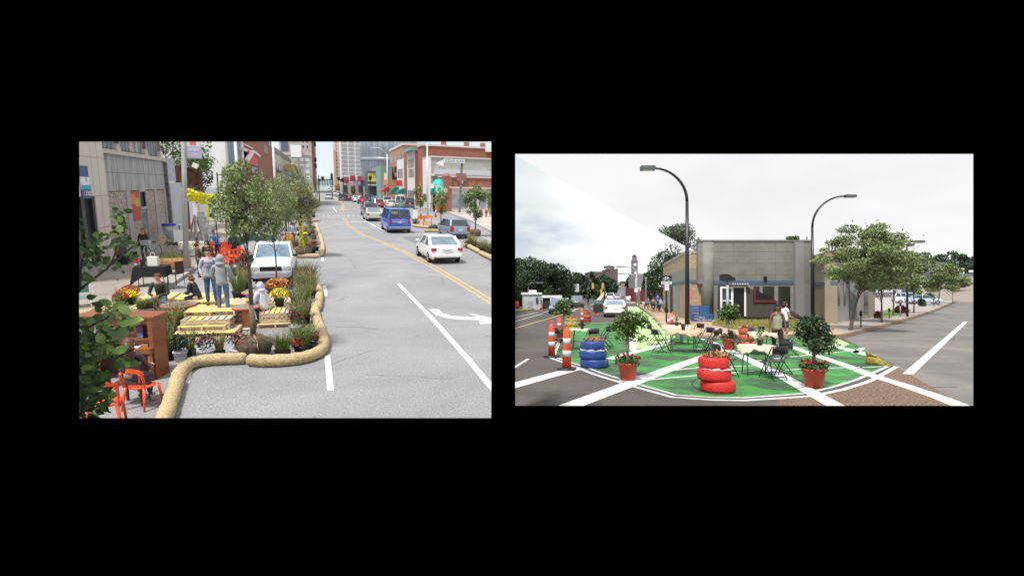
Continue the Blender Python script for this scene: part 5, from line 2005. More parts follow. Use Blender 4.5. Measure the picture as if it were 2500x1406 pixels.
lf.part('leaves', [M('leaf_near_dark', (.085, .165, .05), .45, .45, 9), M('leaf_near_light', (.32, .48, .12), .45, .3, 9)], t)
random.seed(41)

# ---------------------------------------------------------------- piano, player, orange chairs
g_ = G(384, 926)
rzp = -math.atan2(.09, .32)
t = thing('upright_piano', 'brown wooden upright piano standing on the asphalt', 'piano', g_, rzp)
m_pw = M('piano_wood', (.25, .078, .024), .35, .22, 3, st=(.5, 6, 6), coat=.2)
W_, D_, H_ = 1.46, .46, 1.33
MB().bb(-.09, 0, 0, 0, D_, H_ - .03).part('side_panel', m_pw, t)
MB().bb(-W_, 0, 0, -W_ + .09, D_, H_ - .03).part('side_panel', m_pw, t)
MB().bb(-W_ + .09, .17, .70, -.09, D_ - .002, H_ - .03).bb(-W_ + .09, .30, .05, -.09, D_ - .002, .70).part('case', m_pw, t)
MB().bb(-W_ - .05, -.02, H_ - .03, .06, D_ + .04, H_ + .02).part('lid', m_pw, t, bevel=.008)
MB().bb(-W_ + .16, .155, .93, -.16, .17, H_ - .12).part('upper_panel', M('piano_panel', (.30, .095, .03), .35, .3, 3, st=(.5, 6, 6), coat=.2), t)
MB().bb(-W_ + .02, -.12, .58, -.02, .30, .70).part('keybed', m_pw, t, bevel=.008)
MB().bb(-W_ + .12, -.10, .70, -.25, .06, .725).part('white_keys', M('ivory', (.75, .74, .70), .3, .03), t)
bk = MB()
x = -W_ + .15
i = 0
while x < -.3:
    if i % 7 not in (2, 6):
        bk.bb(x, -.03, .725, x + .012, .06, .737)
    x += .0235
    i += 1
bk.part('black_keys', m_black, t)
MB().bb(-W_ + .1, .06, .70, -.1, .168, .84).part('fallboard', m_pw, t)
MB().bb(-W_ + .092, .0, .84, -.092, .168, .87).part('music_shelf', m_pw, t)
for q in (-.06, -W_ + .06):
    MB().tube([(q, -.06, 0), (q, -.06, .3), (q, -.06, .58)], [.035, .05, .04], 10).part('front_leg', m_pw, t)
MB().bb(-W_ + .09, .28, .05, -.09, .30, .58).part('lower_panel', M('piano_wood_dark', (.05, .018, .01), .5, .2), t)
MB().bb(-.24, .0, .70, -.12, .06, .76).part('brass_plate', M('brass', (.5, .35, .1), .3, .1, metal=.6), t)


def loc_on(gp, rz, x, y, z):
    return Vector(gp) + Matrix.Rotation(rz, 3, 'Z') @ Vector((x, y, z))


b_ = thing('small_box', 'small black and blue bottle box on the piano shelf', 'box', loc_on(g_, rzp, -.28, .08, .87), rzp)
MB().box((0, 0, .13), (.13, .07, .26)).part('carton', M('box_navy', (.03, .03, .05), .4, .3), b_)
MB().box((0, -.037, .06), (.11, .004, .1)).part('label_panel', M('box_blue', (.12, .16, .30), .4, .4, 12), b_)
b_ = thing('framed_notice', 'white notice in a blue frame on the left of the piano', 'notice', loc_on(g_, rzp, -1.15, .09, .87), rzp, rx=R(-8))
MB().box((0, 0, .2), (.32, .02, .4)).part('frame', M('frame_blue', (.03, .12, .5), .5, .1), b_)
MB().box((0, -.012, .2), (.27, .004, .34)).part('paper', M('paper_white', (.75, .76, .78), .8, .05), b_)
gs = G(342, 958)
gs = G(331, 984)
t = thing('piano_bench', 'dark wooden bench under the woman at the piano', 'bench', gs, rzp)
MB().box((0, 0, .43), (.5, .34, .05)).part('seat', M('bench_dark', (.06, .03, .02), .5, .2), t)
for q in (-1, 1):
    for r_ in (-1, 1):
        MB().box((q * .21, r_ * .13, .2), (.04, .04, .41)).part('leg', M('bench_dark'), t)
person('woman with long brown hair in a plum jacket seated at the piano', gs, rzp, M('leather_plum', (.06, .035, .04), .35, .3, 9), M('jeans_dark', (.03, .045, .09), .8, .2), hair=M('hair_brown', (.085, .036, .016), .5, .3, 20, st=(8, 8, .5)), h=1.66, sit=True, seat=.46, fem=True, long_hair=True,
       arms=(((-.25, .18, .74), (-.18, .42, .74)), ((.25, .18, .74), (.18, .42, .74))), legs=(((-.13, .40, .52), (-.12, .38, .08)), ((.13, .40, .52), (.13, .30, .08))), shoes=M('shoe_brown', (.15, .09, .05), .6, .2))
gc = G(352, 990)
urban_chair('orange plastic chair behind the piano player with a black handbag on it', gc, R(-22), scale=.92)
b_ = thing('handbag', 'black handbag with tan leather strap on the orange chair', 'handbag', gc + Vector((.0, .02, .42)), R(-22))
MB().box((0, 0, .10), (.32, .10, .2), taper=.9).part('bag_body', M('bag_black', (.015, .014, .018), .35, .2), b_, bevel=.02)
MB().tube([(-.14, 0, .19), (0, 0, .24), (.14, 0, .19)], .01, 6).part('handle', M('bag_black'), b_)
MB().box((0, -.055, .1), (.04, .01, .12)).part('tassel', M('tan_leather', (.28, .09, .04), .5, .2), b_)
urban_chair('orange plastic chair cut off by the bottom edge behind the leaves', G(262, 1045), R(10), scale=1.05)
urban_chair('orange plastic chair at the far left corner below the leaves', G(206, 985), R(30), scale=1.05)
b_ = thing('plastic_cup', 'clear plastic cup standing under the orange chair', 'cup', G(375, 977))
MB().lathe([(.032, 0), (.045, .13), (.043, .13), (.03, .004)], 14).part('cup_body', M('cup_clear', (.5, .5, .56), .15, .1), b_)

# metal patio chair at the far left
g_ = G(200, 758)
t = thing('patio_chair', 'white framed green mesh patio chair at the far left edge', 'chair', g_, R(20))
for x_ in (-.25, .25):
    MB().tube([(x_, -.28, 0), (x_, -.25, .42), (x_, .25, .44), (x_, .28, 0)], .014, 6).part('side_frame', m_white, t)
    MB().tube([(x_, .22, .44), (x_, .33, .92)], .014, 6).part('back_post', m_white, t)
MB().box((0, 0, .43), (.48, .48, .015)).part('seat', M('mesh_green', (.12, .25, .2), .6, .1), t)
MB().box((0, .29, .72), (.48, .015, .42), (R(12), 0, 0)).part('backrest', M('mesh_green'), t)

# ---------------------------------------------------------------- pallets
yl_, gy_, wd_ = m_woody, m_woodg, m_wood


def pst(px, py, z, lb, rz=0, L=1.15, W=.85, cols=None, n=7, rot=False):
    g_ = G(px, py, z)
    g_.z = z - .14
    return pallet(lb, g_, rz + (R(90) if rot else 0), L if not rot else W, W if not rot else L, .14, cols or [wd_, gy_, wd_], n if not rot else 6)


RZ = R(-6)
pst(512, 801, .14, 'lowest front pallet of the stepped stack with a yellow front board', RZ, 1.5, 1.0, [yl_, wd_, wd_, wd_, wd_, wd_], rot=True)
pst(503, 787, .28, 'second pallet of the stepped stack, narrower than the lowest', RZ, 1.15, .8, [yl_, wd_, gy_, wd_, gy_, wd_], rot=True)
g0 = G(512, 772, .42)
for k in range(3):
    pallet('pallet of the stepped stack, %s under the yellow and grey boards' % ('bottom layer' if k == 0 else ('middle layer' if k == 1 else 'upper grey layer')), (g0.x, g0.y, k * .14), RZ, 1.2, .8, .14, [gy_, yl_, yl_, gy_, gy_, gy_, gy_] if k == 2 else [gy_, wd_, wd_], 7)
g0 = G(524, 751, .56)
for k in range(4):
    pallet('pallet of the tall back stack where two young men stand, %s' % ('lowest layer', 'second layer', 'third layer', 'top layer with yellow boards')[k], (g0.x, g0.y, k * .14), RZ + (R(90) if k == 3 else 0), (1.2 if k < 3 else .95), (.95 if k < 3 else 1.3), .14, [yl_, wd_, yl_, yl_, wd_, yl_] if k == 3 else [wd_, gy_], 6)
g0 = G(679, 757, .42)
for k in range(3):
    pallet('pallet of the right bench stack, %s' % ('lowest layer', 'middle layer', 'top layer with two yellow boards')[k], (g0.x, g0.y, k * .14), R(-2), .92, .8, .14, [wd_, wd_, yl_, yl_, wd_, gy_, wd_] if k == 2 else [wd_, gy_], 7)
pst(674, 786, .14, 'low pallet step with yellow board in front of the right bench stack', R(-2), .95, .45, [wd_, yl_, wd_], rot=True)
for px, py, n_, lb, cc in ((700, 731, 2, 'short pallet stack right of the white hooded person', [wd_]), (603, 736, 2, 'pallet stack behind the wrapped tree trunk', [wd_, gy_]), (566, 735, 2, 'pallet stack just right of the grey hooded man', [wd_]),
                           (503, 728, 3, 'pallet stack with yellow edge behind the two standing men', [yl_, wd_]), (474, 722, 3, 'pallet stack under the woman in the black jacket', [yl_, yl_, wd_]),
                           (388, 722, 3, 'pallet stack under the seated man in green', [yl_, wd_]), (335, 745, 2, 'pallet stack topped with white and yellow boards behind the piano', [gy_, wd_, yl_, gy_]), (268, 752, 2, 'pallet stack behind the left end of the piano', [wd_]),
                           (212, 764, 2, 'pallet stack at the far left edge behind the patio chair', [yl_, wd_])):
    g0 = G(px, py, .14 * n_)
    for k in range(n_):
        pallet(lb + (', top layer' if k == n_ - 1 else (', bottom layer' if k == 0 else ', middle layer')), (g0.x, g0.y, k * .14), R(-3) + (R(90) if cc[0] == yl_ else 0), 1.05, .95, .14, cc if k == n_ - 1 else [wd_], 6)
g0 = G(436, 742, .62)
spool('low round cable spool table with a red rim in front of the seated woman', (g0.x, g0.y, 0), .46, .62, .24)
g0 = G(600, 748, .62)
spool('cable spool table with a red rim beside the wrapped tree trunk', (g0.x, g0.y, 0), .36, .62, .14)
g0 = G(622, 712, .62)
spool('farther cable spool table with a red rim left of the white hooded person', (g0.x, g0.y, 0), .40, .62, .14)
g0 = G(207, 770, .55)
spool('cable spool table at the far left edge behind the piano', (g0.x, g0.y, 0), .42, .55, .2)

# ---------------------------------------------------------------- people of the left picture
jn = M('jeans_blue', (.09, .15, .26), .85, .2, 8)
g0 = G(397, 731, .42)
person('bearded man in a dark green jacket seated on pallets with a phone', (g0.x, g0.y - .05, 0), R(170), M('jacket_olive', (.035, .038, .028), .8, .25, 8), jn, hair=M('hair_auburn', (.16, .055, .02), .7, .2), skin=M('skin_ruddy', (.55, .26, .18), .6, .1), h=1.8, sit=True, seat=.42,
       arms=(((-.30, .18, .70), (-.05, .42, .66)), ((.30, .18, .70), (.05, .42, .66))), legs=(((-.22, .42, .50), (-.25, .45, .08)), ((.22, .42, .50), (.22, .50, .08))), lean=(0, .12), coat=.05, shoes=M('shoe_brown'), head_turn=R(35))
g0 = G(484, 730, .42)
person('woman with brown hair in a black jacket seated sideways on pallets', (g0.x, g0.y, 0), R(75), M('jacket_black', (.018, .018, .026), .7, .3, 9), M('jeans_navy', (.02, .03, .07), .85, .2), hair=M('hair_chestnut', (.13, .055, .03), .6, .2), h=1.68, sit=True, seat=.42, fem=True,
       arms=(((-.24, .22, .72), (-.08, .42, .72)), ((.24, .22, .72), (.08, .42, .72))), legs=(((-.13, .40, .55), (-.13, .2, .10)), ((.13, .40, .55), (.13, .3, .10))), lean=(0, .18), coat=.05)
g0 = G(523, 742, .42)
gk = V(515, 742, G(515, 745, .56).y)
gk = G(519, 744, .56)
man = person('young man in a pale grey KANSAS STATE sweatshirt standing on the pallets', (gk.x, gk.y, .56), R(176), M('sweat_pale', (.40, .41, .46), .9, .08, 6), M('jeans_mid', (.06, .11, .19), .85, .25, 8), hair=M('hair_dark', (.035, .02, .012), .6, .2), h=1.80,
             arms=(((-.27, .02, 1.14), (-.19, .16, .96)), ((.27, .02, 1.14), (.19, .16, .96))), coat=.06, shoes=M('shoe_grey', (.10, .09, .08), .7, .2))
textobj('KANSAS', 'lettering', M('letter_purple', (.06, .03, .22), .7, .05), man, (0, .165, 1.33), (R(90), 0, R(180)), .10, .012, fit=.31)
textobj('STATE', 'lettering', M('letter_purple'), man, (0, .17, 1.22), (R(90), 0, R(180)), .10, .012, fit=.22)
gk = G(547, 762, .42)
person('man in a grey hooded sweatshirt and jeans standing with his back to the viewer', (gk.x, gk.y, .42), R(-6), M('sweat_grey', (.30, .33, .35), .9, .1, 6), jn, hood=M('sweat_grey'), h=1.80,
       arms=(((-.28, .04, 1.14), (-.20, .20, .98)), ((.28, .04, 1.14), (.20, .20, .98))), coat=.10)
gk = G(488, 677)
person('woman with dark red hair in a brown coat standing in profile', gk, R(-70), M('coat_brown', (.10, .07, .05), .8, .25, 8), M('trousers_navy', (.02, .025, .045), .85, .2), hair=M('hair_darkred', (.10, .02, .015), .6, .2), h=1.70, fem=True, coat=.12,
       arms=(((-.2, .12, 1.14), (-.08, .32, 1.08)), ((.2, .12, 1.14), (.08, .32, 1.08))))
gk = G(511, 672)
person('woman in a dark brown hooded jacket facing the viewer', gk, R(165), M('jacket_darkbrown', (.035, .022, .018), .8, .25), M('trousers_black', (.02, .02, .025), .85, .2), hood=M('jacket_darkbrown'), h=1.70, fem=True, coat=.1,
       arms=(((-.22, .05, 1.14), (-.06, .24, 1.08)), ((.22, .05, 1.14), (.06, .24, 1.08))))
gk = G(534, 632)
person('person in a bright blue jacket bending forward over the table', gk, R(160), M('jacket_sky', (.10, .30, .60), .7, .12), M('jeans_dark'), hair=M('hair_black', (.01, .01, .01), .6, .2), h=1.72, lean=(0, .34),
       arms=(((-.28, .42, 1.10), (-.30, .48, .84)), ((.28, .42, 1.10), (.30, .48, .84))), coat=.06, look=R(-35))
gk = G(573, 640)
person('person in dark navy clothes beyond the orange chairs', gk, R(30), M('jacket_navy', (.02, .03, .06), .8, .2), M('trousers_navy'), hair=M('hair_black'), h=1.75, coat=.06)
gk = G(356, 640)
person('smiling woman in a brown jacket holding a bicycle in front of the shopfront', (gk.x, gk.y, .13), R(172), M('jacket_brown', (.05, .03, .02), .7, .25), M('trousers_grey', (.045, .05, .05), .85, .2), hair=M('hair_auburn'), h=1.72, fem=True, coat=.06,
       arms=(((-.27, .08, 1.12), (-.34, .30, 1.0)), ((.25, .02, 1.14), (.22, .2, 1.0))))
g0 = G(650, 757, .42)
person('person in a white hooded sweatshirt sitting on the pallet bench', (g0.x - .05, g0.y, 0), R(55), M('sweat_white', (.60, .63, .70), .9, .06, 6), jn, hood=M('sweat_white'), h=1.75, sit=True, seat=.42,
       arms=(((-.24, .16, .74), (-.10, .38, .74)), ((.24, .16, .74), (.10, .38, .74))), legs=(((-.14, .42, .50), (-.16, .42, .08)), ((.14, .42, .50), (.14, .38, .08))), lean=(0, .10), coat=.05)
gk = G(716, 600)
person('person in a pale lilac top standing by the small table behind the pickup', gk, R(20), M('top_lilac', (.35, .35, .50), .8, .15), M('jeans_dark'), hair=M('hair_dark'), h=1.7)


# bicycle
def bicycle(label, loc, rz, fr, grp='bicycles', basket=False):
    t = thing('bicycle', label, 'bicycle', loc, rz, grp)
    for y in (-.52, .52):
        w_ = MB().lathe([(.33, -.018), (.345, 0), (.33, .018), (.315, 0), (.33, -.018)], 28, (0, y, .345), axis='x', cap=False).part('wheel', m_tyre, t)
        mb = MB()
        for k in range(9):
            a_ = k * .698
            mb.beam((0, y, .345), (0, y + math.cos(a_) * .32, .345 + math.sin(a_) * .32), .006)
        mb.part('spokes', m_steel, w_)
        if fr != m_black:
            MB().tube([(0, y + math.cos(a_) * .365, .345 + math.sin(a_) * .365) for a_ in [.2 + i * .25 for i in range(11)]], .02, 5).part('mudguard', fr, t)
    mb = MB()
    for a_, b_ in (((0, -.52, .345), (0, -.1, .3)), ((0, -.1, .3), (0, -.2, .82)), ((0, -.1, .3), (0, .38, .72)), ((0, -.18, .66), (0, .38, .78)), ((0, .52, .345), (0, .36, .95)), ((0, -.52, .345), (0, -.18, .66))):
        mb.tube([a_, b_], .02, 6)
    mb.part('frame', fr, t)
    MB().tube([(-.28, .24, .98), (-.1, .36, 1.02), (.1, .36, 1.02), (.28, .24, .98)], .014, 6).part('handlebar', m_steel, t)
    MB().ell((0, -.22, .87), (.09, .14, .035), 10, 6).part('saddle', m_black, t)
    if basket:
        MB().box((0, .56, .88), (.34, .24, .22), taper=1.15).part('basket', M('basket_wire', (.5, .52, .55), .5, .3, 30), t)
    return t


gk = G(371, 641)
bicycle('pale blue bicycle with a wire basket held by the woman in brown', (gk.x, gk.y + .3, .13), R(168), M('bike_paleblue', (.40, .50, .60), .4, .1), basket=True)
gk = G(517, 598)
bicycle('black bicycle parked near the big leaning sticks', (gk.x, gk.y, .13), R(80), m_black)

# black table, bag, flowers, chair
g0 = G(377, 705)
t = thing('draped_table', 'folding table under a long black cloth', 'table', (g0.x, g0.y, .13), R(-4))
MB().box((0, 0, .73), (.98, .6, .03)).part('tabletop', m_dark, t)
for q in (-1, 1):
    for r_ in (-1, 1):
        MB().tube([(q * .42, r_ * .22, 0), (q * .42, r_ * .22, .72)], .015, 6).part('leg', m_blackm, t)
mb = MB()
vs = [(-.52, -.33, .75), (.52, -.33, .75), (.52, .33, .75), (-.52, .33, .75), (-.66, -.42, .05), (-.25, -.38, .38), (.53, -.36, .36), (.56, .34, .42), (-.56, .36, .3)]
mb.add(vs, [(0, 1, 2, 3), (0, 4, 5), (0, 5, 6, 1), (1, 6, 7, 2), (2, 7, 8, 3), (3, 8, 4, 0)])
mb.top('black_tablecloth', M('cloth_black', (.008, .008, .01), .9, .2), 'black cloth hanging low over the folding table', 'tablecloth', (g0.x, g0.y, .135), R(-4))
b_ = thing('paper_bag', 'white paper carrier bag on the black table', 'bag', (g0.x + .05, g0.y, .89), R(-10))
MB().box((0, 0, .17), (.34, .16, .34)).part('bag_body', M('paper_bag_white', (.74, .72, .68), .8, .04), b_)
MB().tube([(-.08, 0, .34), (-.06, 0, .5), (.06, 0, .5), (.08, 0, .34)], .01, 5).part('handle', m_white, b_)
b_ = thing('flower_vase', 'small glass vase of red flowers on the black table', 'vase', (g0.x - .48, g0.y - .1, .89))
MB().lathe([(.05, 0), (.06, .12), (.001, .12)], 12).part('vase', M('vase_glass', (.35, .4, .36), .2, .1), b_)
mb = MB()
for _ in range(60):
    mb.leaf((random.gauss(0, .07), random.gauss(0, .05), .22 + random.gauss(0, .05)), .07, 0, .8)
mb.part('blooms', M('petal_scarlet', (.55, .04, .05), .6, .2), b_)
b_ = thing('framed_card', 'small dark framed card standing on the black table', 'frame', (g0.x - .28, g0.y - .05, .89), R(10), rx=R(-10))
MB().box((0, 0, .12), (.16, .02, .24)).part('frame', m_dark, b_)
b_ = thing('wire_chair', 'dark wire chair with a coat over it beside the black table', 'chair', (g0.x + .75, g0.y - .05, .13), R(60))
for q in (-1, 1):
    for r_ in (-1, 1):
        MB().tube([(q * .2, r_ * .2, 0), (q * .18, r_ * .18, .45)], .012, 5).part('leg', m_blackm, b_)
MB().box((0, 0, .45), (.4, .4, .03)).part('seat', m_black, b_)
MB().box((0, -.2, .7), (.4, .03, .45)).part('backrest', M('coat_wine', (.06, .015, .02), .8, .3), b_)
t = thing('burlap_planter', 'long burlap wrapped planter of green grass behind the black table', 'planter', (G(427, 662).x, G(427, 662).y, .13), R(0))
MB().box((0, 0, .25), (1.25, .8, .5)).part('burlap', M('burlap_orange', (.42, .24, .09), .9, .3, 10, bump=.5), t, bevel=.12)
mb = MB()
for _ in range(500):
    mb.blade((random.uniform(-.55, .55), random.uniform(-.35, .35), .46), (random.gauss(0, .06), random.gauss(0, .06), 0), random.uniform(.1, .22), .008)
mb.part('grass', m_grass1, t)
t = thing('timber_planter', 'grey timber planter box of low greenery with a leaning white board', 'planter', (G(432, 625).x, G(432, 625).y, .13))
MB().box((0, 0, .22), (1.1, .7, .44)).part('box', m_woodg, t)
mb = MB()
for _ in range(300):
    mb.leaf((random.uniform(-.5, .5), random.uniform(-.3, .3), .46 + random.uniform(0, .15)), .09, 0)
mb.part('greenery', m_leafd, t)
b_ = thing('white_board', 'plain white board leaning by the lamp post', 'board', (G(443, 618).x, G(443, 618).y, .5), R(10), rx=R(-12))
MB().box((0, 0, .4), (.6, .03, .85)).part('panel', m_white, b_)
t = thing('display_table', 'table with a spotted white cloth behind the lamp post', 'table', (G(478, 632).x, G(478, 632).y, .13), 0)
MB().box((0, 0, .74), (1.3, .65, .03)).part('tabletop', m_white, t)
for q in (-1, 1):
    for r_ in (-1, 1):
        MB().box((q * .55, r_ * .25, .36), (.04, .04, .72)).part('leg', m_blackm, t)
o_ = MB().box((0, 0, .58), (1.36, .70, .36)).top('spotted_cloth', M('cloth_spotted', (.62, .62, .50), .9, .35, 9, lo=.45, hi=.55), 'white spotted cloth on the display table', 'tablecloth', (G(478, 632).x, G(478, 632).y, .14))
b_ = thing('dark_bottle', 'dark bottle on the spotted tablecloth', 'bottle', (G(478, 632).x + .1, G(478, 632).y, .9))
MB().lathe([(.04, 0), (.04, .18), (.015, .24), (.015, .3), (.001, .3)], 10).part('bottle_body', m_black, b_)

# recycling bag stand, leaning pallet, poster board, bench
g0 = G(416, 594)
t = thing('recycling_bin', 'clear bag recycling stand with a blue rim by the corrugated fence', 'bin', (g0.x, g0.y, .13))
MB().lathe([(.30, 1.02), (.42, 1.05), (.42, 1.13), (.36, 1.15), (.001, 1.15)], 20).part('rim', M('bin_blue', (.03, .04, .50), .4, .1), t)
MB().lathe([(.05, .12), (.22, .3), (.34, .7), (.38, 1.03)], 14).part('bag', M('bag_clear', (.48, .52, .60), .3, .3, 4), t)
for k in range(4):
    a_ = .78 + k * 1.57
    MB().tube([(math.cos(a_) * .4, math.sin(a_) * .4, 0), (math.cos(a_) * .39, math.sin(a_) * .39, 1.05)], .012, 5).part('leg', m_steel, t)
pallet('small wooden crate panel leaning against the shopfront', (G(397, 599).x, G(397, 599).y, .13), R(90), .95, .4, .08, [wd_], 5, ry=R(-68), name='leaning_pallet', group=None)
b_ = thing('poster_board', 'narrow white poster board leaning at the end of the shopfront', 'poster', (G(404, 584).x - .1, G(404, 584).y, .13), R(80), rx=R(-6))
MB().box((0, 0, 1.2), (.55, .03, 1.4)).part('panel', m_white, b_)
MB().box((.05, -.02, 1.5), (.25, .01, .3)).part('print', M('print_black', (.1, .1, .15), .7, .5, 20), b_)
g0 = G(313, 648)
t = thing('street_bench', 'black slatted metal bench in front of the chipboard window', 'bench', (g0.x, g0.y, .13), R(90))
for i in range(12):
    MB().box((-.7 + i * .127, .22, .68), (.04, .02, .45)).part('back_slat', m_blackm, t)
MB().box((0, 0, .44), (1.5, .42, .04)).part('seat', m_blackm, t)
for q in (-1, 1):
    MB().box((q * .7, 0, .22), (.05, .42, .44)).part('leg', m_blackm, t)
# stick tepee and easel
g0 = G(497, 600)
t = thing('stick_tepee', 'tall tepee of pale leaning boards with paper sheets', 'sculpture', (g0.x, g0.y, .13))
zt_ = zt(482, 525, g0.y) - .1
for i in range(12):
    a_ = i * .55
    MB().beam((math.cos(a_) * .95, math.sin(a_) * .7, 0), (math.cos(a_ + .3) * .15 - .25, math.sin(a_) * .1, zt_ * random.uniform(.9, 1.02)), .09, .03).part('stick', M('stick_pale', (.46, .42, .37), .8, .25, 6), t)
for q in ((.15, -.6, 1.3), (.3, -.6, .9), (.1, -.5, 1.8)):
    MB().box(q, (.4, .02, .5), (R(12), 0, 0)).part('sheet', M('sheet_lilac', (.55, .55, .62), .8, .2, 5), t)
t = thing('cafe_table', 'thin black high table in the yard left of the lamp post', 'table', (G(441, 590).x, G(441, 590).y, .13))
MB().lathe([(.001, 1.0), (.3, 1.0), (.3, 1.03), (.001, 1.03)], 18).part('tabletop', m_white, t)
MB().tube([(0, 0, 0), (0, 0, 1.0)], .03, 8).part('stem', m_blackm, t)
t = thing('scaffold_rack', 'yellow painted rack leaning in the yard entrance', 'rack', (G(443, 572).x, G(443, 572).y, .13), R(15))
for q in (-.45, .45):
    MB().beam((q, 0, 0), (q, .1, 2.9), .1).part('upright', M('rack_yellow', (.45, .33, .05), .8, .3, 6), t)
for k in range(7):
    MB().box((0, .05, .3 + k * .4), (.9, .05, .12)).part('rung', M('rack_yellow'), t)
t = thing('notice_board', 'white and yellow notice boards hanging in the yard', 'board', (V(487, 520, 50).x, 50, .13))
MB().box((0, 0, zt(483, 517, 50)), (.9, .05, 1.1)).part('panel', m_white, t)
MB().box((.62, -.1, zt(487, 525, 50)), (.2, .05, 1.2)).part('ribbon', M('fringe_yellow'), t)
MB().beam((0, 0, 0), (0, 0, 2.6), .06).part('post', m_woodg, t)
t = thing('side_table', 'dark wire side table with blue rimmed bowl by the white wall', 'table', (G(518, 559).x, G(518, 559).y, .13))
for q in (-1, 1):
    for r_ in (-1, 1):
        MB().tube([(q * .3, r_ * .3, 0), (q * .3, r_ * .3, .9)], .02, 5).part('leg', m_blackm, t)
MB().box((0, 0, .9), (.7, .7, .03)).part('tabletop', m_blackm, t)
MB().lathe([(.2, .93), (.35, 1.15), (.37, 1.2), (.001, 1.2)], 14).part('bowl', M('bin_blue'), t)
# ---------------------------------------------------------------- stacked orange chairs, tarp, bins
k = 0
for px, py, rz in ((548, 643, 30), (560, 650, -40), (572, 646, 80), (585, 652, 10), (553, 659, 160), (528, 655, 100)):
    k += 1
    urban_chair('orange plastic chair in the cluster beyond the grey hooded man, %s' % ('backmost on the left', 'front centre', 'behind the centre', 'at the right end', 'nearest the viewer', 'leftmost beside the brown coat')[k - 1], G(px, py), R(rz), scale=1.1)
g0 = G(545, 629)
t = thing('orange_crate', 'orange plastic barrier crate behind the chairs', 'crate', g0)
for z in (.15, .45, .75):
    MB().box((0, 0, z), (1.7, .08, .18)).part('rail', m_orange, t)
for q in range(6):
    MB().box((-.8 + q * .32, .0, .45), (.08, .1, .9)).part('upright', m_orange, t)
t = thing('turquoise_tarp', 'bright turquoise canopy cloth stretched behind the nearest tree', 'canopy', (G(620, 640).x, G(620, 640).y, 0))
YT = G(620, 640).y
mb = MB()
pts = []
for i in range(9):
    for j in range(5):
        px = 567 + (668 - 567) * i / 8
        v = V(px, 571 + 6 * math.sin(i * 1.3) + abs(i - 4) * 1.5, YT + j * .7)
        pts.append((v.x - G(620, 640).x, j * .7, v.z - .12 * j + .05 * math.sin(i * 2 + j)))
fs = []
for i in range(8):
    for j in range(4):
        fs.append((i * 5 + j, (i + 1) * 5 + j, (i + 1) * 5 + j + 1, i * 5 + j + 1))
mb.add(pts, fs, 0, True)
mb.part('cloth', M('tarp_turquoise', (.02, .42, .50), .6, .15, 3), t)
for q in (-1.6, 1.6):
    for y in (0, 2.7):
        MB().tube([(q, y, 0), (q, y, 2.2)], .025, 6).part('pole', m_blackm, t)
t = thing('black_bin', 'shiny black bin bag beside the orange chairs', 'bin bag', G(580, 672))
MB().ell((0, 0, .28), (.4, .35, .3), 14, 9, jit=.08).part('bag', m_black, t)
t = thing('garden_table', 'small pale garden table behind the pickup', 'table', G(708, 594))
MB().box((0, 0, .72), (1.1, .6, .04)).part('tabletop', m_white, t)
for q in (-1, 1):
    MB().box((q * .45, 0, .35), (.04, .5, .7)).part('leg', m_white, t)
MB().box((.9, 0, .70), (.5, .5, .05)).part('stool_top', M('stool_yellow', (.7, .6, .05), .6, .1), t)
t = thing('orange_barrel', 'orange brown barrel planter behind the pickup mirror', 'barrel', G(706, 622))
MB().lathe([(.24, 0), (.30, .4), (.30, .9), (.26, 1.15), (.001, 1.15)], 18).part('barrel_body', M('barrel_orange', (.50, .20, .03), .7, .2), t)

# ---------------------------------------------------------------- potted plants of the left picture
def gp(px, py, *a_, **k_):
    return grass_pot(a_[0], G(px, py), *a_[1:], **k_)


gp(466, 869, 'upright green grass in a small black pot second from the piano', .62, .11, square=True, n=110, spread=.3, straw=.4, ph=.18)
gp(537, 868, 'straw coloured upright grass in a small black pot behind the long wattle', .58, .11, square=True, n=100, spread=.35, straw=.7, ph=.14)
gp(621, 874, 'green and straw grass in a small black pot in front of the root ball', .62, .12, square=True, n=120, spread=.5, straw=.5, ph=.14)
gp(691, 874, 'bushy green grass in a square black pot with a white tag', .55, .17, square=True, n=260, spread=.6, straw=.15, ph=.22, seeds=.25)
gp(742, 868, 'big green fountain grass in a black pot in the planted corner', .70, .17, n=330, spread=.5, straw=.15, ph=.26, seeds=.2)
gp(728, 800, 'wide grass clump left of the wattle joint with a straw tint', .62, .18, n=300, spread=.45, straw=.3, seeds=.35)
gp(744, 790, 'bright green reedy grass beside the wattle joint', .72, .17, n=300, spread=.4, straw=.25)
gp(726, 762, 'dense dark green grass beside the bench stack', .66, .19, n=320, spread=.5, straw=.1, seeds=.3)
gp(745, 752, 'tall dark grass close to the short wattle', .75, .19, n=320, spread=.45, straw=.15, seeds=.3)
gp(740, 722, 'tall green grass with brownish seed heads', .80, .19, n=300, spread=.45, straw=.2, seeds=.5)
gp(760, 728, 'tall straw green grass at the road edge', .85, .19, n=300, spread=.45, straw=.5, seeds=.2)
gp(758, 702, 'tall yellow green grass at the head of the planted strip', .95, .19, n=260, spread=.45, straw=.4)
gp(738, 692, 'fine green grass clump left of the yellow green grass', .75, .19, n=280, spread=.5, straw=.1, seeds=.4)
gp(585, 728, 'green grass clump behind the thin trunk', .95, .24, n=300, spread=.45, straw=.15, seeds=.4)
gp(600, 705, 'straw grass clump under the pickup bumper', .8, .2, n=200, spread=.5, straw=.6)
gp(422, 815, 'large reddish green grass beside the piano', .68, .22, n=330, spread=.45, straw=.35, seeds=.4)
gp(440, 800, 'dark grass clump between piano and spool table', .62, .2, n=260, spread=.45, straw=.1, seeds=.3)
gp(410, 880, 'thin upright grass right at the piano side', .85, .12, n=110, spread=.3, straw=.5)
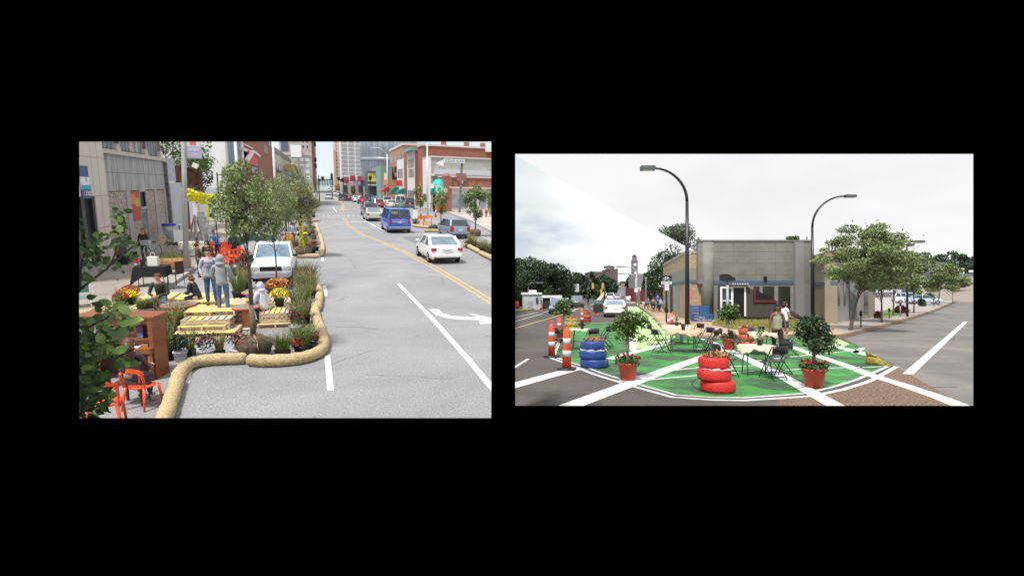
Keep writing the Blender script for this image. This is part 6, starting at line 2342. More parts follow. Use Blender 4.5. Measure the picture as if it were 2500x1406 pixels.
gp(215, 835, 'grass clump at the far left behind the piano end', .8, .2, n=200, spread=.45, straw=.3)
gp(255, 800, 'low grass clump on the left behind the piano', .6, .2, n=150, spread=.45, straw=.3)
flower_pot('dark leafed shrub in a white pot nearest the piano', G(420, 872), .18, .34, m_rose, m_potw, flowers=.0)
flower_pot('dark leafed shrub in a white pot second from the piano', G(442, 881), .20, .36, m_rose, m_potw, flowers=.0)
flower_pot('rose shrub with pinkish tips in a white pot behind the long wattle', G(504, 877), .24, .42, M('petal_dusky', (.28, .10, .09), .6, .3), m_potw, flowers=.4)
flower_pot('rose shrub with red blooms in a white pot left of the root ball', G(583, 874), .24, .42, m_rose, m_potw, flowers=.3)
flower_pot('round coral red chrysanthemum in a black pot', G(730, 868), .15, .24, m_mumr, m_potb, dome=True)
flower_pot('red rose shrub in a white pot above the coral chrysanthemum', G(722, 815), .22, .42, m_rose, m_potw, flowers=.3)
flower_pot('red flowering shrub behind the fountain grass at the wattle', G(762, 862), .20, .36, m_rose, m_potb, flowers=.3)
gk = G(683, 748, .42)
flower_pot('round bright yellow chrysanthemum in a black pot on the bench', (gk.x, gk.y, .42), .20, .30, m_mumy, m_potb, dome=True)
flower_pot('yellow and orange chrysanthemum in a pot beside the tall grasses', G(737, 713), .22, .30, m_mumy, M('pot_terracotta', (.3, .12, .05), .6, .2), dome=True)
flower_pot('large orange flowering plant behind the white hooded person', G(682, 722), .36, .42, m_mumo, m_potw, dome=True)
flower_pot('coral red chrysanthemum left of the large orange plant', G(668, 722), .22, .34, m_mumr, m_potb, dome=True)
flower_pot('dark shrub in a white pot right of the orange plant', G(714, 722), .22, .42, m_rose, m_potw, flowers=.1)
flower_pot('red flowers on the pallets beside the white hooded person', (G(628, 752).x, G(628, 752).y, 0), .18, .25, m_mumr, m_potb, dome=True)
for px, py, z, fm, lb in ((318, 728, .28, m_mumr, 'largest coral red chrysanthemum on the pallets behind the piano'), (305, 737, .28, m_mumo, 'small orange spiky flowers between the red chrysanthemums'), (297, 746, .28, m_mumr, 'lower coral red chrysanthemum at the left behind the piano'), (322, 742, .28, m_mumy, 'yellow orange chrysanthemum behind the piano')):
    gk = G(px, py, z)
    flower_pot(lb, (gk.x, gk.y, z), .22 if 'largest' in lb else .17, .26, fm, m_potb, dome=True, ph=.16)
for px, py, z, lb in ((352, 752, .28, 'low spiky grey green plant behind the piano lid'), (375, 750, .28, 'spiky grey green plant nearer the seated man')):
    gk = G(px, py, z)
    grass_pot(lb, (gk.x, gk.y, z), .26, .2, n=220, spread=1.0, straw=.3, ph=.08, seeds=0)
# bed behind the pickup and the far beds
k = 0
for px, py, kind in ((762, 618, 'r'), (770, 612, 'r'), (765, 598, 'd'), (766, 583, 'r'), (762, 570, 'd'), (757, 557, 'd'), (753, 615, 'g'), (723, 622, 'd'), (730, 615, 'g'), (745, 590, 'g'), (752, 578, 'g'), (745, 570, 'y'), (728, 575, 'p'), (757, 545, 'r'), (765, 531, 'g'), (752, 530, 'g'), (600, 640, 'o'), (590, 655, 'd'),
                     (715, 560, 'd'), (748, 512, 'r'), (722, 517, 'r'), (756, 497, 'r'), (764, 505, 'g')):
    k += 1
    nm = ('first', 'second', 'third', 'fourth', 'fifth', 'sixth', 'seventh', 'eighth', 'ninth', 'tenth', 'eleventh', 'twelfth', 'thirteenth', 'fourteenth', 'fifteenth', 'sixteenth', 'seventeenth', 'eighteenth', 'nineteenth', 'twentieth', 'farthest red', 'last red', 'last green')[k - 1]
    if kind == 'g':
        grass_pot('grass clump, %s plant back along the bed beyond the pickup' % nm, G(px, py), .95, .22, n=150, straw=.5, spread=.45, name='potted_grass')
    else:
        fm = {'r': m_rose, 'd': M('petal_wine', (.13, .04, .03), .7, .4), 'y': m_mumy, 'p': M('petal_purple', (.18, .03, .16), .7, .3), 'o': m_mumo}[kind]
        flower_pot('flowering plant, %s one back along the bed beyond the pickup' % nm, G(px, py), .30, .45, fm, flowers=.5)

# ---------------------------------------------------------------- right strip: trees, barricades, cones
for (px, pyb, pyc, wpx, hpx, rb, lb, lm, n, sd) in ((1160, 577, 497, 32, 42, .5, 'green young tree right of the grey hatchback', [m_leaf1, m_leafo], 2300, 31), (1076, 556, 492, 20, 36, .3, 'yellow green young tree beside the teal awning', [m_leafo, m_leafy], 1400, 32),
                                            (1026, 528, 480, 17, 30, 0, 'olive young tree in front of the white shop', [m_leafo, m_leafr], 1200, 33), (1200, 545, 495, 24, 40, 0, 'green tree cut off by the right edge of the left picture', [m_leaf1, m_leafo], 1400, 34),
                                            (1196, 500, 435, 20, 30, 0, 'bright yellow green tree at the right edge above the shop', [m_leafy, m_leafo], 1500, 35)):
    g_ = G(px, pyb)
    s_ = g_.y / 1300
    zc = zt(px, pyc, g_.y)
    tree('kerb_tree', lb, 'tree', g_, zc + hpx * s_, zc - hpx * s_ * .8, wpx * s_, hpx * s_, lm, .07, n, .17 if px != 1026 else .25, nb=16, seed=sd, cz=zc, sparse=.34, rootball=rb, group='young trees along the right kerb', shell=.3)
for px, py, rz, lb in ((1030, 554, 25, 'left orange sawhorse barricade'), (1043, 553, -20, 'right orange sawhorse barricade')):
    t = thing('barricade', lb + ' on the straw wattle by the blue van', 'barricade', G(px, py), R(rz), 'orange sawhorse barricades')
    for q in (-.4, .4):
        MB().beam((q, -.35, 0), (q, 0, 1.15), .09, .04).part('leg', M('barricade_orange', (.75, .24, .04), .6, .1), t)
        MB().beam((q, .35, 0), (q, 0, 1.15), .09, .04).part('leg', M('barricade_orange'), t)
    MB().box((0, -.04, 1.0), (1.1, .03, .2)).part('board', M('barricade_orange'), t)
cone('tall pink orange cone left of the sawhorse barricades', G(1028, 535), 1.3)
cone('tall pink orange cone on the right sidewalk', G(1064, 531), 1.3)
k = 0
for px, py, kind in ((1143, 606, 'd'), (1155, 605, 'g'), (1165, 611, 'd'), (1176, 613, 'g'), (1186, 622, 'd'), (1192, 618, 'g'), (1197, 628, 'd'), (1150, 598, 'g'), (1052, 565, 'd'), (1062, 562, 'd'), (1072, 565, 'd'), (1012, 547, 'd'), (1018, 546, 'd')):
    k += 1
    nm = ('first', 'second', 'third', 'fourth', 'fifth', 'sixth', 'seventh', 'eighth', 'one beside the hatchback', 'two beside the hatchback', 'three beside the hatchback', 'under the barricade', 'right under the barricade')[k - 1]
    if kind == 'g':
        grass_pot('yellow green grass in the strip right of the white sedan, %s of the row' % nm, G(px, py), .75, .25, n=200, straw=.6, spread=.55)
    else:
        flower_pot('low dark plant in the right kerb strip, %s in the row' % nm, G(px, py), .30, .32, M('petal_wine'), flowers=.25)
t = thing('bar_fence', 'black metal railing in front of the bar terrace', 'fence', (G(1032, 517).x, G(1032, 517).y, .12))
for i in range(16):
    MB().box((i * .42, 0, .6), (.05, .05, 1.2)).part('bar', m_blackm, t)
MB().box((3.2, 0, 1.2), (6.6, .06, .08)).part('rail', m_blackm, t)
t = thing('orange_planter_wall', 'low orange brick planter wall under the teal awning', 'planter', (G(1082, 518).x, G(1082, 518).y, .12))
MB().box((0, 0, .5), (2.6, .5, 1.0)).part('wall', M('wall_orange', (.50, .13, .05), .8, .1), t)
for px, py, lb, cl in ((1120, 518, 'brown cafe chair under the arrow sign pole', (.2, .07, .05)), (1187, 532, 'red hydrant on the right sidewalk', (.42, .06, .05))):
    t = thing('fire_hydrant' if 'hydrant' in lb else 'cafe_chair', lb, 'hydrant' if 'hydrant' in lb else 'chair', (G(px, py).x, G(px, py).y, .12))
    if 'hydrant' in lb:
        MB().lathe([(.2, 0), (.2, .06), (.15, .08), (.15, .75), (.19, .78), (.15, .95), (.05, 1.02), (.001, 1.02)], 12).part('barrel', M('red_item', cl, .6, .1), t)
        MB().tube([(-.25, 0, .6), (.25, 0, .6)], .07, 8).part('outlet', M('red_item'), t)
    else:
        MB().box((0, 0, .45), (.5, .5, .05)).box((0, .25, .8), (.5, .05, .6)).part('seat', M('brown_item', cl, .6, .1), t)
        for q in (-1, 1):
            MB().box((q * .2, 0, .22), (.05, .45, .44)).part('leg', M('brown_item'), t)
t = thing('news_boxes', 'cluster of blue and white newspaper boxes behind the blue van', 'newspaper box', (G(1014, 535).x, G(1014, 535).y, 0))
MB().box((0, 0, .6), (.5, .5, 1.2)).part('box', m_white, t)
MB().box((0, 0, 1.25), (.52, .52, .1)).part('top', M('bin_blue'), t)
# ================================================================ RIGHT OPENING: painted street corner with tables
use('R')
r_road = M('asphalt_dark', (.082, .072, .064), .9, .15, .5, kind='road', grain=.3, fine=30, cell=.2)
r_grey = M('asphalt_mid', (.165, .152, .140), .85, .12, .35, kind='road', fine=30, grain=.15, cell=.08)
r_agg = M('asphalt_aggregate', (.165, .105, .068), .95, .75, 24, nr=.7, lo=.42, hi=.6)
r_green = M('green_road_paint', (.050, .105, .050), .85, .25, .7, col2=(.045, .29, .045), nr=.72, lo=.42, hi=.62, kind='road', grain=.25, fine=22, cell=.1, stain=.6)
r_light = M('light_green_paint', (.36, .53, .22), .85, .16, 1.2)
r_walk = M('sidewalk_tan', (.40, .285, .19), .9, .14, .5, nr=.7)
r_walk2 = M('sidewalk_beige', (.30, .27, .245), .9, .1, .8)
r_white = M('white_road_paint', (.56, .56, .54), .9, .26, 5, nr=.8)

mb = MB()
mb.sheet([G(1236, 1350), G(1244, 713.2), Vector((2600, 2900, 0)), Vector((700, 200, 0)), Vector((22, 4.2, 0)), Vector((0, 4.2, 0))], 0)
mb.struct('ground', r_road)


def poly(px, z=.004, mb=None):
    mb = mb or MB()
    mb.sheet([G(*q) for q in px], z)
    return mb


# road surfaces of the cross street
poly([(2060, 826), (2150, 803), (2215, 784), (2275, 765), (2330, 741), (2400, 718.5), (2460, 716), (2460, 1100), (2400, 1040), (2352, 988), (2190, 896), (2110, 852)], .003).struct('road', r_grey)
poly([(2168, 890), (2190, 896), (2352, 988), (2400, 1040), (1880, 1040), (1900, 975), (1985, 966), (2060, 950), (2120, 930)], .0035).struct('road', r_agg)
gp_ = [(1340, 872), (1354, 857), (1366, 832), (1386, 803), (1443, 789), (1540, 788), (1560, 792), (1620, 806), (1690, 823), (1760, 828), (1860, 826), (1950, 824), (2046, 828), (2110, 852), (2188, 893), (2150, 915), (2120, 930), (2060, 949), (1985, 965), (1900, 971), (1820, 976), (1740, 975), (1640, 968), (1530, 937), (1450, 912), (1413, 897)]
mb = poly(gp_, .004)
mb.struct('painted_ground', r_green)
mb = poly([(1533, 748), (1556, 748.5), (1592, 775), (1620, 806), (1650, 822), (1630, 836), (1588, 846), (1545, 854), (1536, 800)], .006)
poly([(2030, 820), (2046, 827), (2075, 840), (2060, 846), (2022, 842)], .006, mb)
mb.struct('painted_lane', r_light)


mb = MB()
rim = [(1342, 873), (1413, 899), (1450, 914), (1530, 939), (1640, 970), (1740, 977), (1820, 978), (1900, 973), (1985, 967), (2060, 951), (2120, 932), (2150, 917), (2189, 895)]
rp = [G(*q) for q in rim]
band(rp, .13, .009, mb)
cen = G(1780, 900)
rin = [p + (cen - p).normalized() * .27 for p in rp]
band(rin, .09, .009, mb)
band([G(1350, 873), G(1364, 838)], .12, .009, mb)
band([p + (cen - p).normalized() * .145 for p in rp], .13, .0085).struct('rim_gap_marking', M('gap_dark', (.07, .065, .06), .9, .2))
band([G(*q) for q in ((1386, 994), (1535, 939), (1629, 903), (1729, 868), (1765, 851))], .40, .011, mb)
band([G(*q) for q in ((1240, 946), (1330, 921), (1412, 899))], .40, .011, mb)
band([G(*q) for q in ((1487, 877), (1560, 857), (1640, 836))], .36, .011, mb)
band([G(*q) for q in ((1700, 820), (1763, 847), (1837, 883), (1893, 910), (1975, 955), (2040, 992), (2060, 1003))], .34, .0115, mb)
band([G(*q) for q in ((1905, 838), (1986, 866), (2063, 892), (2125, 916), (2200, 939), (2300, 973), (2360, 998))], .34, .0115, mb)
band([G(*q) for q in ((2025, 843), (2080, 856), (2124, 868))], .42, .011, mb)
band([G(2106, 850), G(2085, 862)], .2, .011, mb)
for a_ in (((1583, 854), (1680, 852.5), (1790, 850)), ((1545, 921), (1630, 906), (1710, 897), (1850, 893)), ((1500, 931), (1580, 928), (1703, 917), (1785, 911), (1840, 906)), ((1830, 883), (1884, 877), (1971, 867), (2087, 856)), ((1893, 905), (2013, 899), (2120, 897), (2172, 894)), ((1912, 849), (1990, 849), (2060, 850))):
    band([G(*q) for q in a_], .10, .010, mb)
band([G(1535, 749), G(1534, 780), G(1541, 810), G(1545, 856)], .22, .010, mb)
band([G(1441, 788.5), G(1541, 787.5)], .14, .010, mb)
band([G(2216, 914), G(2300, 838), G(2357, 786)], .22, .010, mb)
band([G(1240, 907), G(1290, 876)], .10, .006, mb)
for a_, b_ in (((1240, 779), (1315, 762)), ((1240, 789), (1325, 766)), ((1325, 763), (1372, 752)), ((1372, 767), (1405, 758)), ((1400, 756), (1450, 742))):
    band([G(*a_), G(*b_)], .13, .006, mb)
for x in range(1402, 1462, 13):
    band([G(x, 753.5), G(x + 8, 753.5)], 1.2, .006, mb)
mb.struct('lane_markings', r_white)
mb = MB()
band([G(1240, 807), G(1300, 789), G(1356, 773), G(1410, 755), G(1462, 737)], .16, .006, mb)
mb.struct('yellow_line_marking', m_yline)

# sidewalks, kerb and grass
sw = [(1546, 738), (1558, 748), (1594, 774), (1621, 804), (1650, 817), (1700, 825), (1760, 828), (1860, 826), (1950, 823), (2030, 826), (2060, 822), (2150, 799), (2215, 780), (2275, 761), (2330, 737), (2385, 720)]
gsw = [G(*q) for q in sw]
back = [Vector((60, 75, 0)), Vector((22, 60, 0)), G(1600, 733)]
mb = MB()
ps = [(p.x, p.y) for p in gsw[:11]] + [(20.5, 34), (20.5, 60), (17, 62), (G(1600, 733).x, G(1600, 733).y)]
mb.prism(ps, -.1, .13)
mb.struct('sidewalk', r_walk)
mb = MB()
mb.prism([(p.x, p.y) for p in gsw[9:]] + [(75, 110), (20.45, 110), (20.6, 34)], -.1, .125)
mb.struct('sidewalk', r_walk2)
mb = MB()
for i in range(len(gsw) - 1):
    a_, b_ = gsw[i], gsw[i + 1]
    if (b_ - a_).length > .01:
        mb.beam((a_.x, a_.y, .06), (b_.x, b_.y, .06), .16, .17)
mb.struct('kerb', M('kerb_tan', (.30, .21, .13), .9, .15, 3))
mb = MB()
for a_ in (((1590, 776), (1655, 772)), ((1604, 789), (1668, 785))):
    mb.add([(*G(a_[0][0], a_[0][1], .13).xy, .134), (*G(a_[1][0], a_[1][1], .13).xy, .134), (*G(a_[1][0], a_[1][1] - 2, .13).xy, .134), (*G(a_[0][0], a_[0][1] - 2, .13).xy, .134)], [(0, 1, 2, 3)])
mb.struct('concrete_strip', M('strip_pale', (.50, .43, .36), .9, .08, 3))
gr_ = [G(*q, .15) for q in ((1738, 792), (1752, 778), (1800, 777), (1960, 780), (1990, 790), (1970, 806), (1900, 809), (1850, 807), (1790, 803))]
mb = MB()
mb.prism([(p.x, p.y) for p in gr_], .05, .17)
mb.struct('lawn', M('lawn_soil', (.17, .16, .05), .95, .35, 2))
mb = MB()
xs = [p.x for p in gr_]
ys = [p.y for p in gr_]


def inside(x, y, P):
    c_ = False
    for i in range(len(P)):
        a_, b_ = P[i], P[i - 1]
        if (a_.y > y) != (b_.y > y) and x < (b_.x - a_.x) * (y - a_.y) / (b_.y - a_.y) + a_.x:
            c_ = not c_
    return c_


for _ in range(9000):
    x, y = random.uniform(min(xs), max(xs)), random.uniform(min(ys), max(ys))
    if inside(x, y, gr_):
        mb.blade((x, y, .165), (random.gauss(0, .05), random.gauss(0, .05), 0), random.uniform(.06, .16), .014, random.choice((0, 1, 1)))
mb.struct('grass', [M('lawn_green', (.13, .18, .03), .8, .3, 2), M('lawn_straw', (.30, .24, .07), .8, .3, 2)], kind='stuff')

# ---------------------------------------------------------------- corner building
YA = 38.0
xa = V(1675, 700, YA).x
b0 = V(1619, 700, 56.7)
m_tb = M('brick_tan', (.42, .31, .19), .9, .22, 2.6, kind='brick', mortar=(.26, .19, .12), ms=.02)
m_gr = M('render_sagegrey', (.23, .225, .185), .85, .06, 1.0)
m_bl = M('band_blue', (.065, .11, .19), .7, .1, 2)
m_gw = M('grey_render', (.20, .188, .168), .9, .18, .6, nr=.7)
m_gp = M('pilaster_greyish', (.23, .215, .21), .85, .10, .8)
m_tn = M('render_tan', (.27, .225, .16), .85, .08, .8)
t = thing('corner_building', 'grey and tan brick corner building with a blue band and a raised grey middle', 'building', (0, 0, 0))


def wallseg(nm, p, q, z0, z1, mat, th=.35, out_=0.0, par=None):
    """wall from p to q (left to right seen from the street), its face pushed towards the viewer by out_"""
    p, q = Vector((p[0], p[1], 0)), Vector((q[0], q[1], 0))
    d = (q - p).normalized()
    n_ = Vector((d.y, -d.x, 0))
    a_, b_ = p + n_ * out_, q + n_ * out_
    c_, e_ = b_ - n_ * (th + out_), a_ - n_ * (th + out_)
    vs = [Vector((v.x, v.y, z)) for z in (z0, z1) for v in (a_, b_, c_, e_)]
    return MB().add(vs, [(3, 2, 1, 0), (4, 5, 6, 7), (0, 1, 5, 4), (1, 2, 6, 5), (2, 3, 7, 6), (3, 0, 4, 7)]).part(nm, mat, par or t)


A_ = (xa, YA)
B_ = (b0.x, 56.7)
C_ = (V(1728, 700, YA).x, YA)
zr = zt(1675, 612, YA)
hq = lambda y: zt(1700, y, YA)
for p, q in ((B_, A_), (A_, (C_[0], YA))):
    wallseg('brick_wall', p, q, 0, hq(693), m_tb)
    wallseg('blue_band', p, q, hq(693), hq(685), m_bl, out_=.03)
    wallseg('render_band', p, q, hq(685), hq(655), m_gr)
    wallseg('brick_parapet', p, q, hq(655), zr - .2, m_tb)
    wallseg('coping', p, q, zr - .2, zr, M('coping_grey', (.33, .30, .25), .8, .1), out_=.04)
# side openings with pilasters
d = (Vector((A_[0], A_[1], 0)) - Vector((B_[0], B_[1], 0)))
for f0, f1, kind in ((.10, .20, 'w'), (.26, .34, 'w'), (.40, .58, 'd'), (.64, .70, 'w'), (.76, .82, 'w')):
    p = Vector((*B_, 0)) + d * f0
    q = Vector((*B_, 0)) + d * f1
    wallseg('doorway' if kind == 'd' else 'window', p, q, .2 if kind == 'd' else .7, hq(695), m_dark if kind == 'd' else m_win, out_=.02)
    wallseg('jamb', q, q + d * .03, 0, hq(694), m_gp, out_=.12)
# raised grey facade
YG = 37.6
xl_, xr_ = V(1705, 650, YG).x, V(1980, 650, YG).x
ztop = zt(1850, 590, YG)
x1s, x2s = V(1728, 700, YG).x, V(1937, 700, YG).x
hg = lambda y: zt(1850, y, YG)
wallseg('grey_upper_wall', (xl_, YG), (xr_, YG), hg(693), ztop, m_gw, .4)
wallseg('blue_band', (x1s + .4, YG), (x2s, YG), hg(694), hg(685), m_bl, out_=.04)
wallseg('coping', (xl_ - .05, YG), (xr_ + .05, YG), ztop, ztop + .12, M('coping_dark', (.16, .15, .14), .8, .15), out_=.05)
MB().lathe([(.42, 0), (.42, ztop - .05)], 16, (V(1722, 700, YG).x + .2, YG + .15, 0)).part('round_pilaster', m_gw, t)
MB().box((V(1947, 700, YG).x, YG - .05, ztop / 2 - .02), (V(1958, 700, YG).x - V(1937, 700, YG).x, .5, ztop - .06)).part('pilaster', m_gp, t)
jm = MB()
for z_ in (1.9, 2.55, 3.3, 4.1, 4.9):
    jm.bb(xl_ + .6, YG - .006, z_, x2s, YG, z_ + .02)
for px in (1790, 1845, 1893):
    jm.bb(V(px, 650, YG).x, YG - .006, hg(684), V(px, 650, YG).x + .025, YG, ztop)
jm.part('wall_joint', M('joint_brown', (.155, .145, .13), .9, .2), t)
MB().box((V(1867, 700, YG).x, YG - .08, hg(680)), (.18, .16, .3)).part('wall_lamp', m_dark, t)
MB().tube([(V(1732, 700, YG).x, YG - .08, 0), (V(1732, 700, YG).x, YG - .08, hg(640))], .04, 6).part('downpipe', m_dark, t)
# ground floor of the grey part: dark window bays and frames
wallseg('lower_wall', (x1s, YG), (xr_, YG), 0, hg(693), m_gp, .4)
for a_, b_ in ((1840, 1854), (1862, 1890), (1900, 1929)):
    wallseg('window', (V(a_, 700, YG).x, YG), (V(b_, 700, YG).x, YG), .4, hg(699), M('glass_brown', (.035, .033, .025), .25, .3, .6), out_=.03)
# right hand sections
D_, E_ = (xr_, YG - .05), (V(2029, 700, 33).x, 33)
hr = lambda y: zt(2000, y, 35)
wallseg('tan_wall', D_, E_, 0, hr(698), m_tn)
wallseg('blue_band', D_, E_, hr(698), hr(689), m_bl, out_=.03)
wallseg('render_band', D_, E_, hr(689), hr(660), m_gr)
wallseg('upper_tan_wall', D_, E_, hr(660), hr(618), m_tn)
F_ = (V(2136, 700, 41.4).x, 41.4)
m_gy = M('render_palegrey', (.30, .29, .28), .85, .1, .7)
q1 = Vector((*E_, 0)).lerp(Vector((*F_, 0)), .0)
ff = [Vector((*E_, 0)).lerp(Vector((*F_, 0)), k) for k in (0, .06, .10, .5, .62, 1.0)]
wallseg('side_wall', ff[0], ff[2], 0, hr(618), m_tn)
wallseg('side_wall', ff[2], ff[4], 0, hr(618), m_gy)
wallseg('side_wall', ff[4], ff[5], 0, hr(622), M('render_taupe', (.27, .225, .17), .85, .08, .8))
for k0, k1, z0, z1 in ((.12, .16, 1.2, 3.4), (.24, .28, 1.2, 3.4), (.36, .50, .3, 3.6), (.70, .80, .5, 3.3)):
    a_, b_ = Vector((*E_, 0)).lerp(Vector((*F_, 0)), k0), Vector((*E_, 0)).lerp(Vector((*F_, 0)), k1)
    wallseg('window', a_, b_, z0, z1, m_win, out_=.03)
MB().prism([(A_[0] + .4, YA + .4), (B_[0] + .5, 56), (B_[0] + 12, 60), (F_[0] - .5, 42.5), (E_[0] + .1, 33.6), (xr_ + .1, YG + .5)], 4.0, 4.15).part('roof', M('roof_grey', (.2, .2, .2), .9, .1), t)
MB().tube([(V(1970, 600, 45).x, 45, 5), (V(1970, 600, 45).x, 45, zt(1970, 578, 45))], .04, 6).part('vent_pipe', m_dark, t)

# kiosk: dark clad front with white framed doors, its panel cut on a slope
YK = 36.6
kx = lambda px: V(px, 730, YK).x
kz = lambda py: zt(1800, py, YK)
t = thing('kiosk', 'dark corrugated kiosk with white framed doors, red trimmed hatch and sloping top', 'kiosk', (0, 0, 0))
mk = M('cladding_brown', (.060, .052, .046), .7, .15, 3, st=(9, 1, .4))


def kpanel(nm, pts, mat, y0=0.0, y1=.06, par=None):
    return MB().prism([(kx(p[0]), kz(p[1])) for p in pts], y0, y1, tf=lambda v: Vector((v.x, YK + v.z, v.y))).part(nm, mat, par or t)


kpanel('cladding', [(1756, 779), (1757, 697), (1822, 697), (1830, 703), (1965, 777), (1965, 779)], mk, 0, .3)
kpanel('sill', [(1820, 779), (1820, 774), (1958, 774), (1966, 779)], m_dark, -.05, .0)
h_ = kpanel('hatch', [(1839, 737), (1839, 704), (1895, 735), (1895, 737)], m_dark, -.05, -.01)
kpanel('hatch_trim', [(1839, 738), (1839, 704), (1843.5, 706), (1843.5, 732), (1889, 732), (1902, 738)], M('trim_maroon', (.13, .015, .02), .6, .1), -.09, -.055, h_)
kpanel('pelmet', [(1770, 697), (1772, 693), (1822, 692), (1828, 697)], M('pelmet_grey', (.14, .12, .11), .6, .2), -.35, .0)
ln_ = MB()
for i in range(7):
    ln_.box((kx(1784 + i * 6), YK - .36, kz(693)), (.1, .02, .05))
ln_.part('bunting', m_white, t)
dr = kpanel('door', [(1763, 776), (1763, 703), (1784, 703), (1784, 776)], M('glass_green_dark', (.03, .045, .04), .15, .4, 2), -.04, -.01)
for a_ in (((1757.5, 776), (1757.5, 700), (1762, 700), (1762, 776)), ((1762, 704), (1762, 700), (1784, 700), (1784, 704)), ((1784, 776), (1784, 698.5), (1789, 698.5), (1789, 776)), ((1789, 702), (1789, 698.5), (1818, 698.5), (1818, 702)), ((1816, 772), (1816, 702), (1820, 698.5), (1820, 772)), ((1762, 735), (1762, 732.5), (1784, 732.5), (1784, 735))):
    kpanel('door_frame', list(a_), m_white, -.09, -.045, dr)
kpanel('doorway', [(1789, 772), (1789, 702), (1816, 702), (1816, 772)], m_dark, -.03, .0)

# sign silhouette with a slanted end on a pale post
g_ = G(1776, 792, .13)
t = thing('dark_sign', 'black sign board with a slanted right edge on a pale grey post', 'sign', (0, 0, 0))
yq = g_.y - 1.0
MB().prism([(V(px, py, yq).x, V(px, py, yq).z) for px, py in ((1757, 685), (1757, 671), (1762, 669), (1777, 669), (1795, 679), (1794, 685), (1780, 687), (1766, 687))], -.06, .06, tf=lambda v: Vector((v.x, yq + v.z, v.y))).part('board', m_black, t)
xc = V(1776, 690, yq).x
MB().tube([(xc, yq, .1), (xc, yq, V(1776, 696, yq).z)], .085, 8).part('post', M('post_pale', (.30, .32, .36), .5, .1), t)
MB().tube([(xc, yq, V(1776, 698, yq).z), (xc, yq, V(1776, 686, yq).z)], .05, 8).part('clamp', m_black, t)

# ---------------------------------------------------------------- street lamps
g_ = G(1678, 797)
Yp = g_.y
zt_ = zt(1678, 413, Yp)
arm = V(1678, 500, Yp).x - V(1598, 500, Yp).x
street_lamp('tall black street lamp with grey head curving left in front of the brick corner', g_, zt_, -arm, (.86, .45, .26), .15, rad=zt_ - zt(1678, 492, Yp), drop=-.05)
t = thing('pink_ribbon', 'pink ribbon tied round the tall black lamp pole', 'ribbon', (g_.x, g_.y - .2, 0))
mb = MB()
for i in range(6):
    z_ = zt(1682, 706 + i * 4.5, Yp)
    z2 = zt(1682, 706 + (i + 1) * 4.5, Yp)
    x_ = .06 + .06 * math.sin(i * .9) + i * .012
    x2 = .06 + .06 * math.sin((i + 1) * .9) + (i + 1) * .012
    mb.add([(x_, 0, z_), (x_ + .08, -.01, z_), (x2 + .08, -.01, z2), (x2, 0, z2)], [(0, 1, 2, 3)])
mb.part('ribbon_strip', M('ribbon_pink', (.60, .08, .20), .6, .1), t)
g_ = G(1984, 790)
Yp = g_.y
zt_ = zt(1984, 479, Yp)
street_lamp('tall dark street lamp curving right in front of the grey building', (g_.x, g_.y, 0), zt_, V(2072, 500, Yp).x - V(1990, 500, Yp).x, (.7, .3, .18), .12, rad=zt_ - zt(1988, 555, Yp), drop=0)
for px, py, yt, pxh, lb in ((2215, 777, 590, 2236, 'distant street lamp rising out of the locust trees'), (1290, 752, 690, 1308, 'dark street lamp against the trees at the left edge'), (1400, 741, 681, 1396, 'street lamp with a short arm beside the billboard'),
                            (1554, 742, 651, 1523, 'pale street lamp left of the clock tower, upper arm'), (1552, 736, 668, 1526, 'pale street lamp left of the clock tower, lower arm')):
    g_ = G(px, py)
    zt_ = zt(px, yt, g_.y)
    a_ = V(pxh, 700, g_.y).x - V(px, 700, g_.y).x
    if 'pale' in lb or 'locust' in lb or 'left edge' in lb:
        street_lamp(lb, g_, zt_, a_, (.05 * g_.y * .3, .4, .18), .002 * g_.y, M('lamp_pale', (.35, .35, .36), .5, .1) if 'pale' in lb else m_blackm, rad=abs(a_) * .45)
    else:
        street_lamp(lb, g_, zt_, a_, (1.0, .4, .2), .002 * g_.y, m_blackm, rad=abs(a_) * .9)

# bike lane sign
g_ = G(1627, 788, .13)
t = thing('bike_lane_sign', 'black bicycle symbol sign above a white BIKE LANE plate on a black post', 'sign', g_)
Yp = g_.y
sx = lambda px: V(px, 700, Yp).x - g_.x
sz = lambda py: zt(1627, py, Yp) - .13
MB().tube([(0, 0, 0), (0, 0, sz(672))], .05, 8).part('post', m_blackm, t)
MB().bb(sx(1613), -.1, sz(686), sx(1639), -.07, sz(673)).part('symbol_plate', m_black, t)
sy = t.children[-1]
sc = (sx(1639) - sx(1613)) / 26
cy = sz(680.5)
xm = (sx(1613) + sx(1639)) / 2
bk_ = MB()
for q in (-5.2, 5.2):
    bk_.tube([(xm + q * sc + math.cos(i * .524) * 3.0 * sc, -.105, cy - 1.0 * sc + math.sin(i * .524) * 3.0 * sc) for i in range(12)], .35 * sc, 5, closed=True)
P_ = lambda x, z: (xm + x * sc, -.105, cy + z * sc)
for a_, b_ in (((-5.2, -1), (-2.5, 3.2)), ((-2.5, 3.2), (3.6, 3.2)), ((-2.5, 3.2), (.2, -1.4)), ((.2, -1.4), (3.6, 3.2)), ((5.2, -1), (3.2, 4.6)), ((-5.2, -1), (.2, -1.4)), ((-3.4, 4), (-1.4, 4)), ((3.2, 4.6), (1.8, 4.8))):
    bk_.tube([P_(*a_), P_(*b_)], .35 * sc, 5)
bk_.part('bicycle_symbol', m_white, sy)
MB().bb(sx(1614), -.1, sz(694), sx(1638.5), -.07, sz(687)).part('text_plate', m_white, t)
textobj('BIKE LANE', 'lettering', m_black, t.children[-1], (xm, -.105, sz(690.5)), (R(90), 0, 0), .2, .003, fit=(sx(1638) - sx(1614)) * .84)
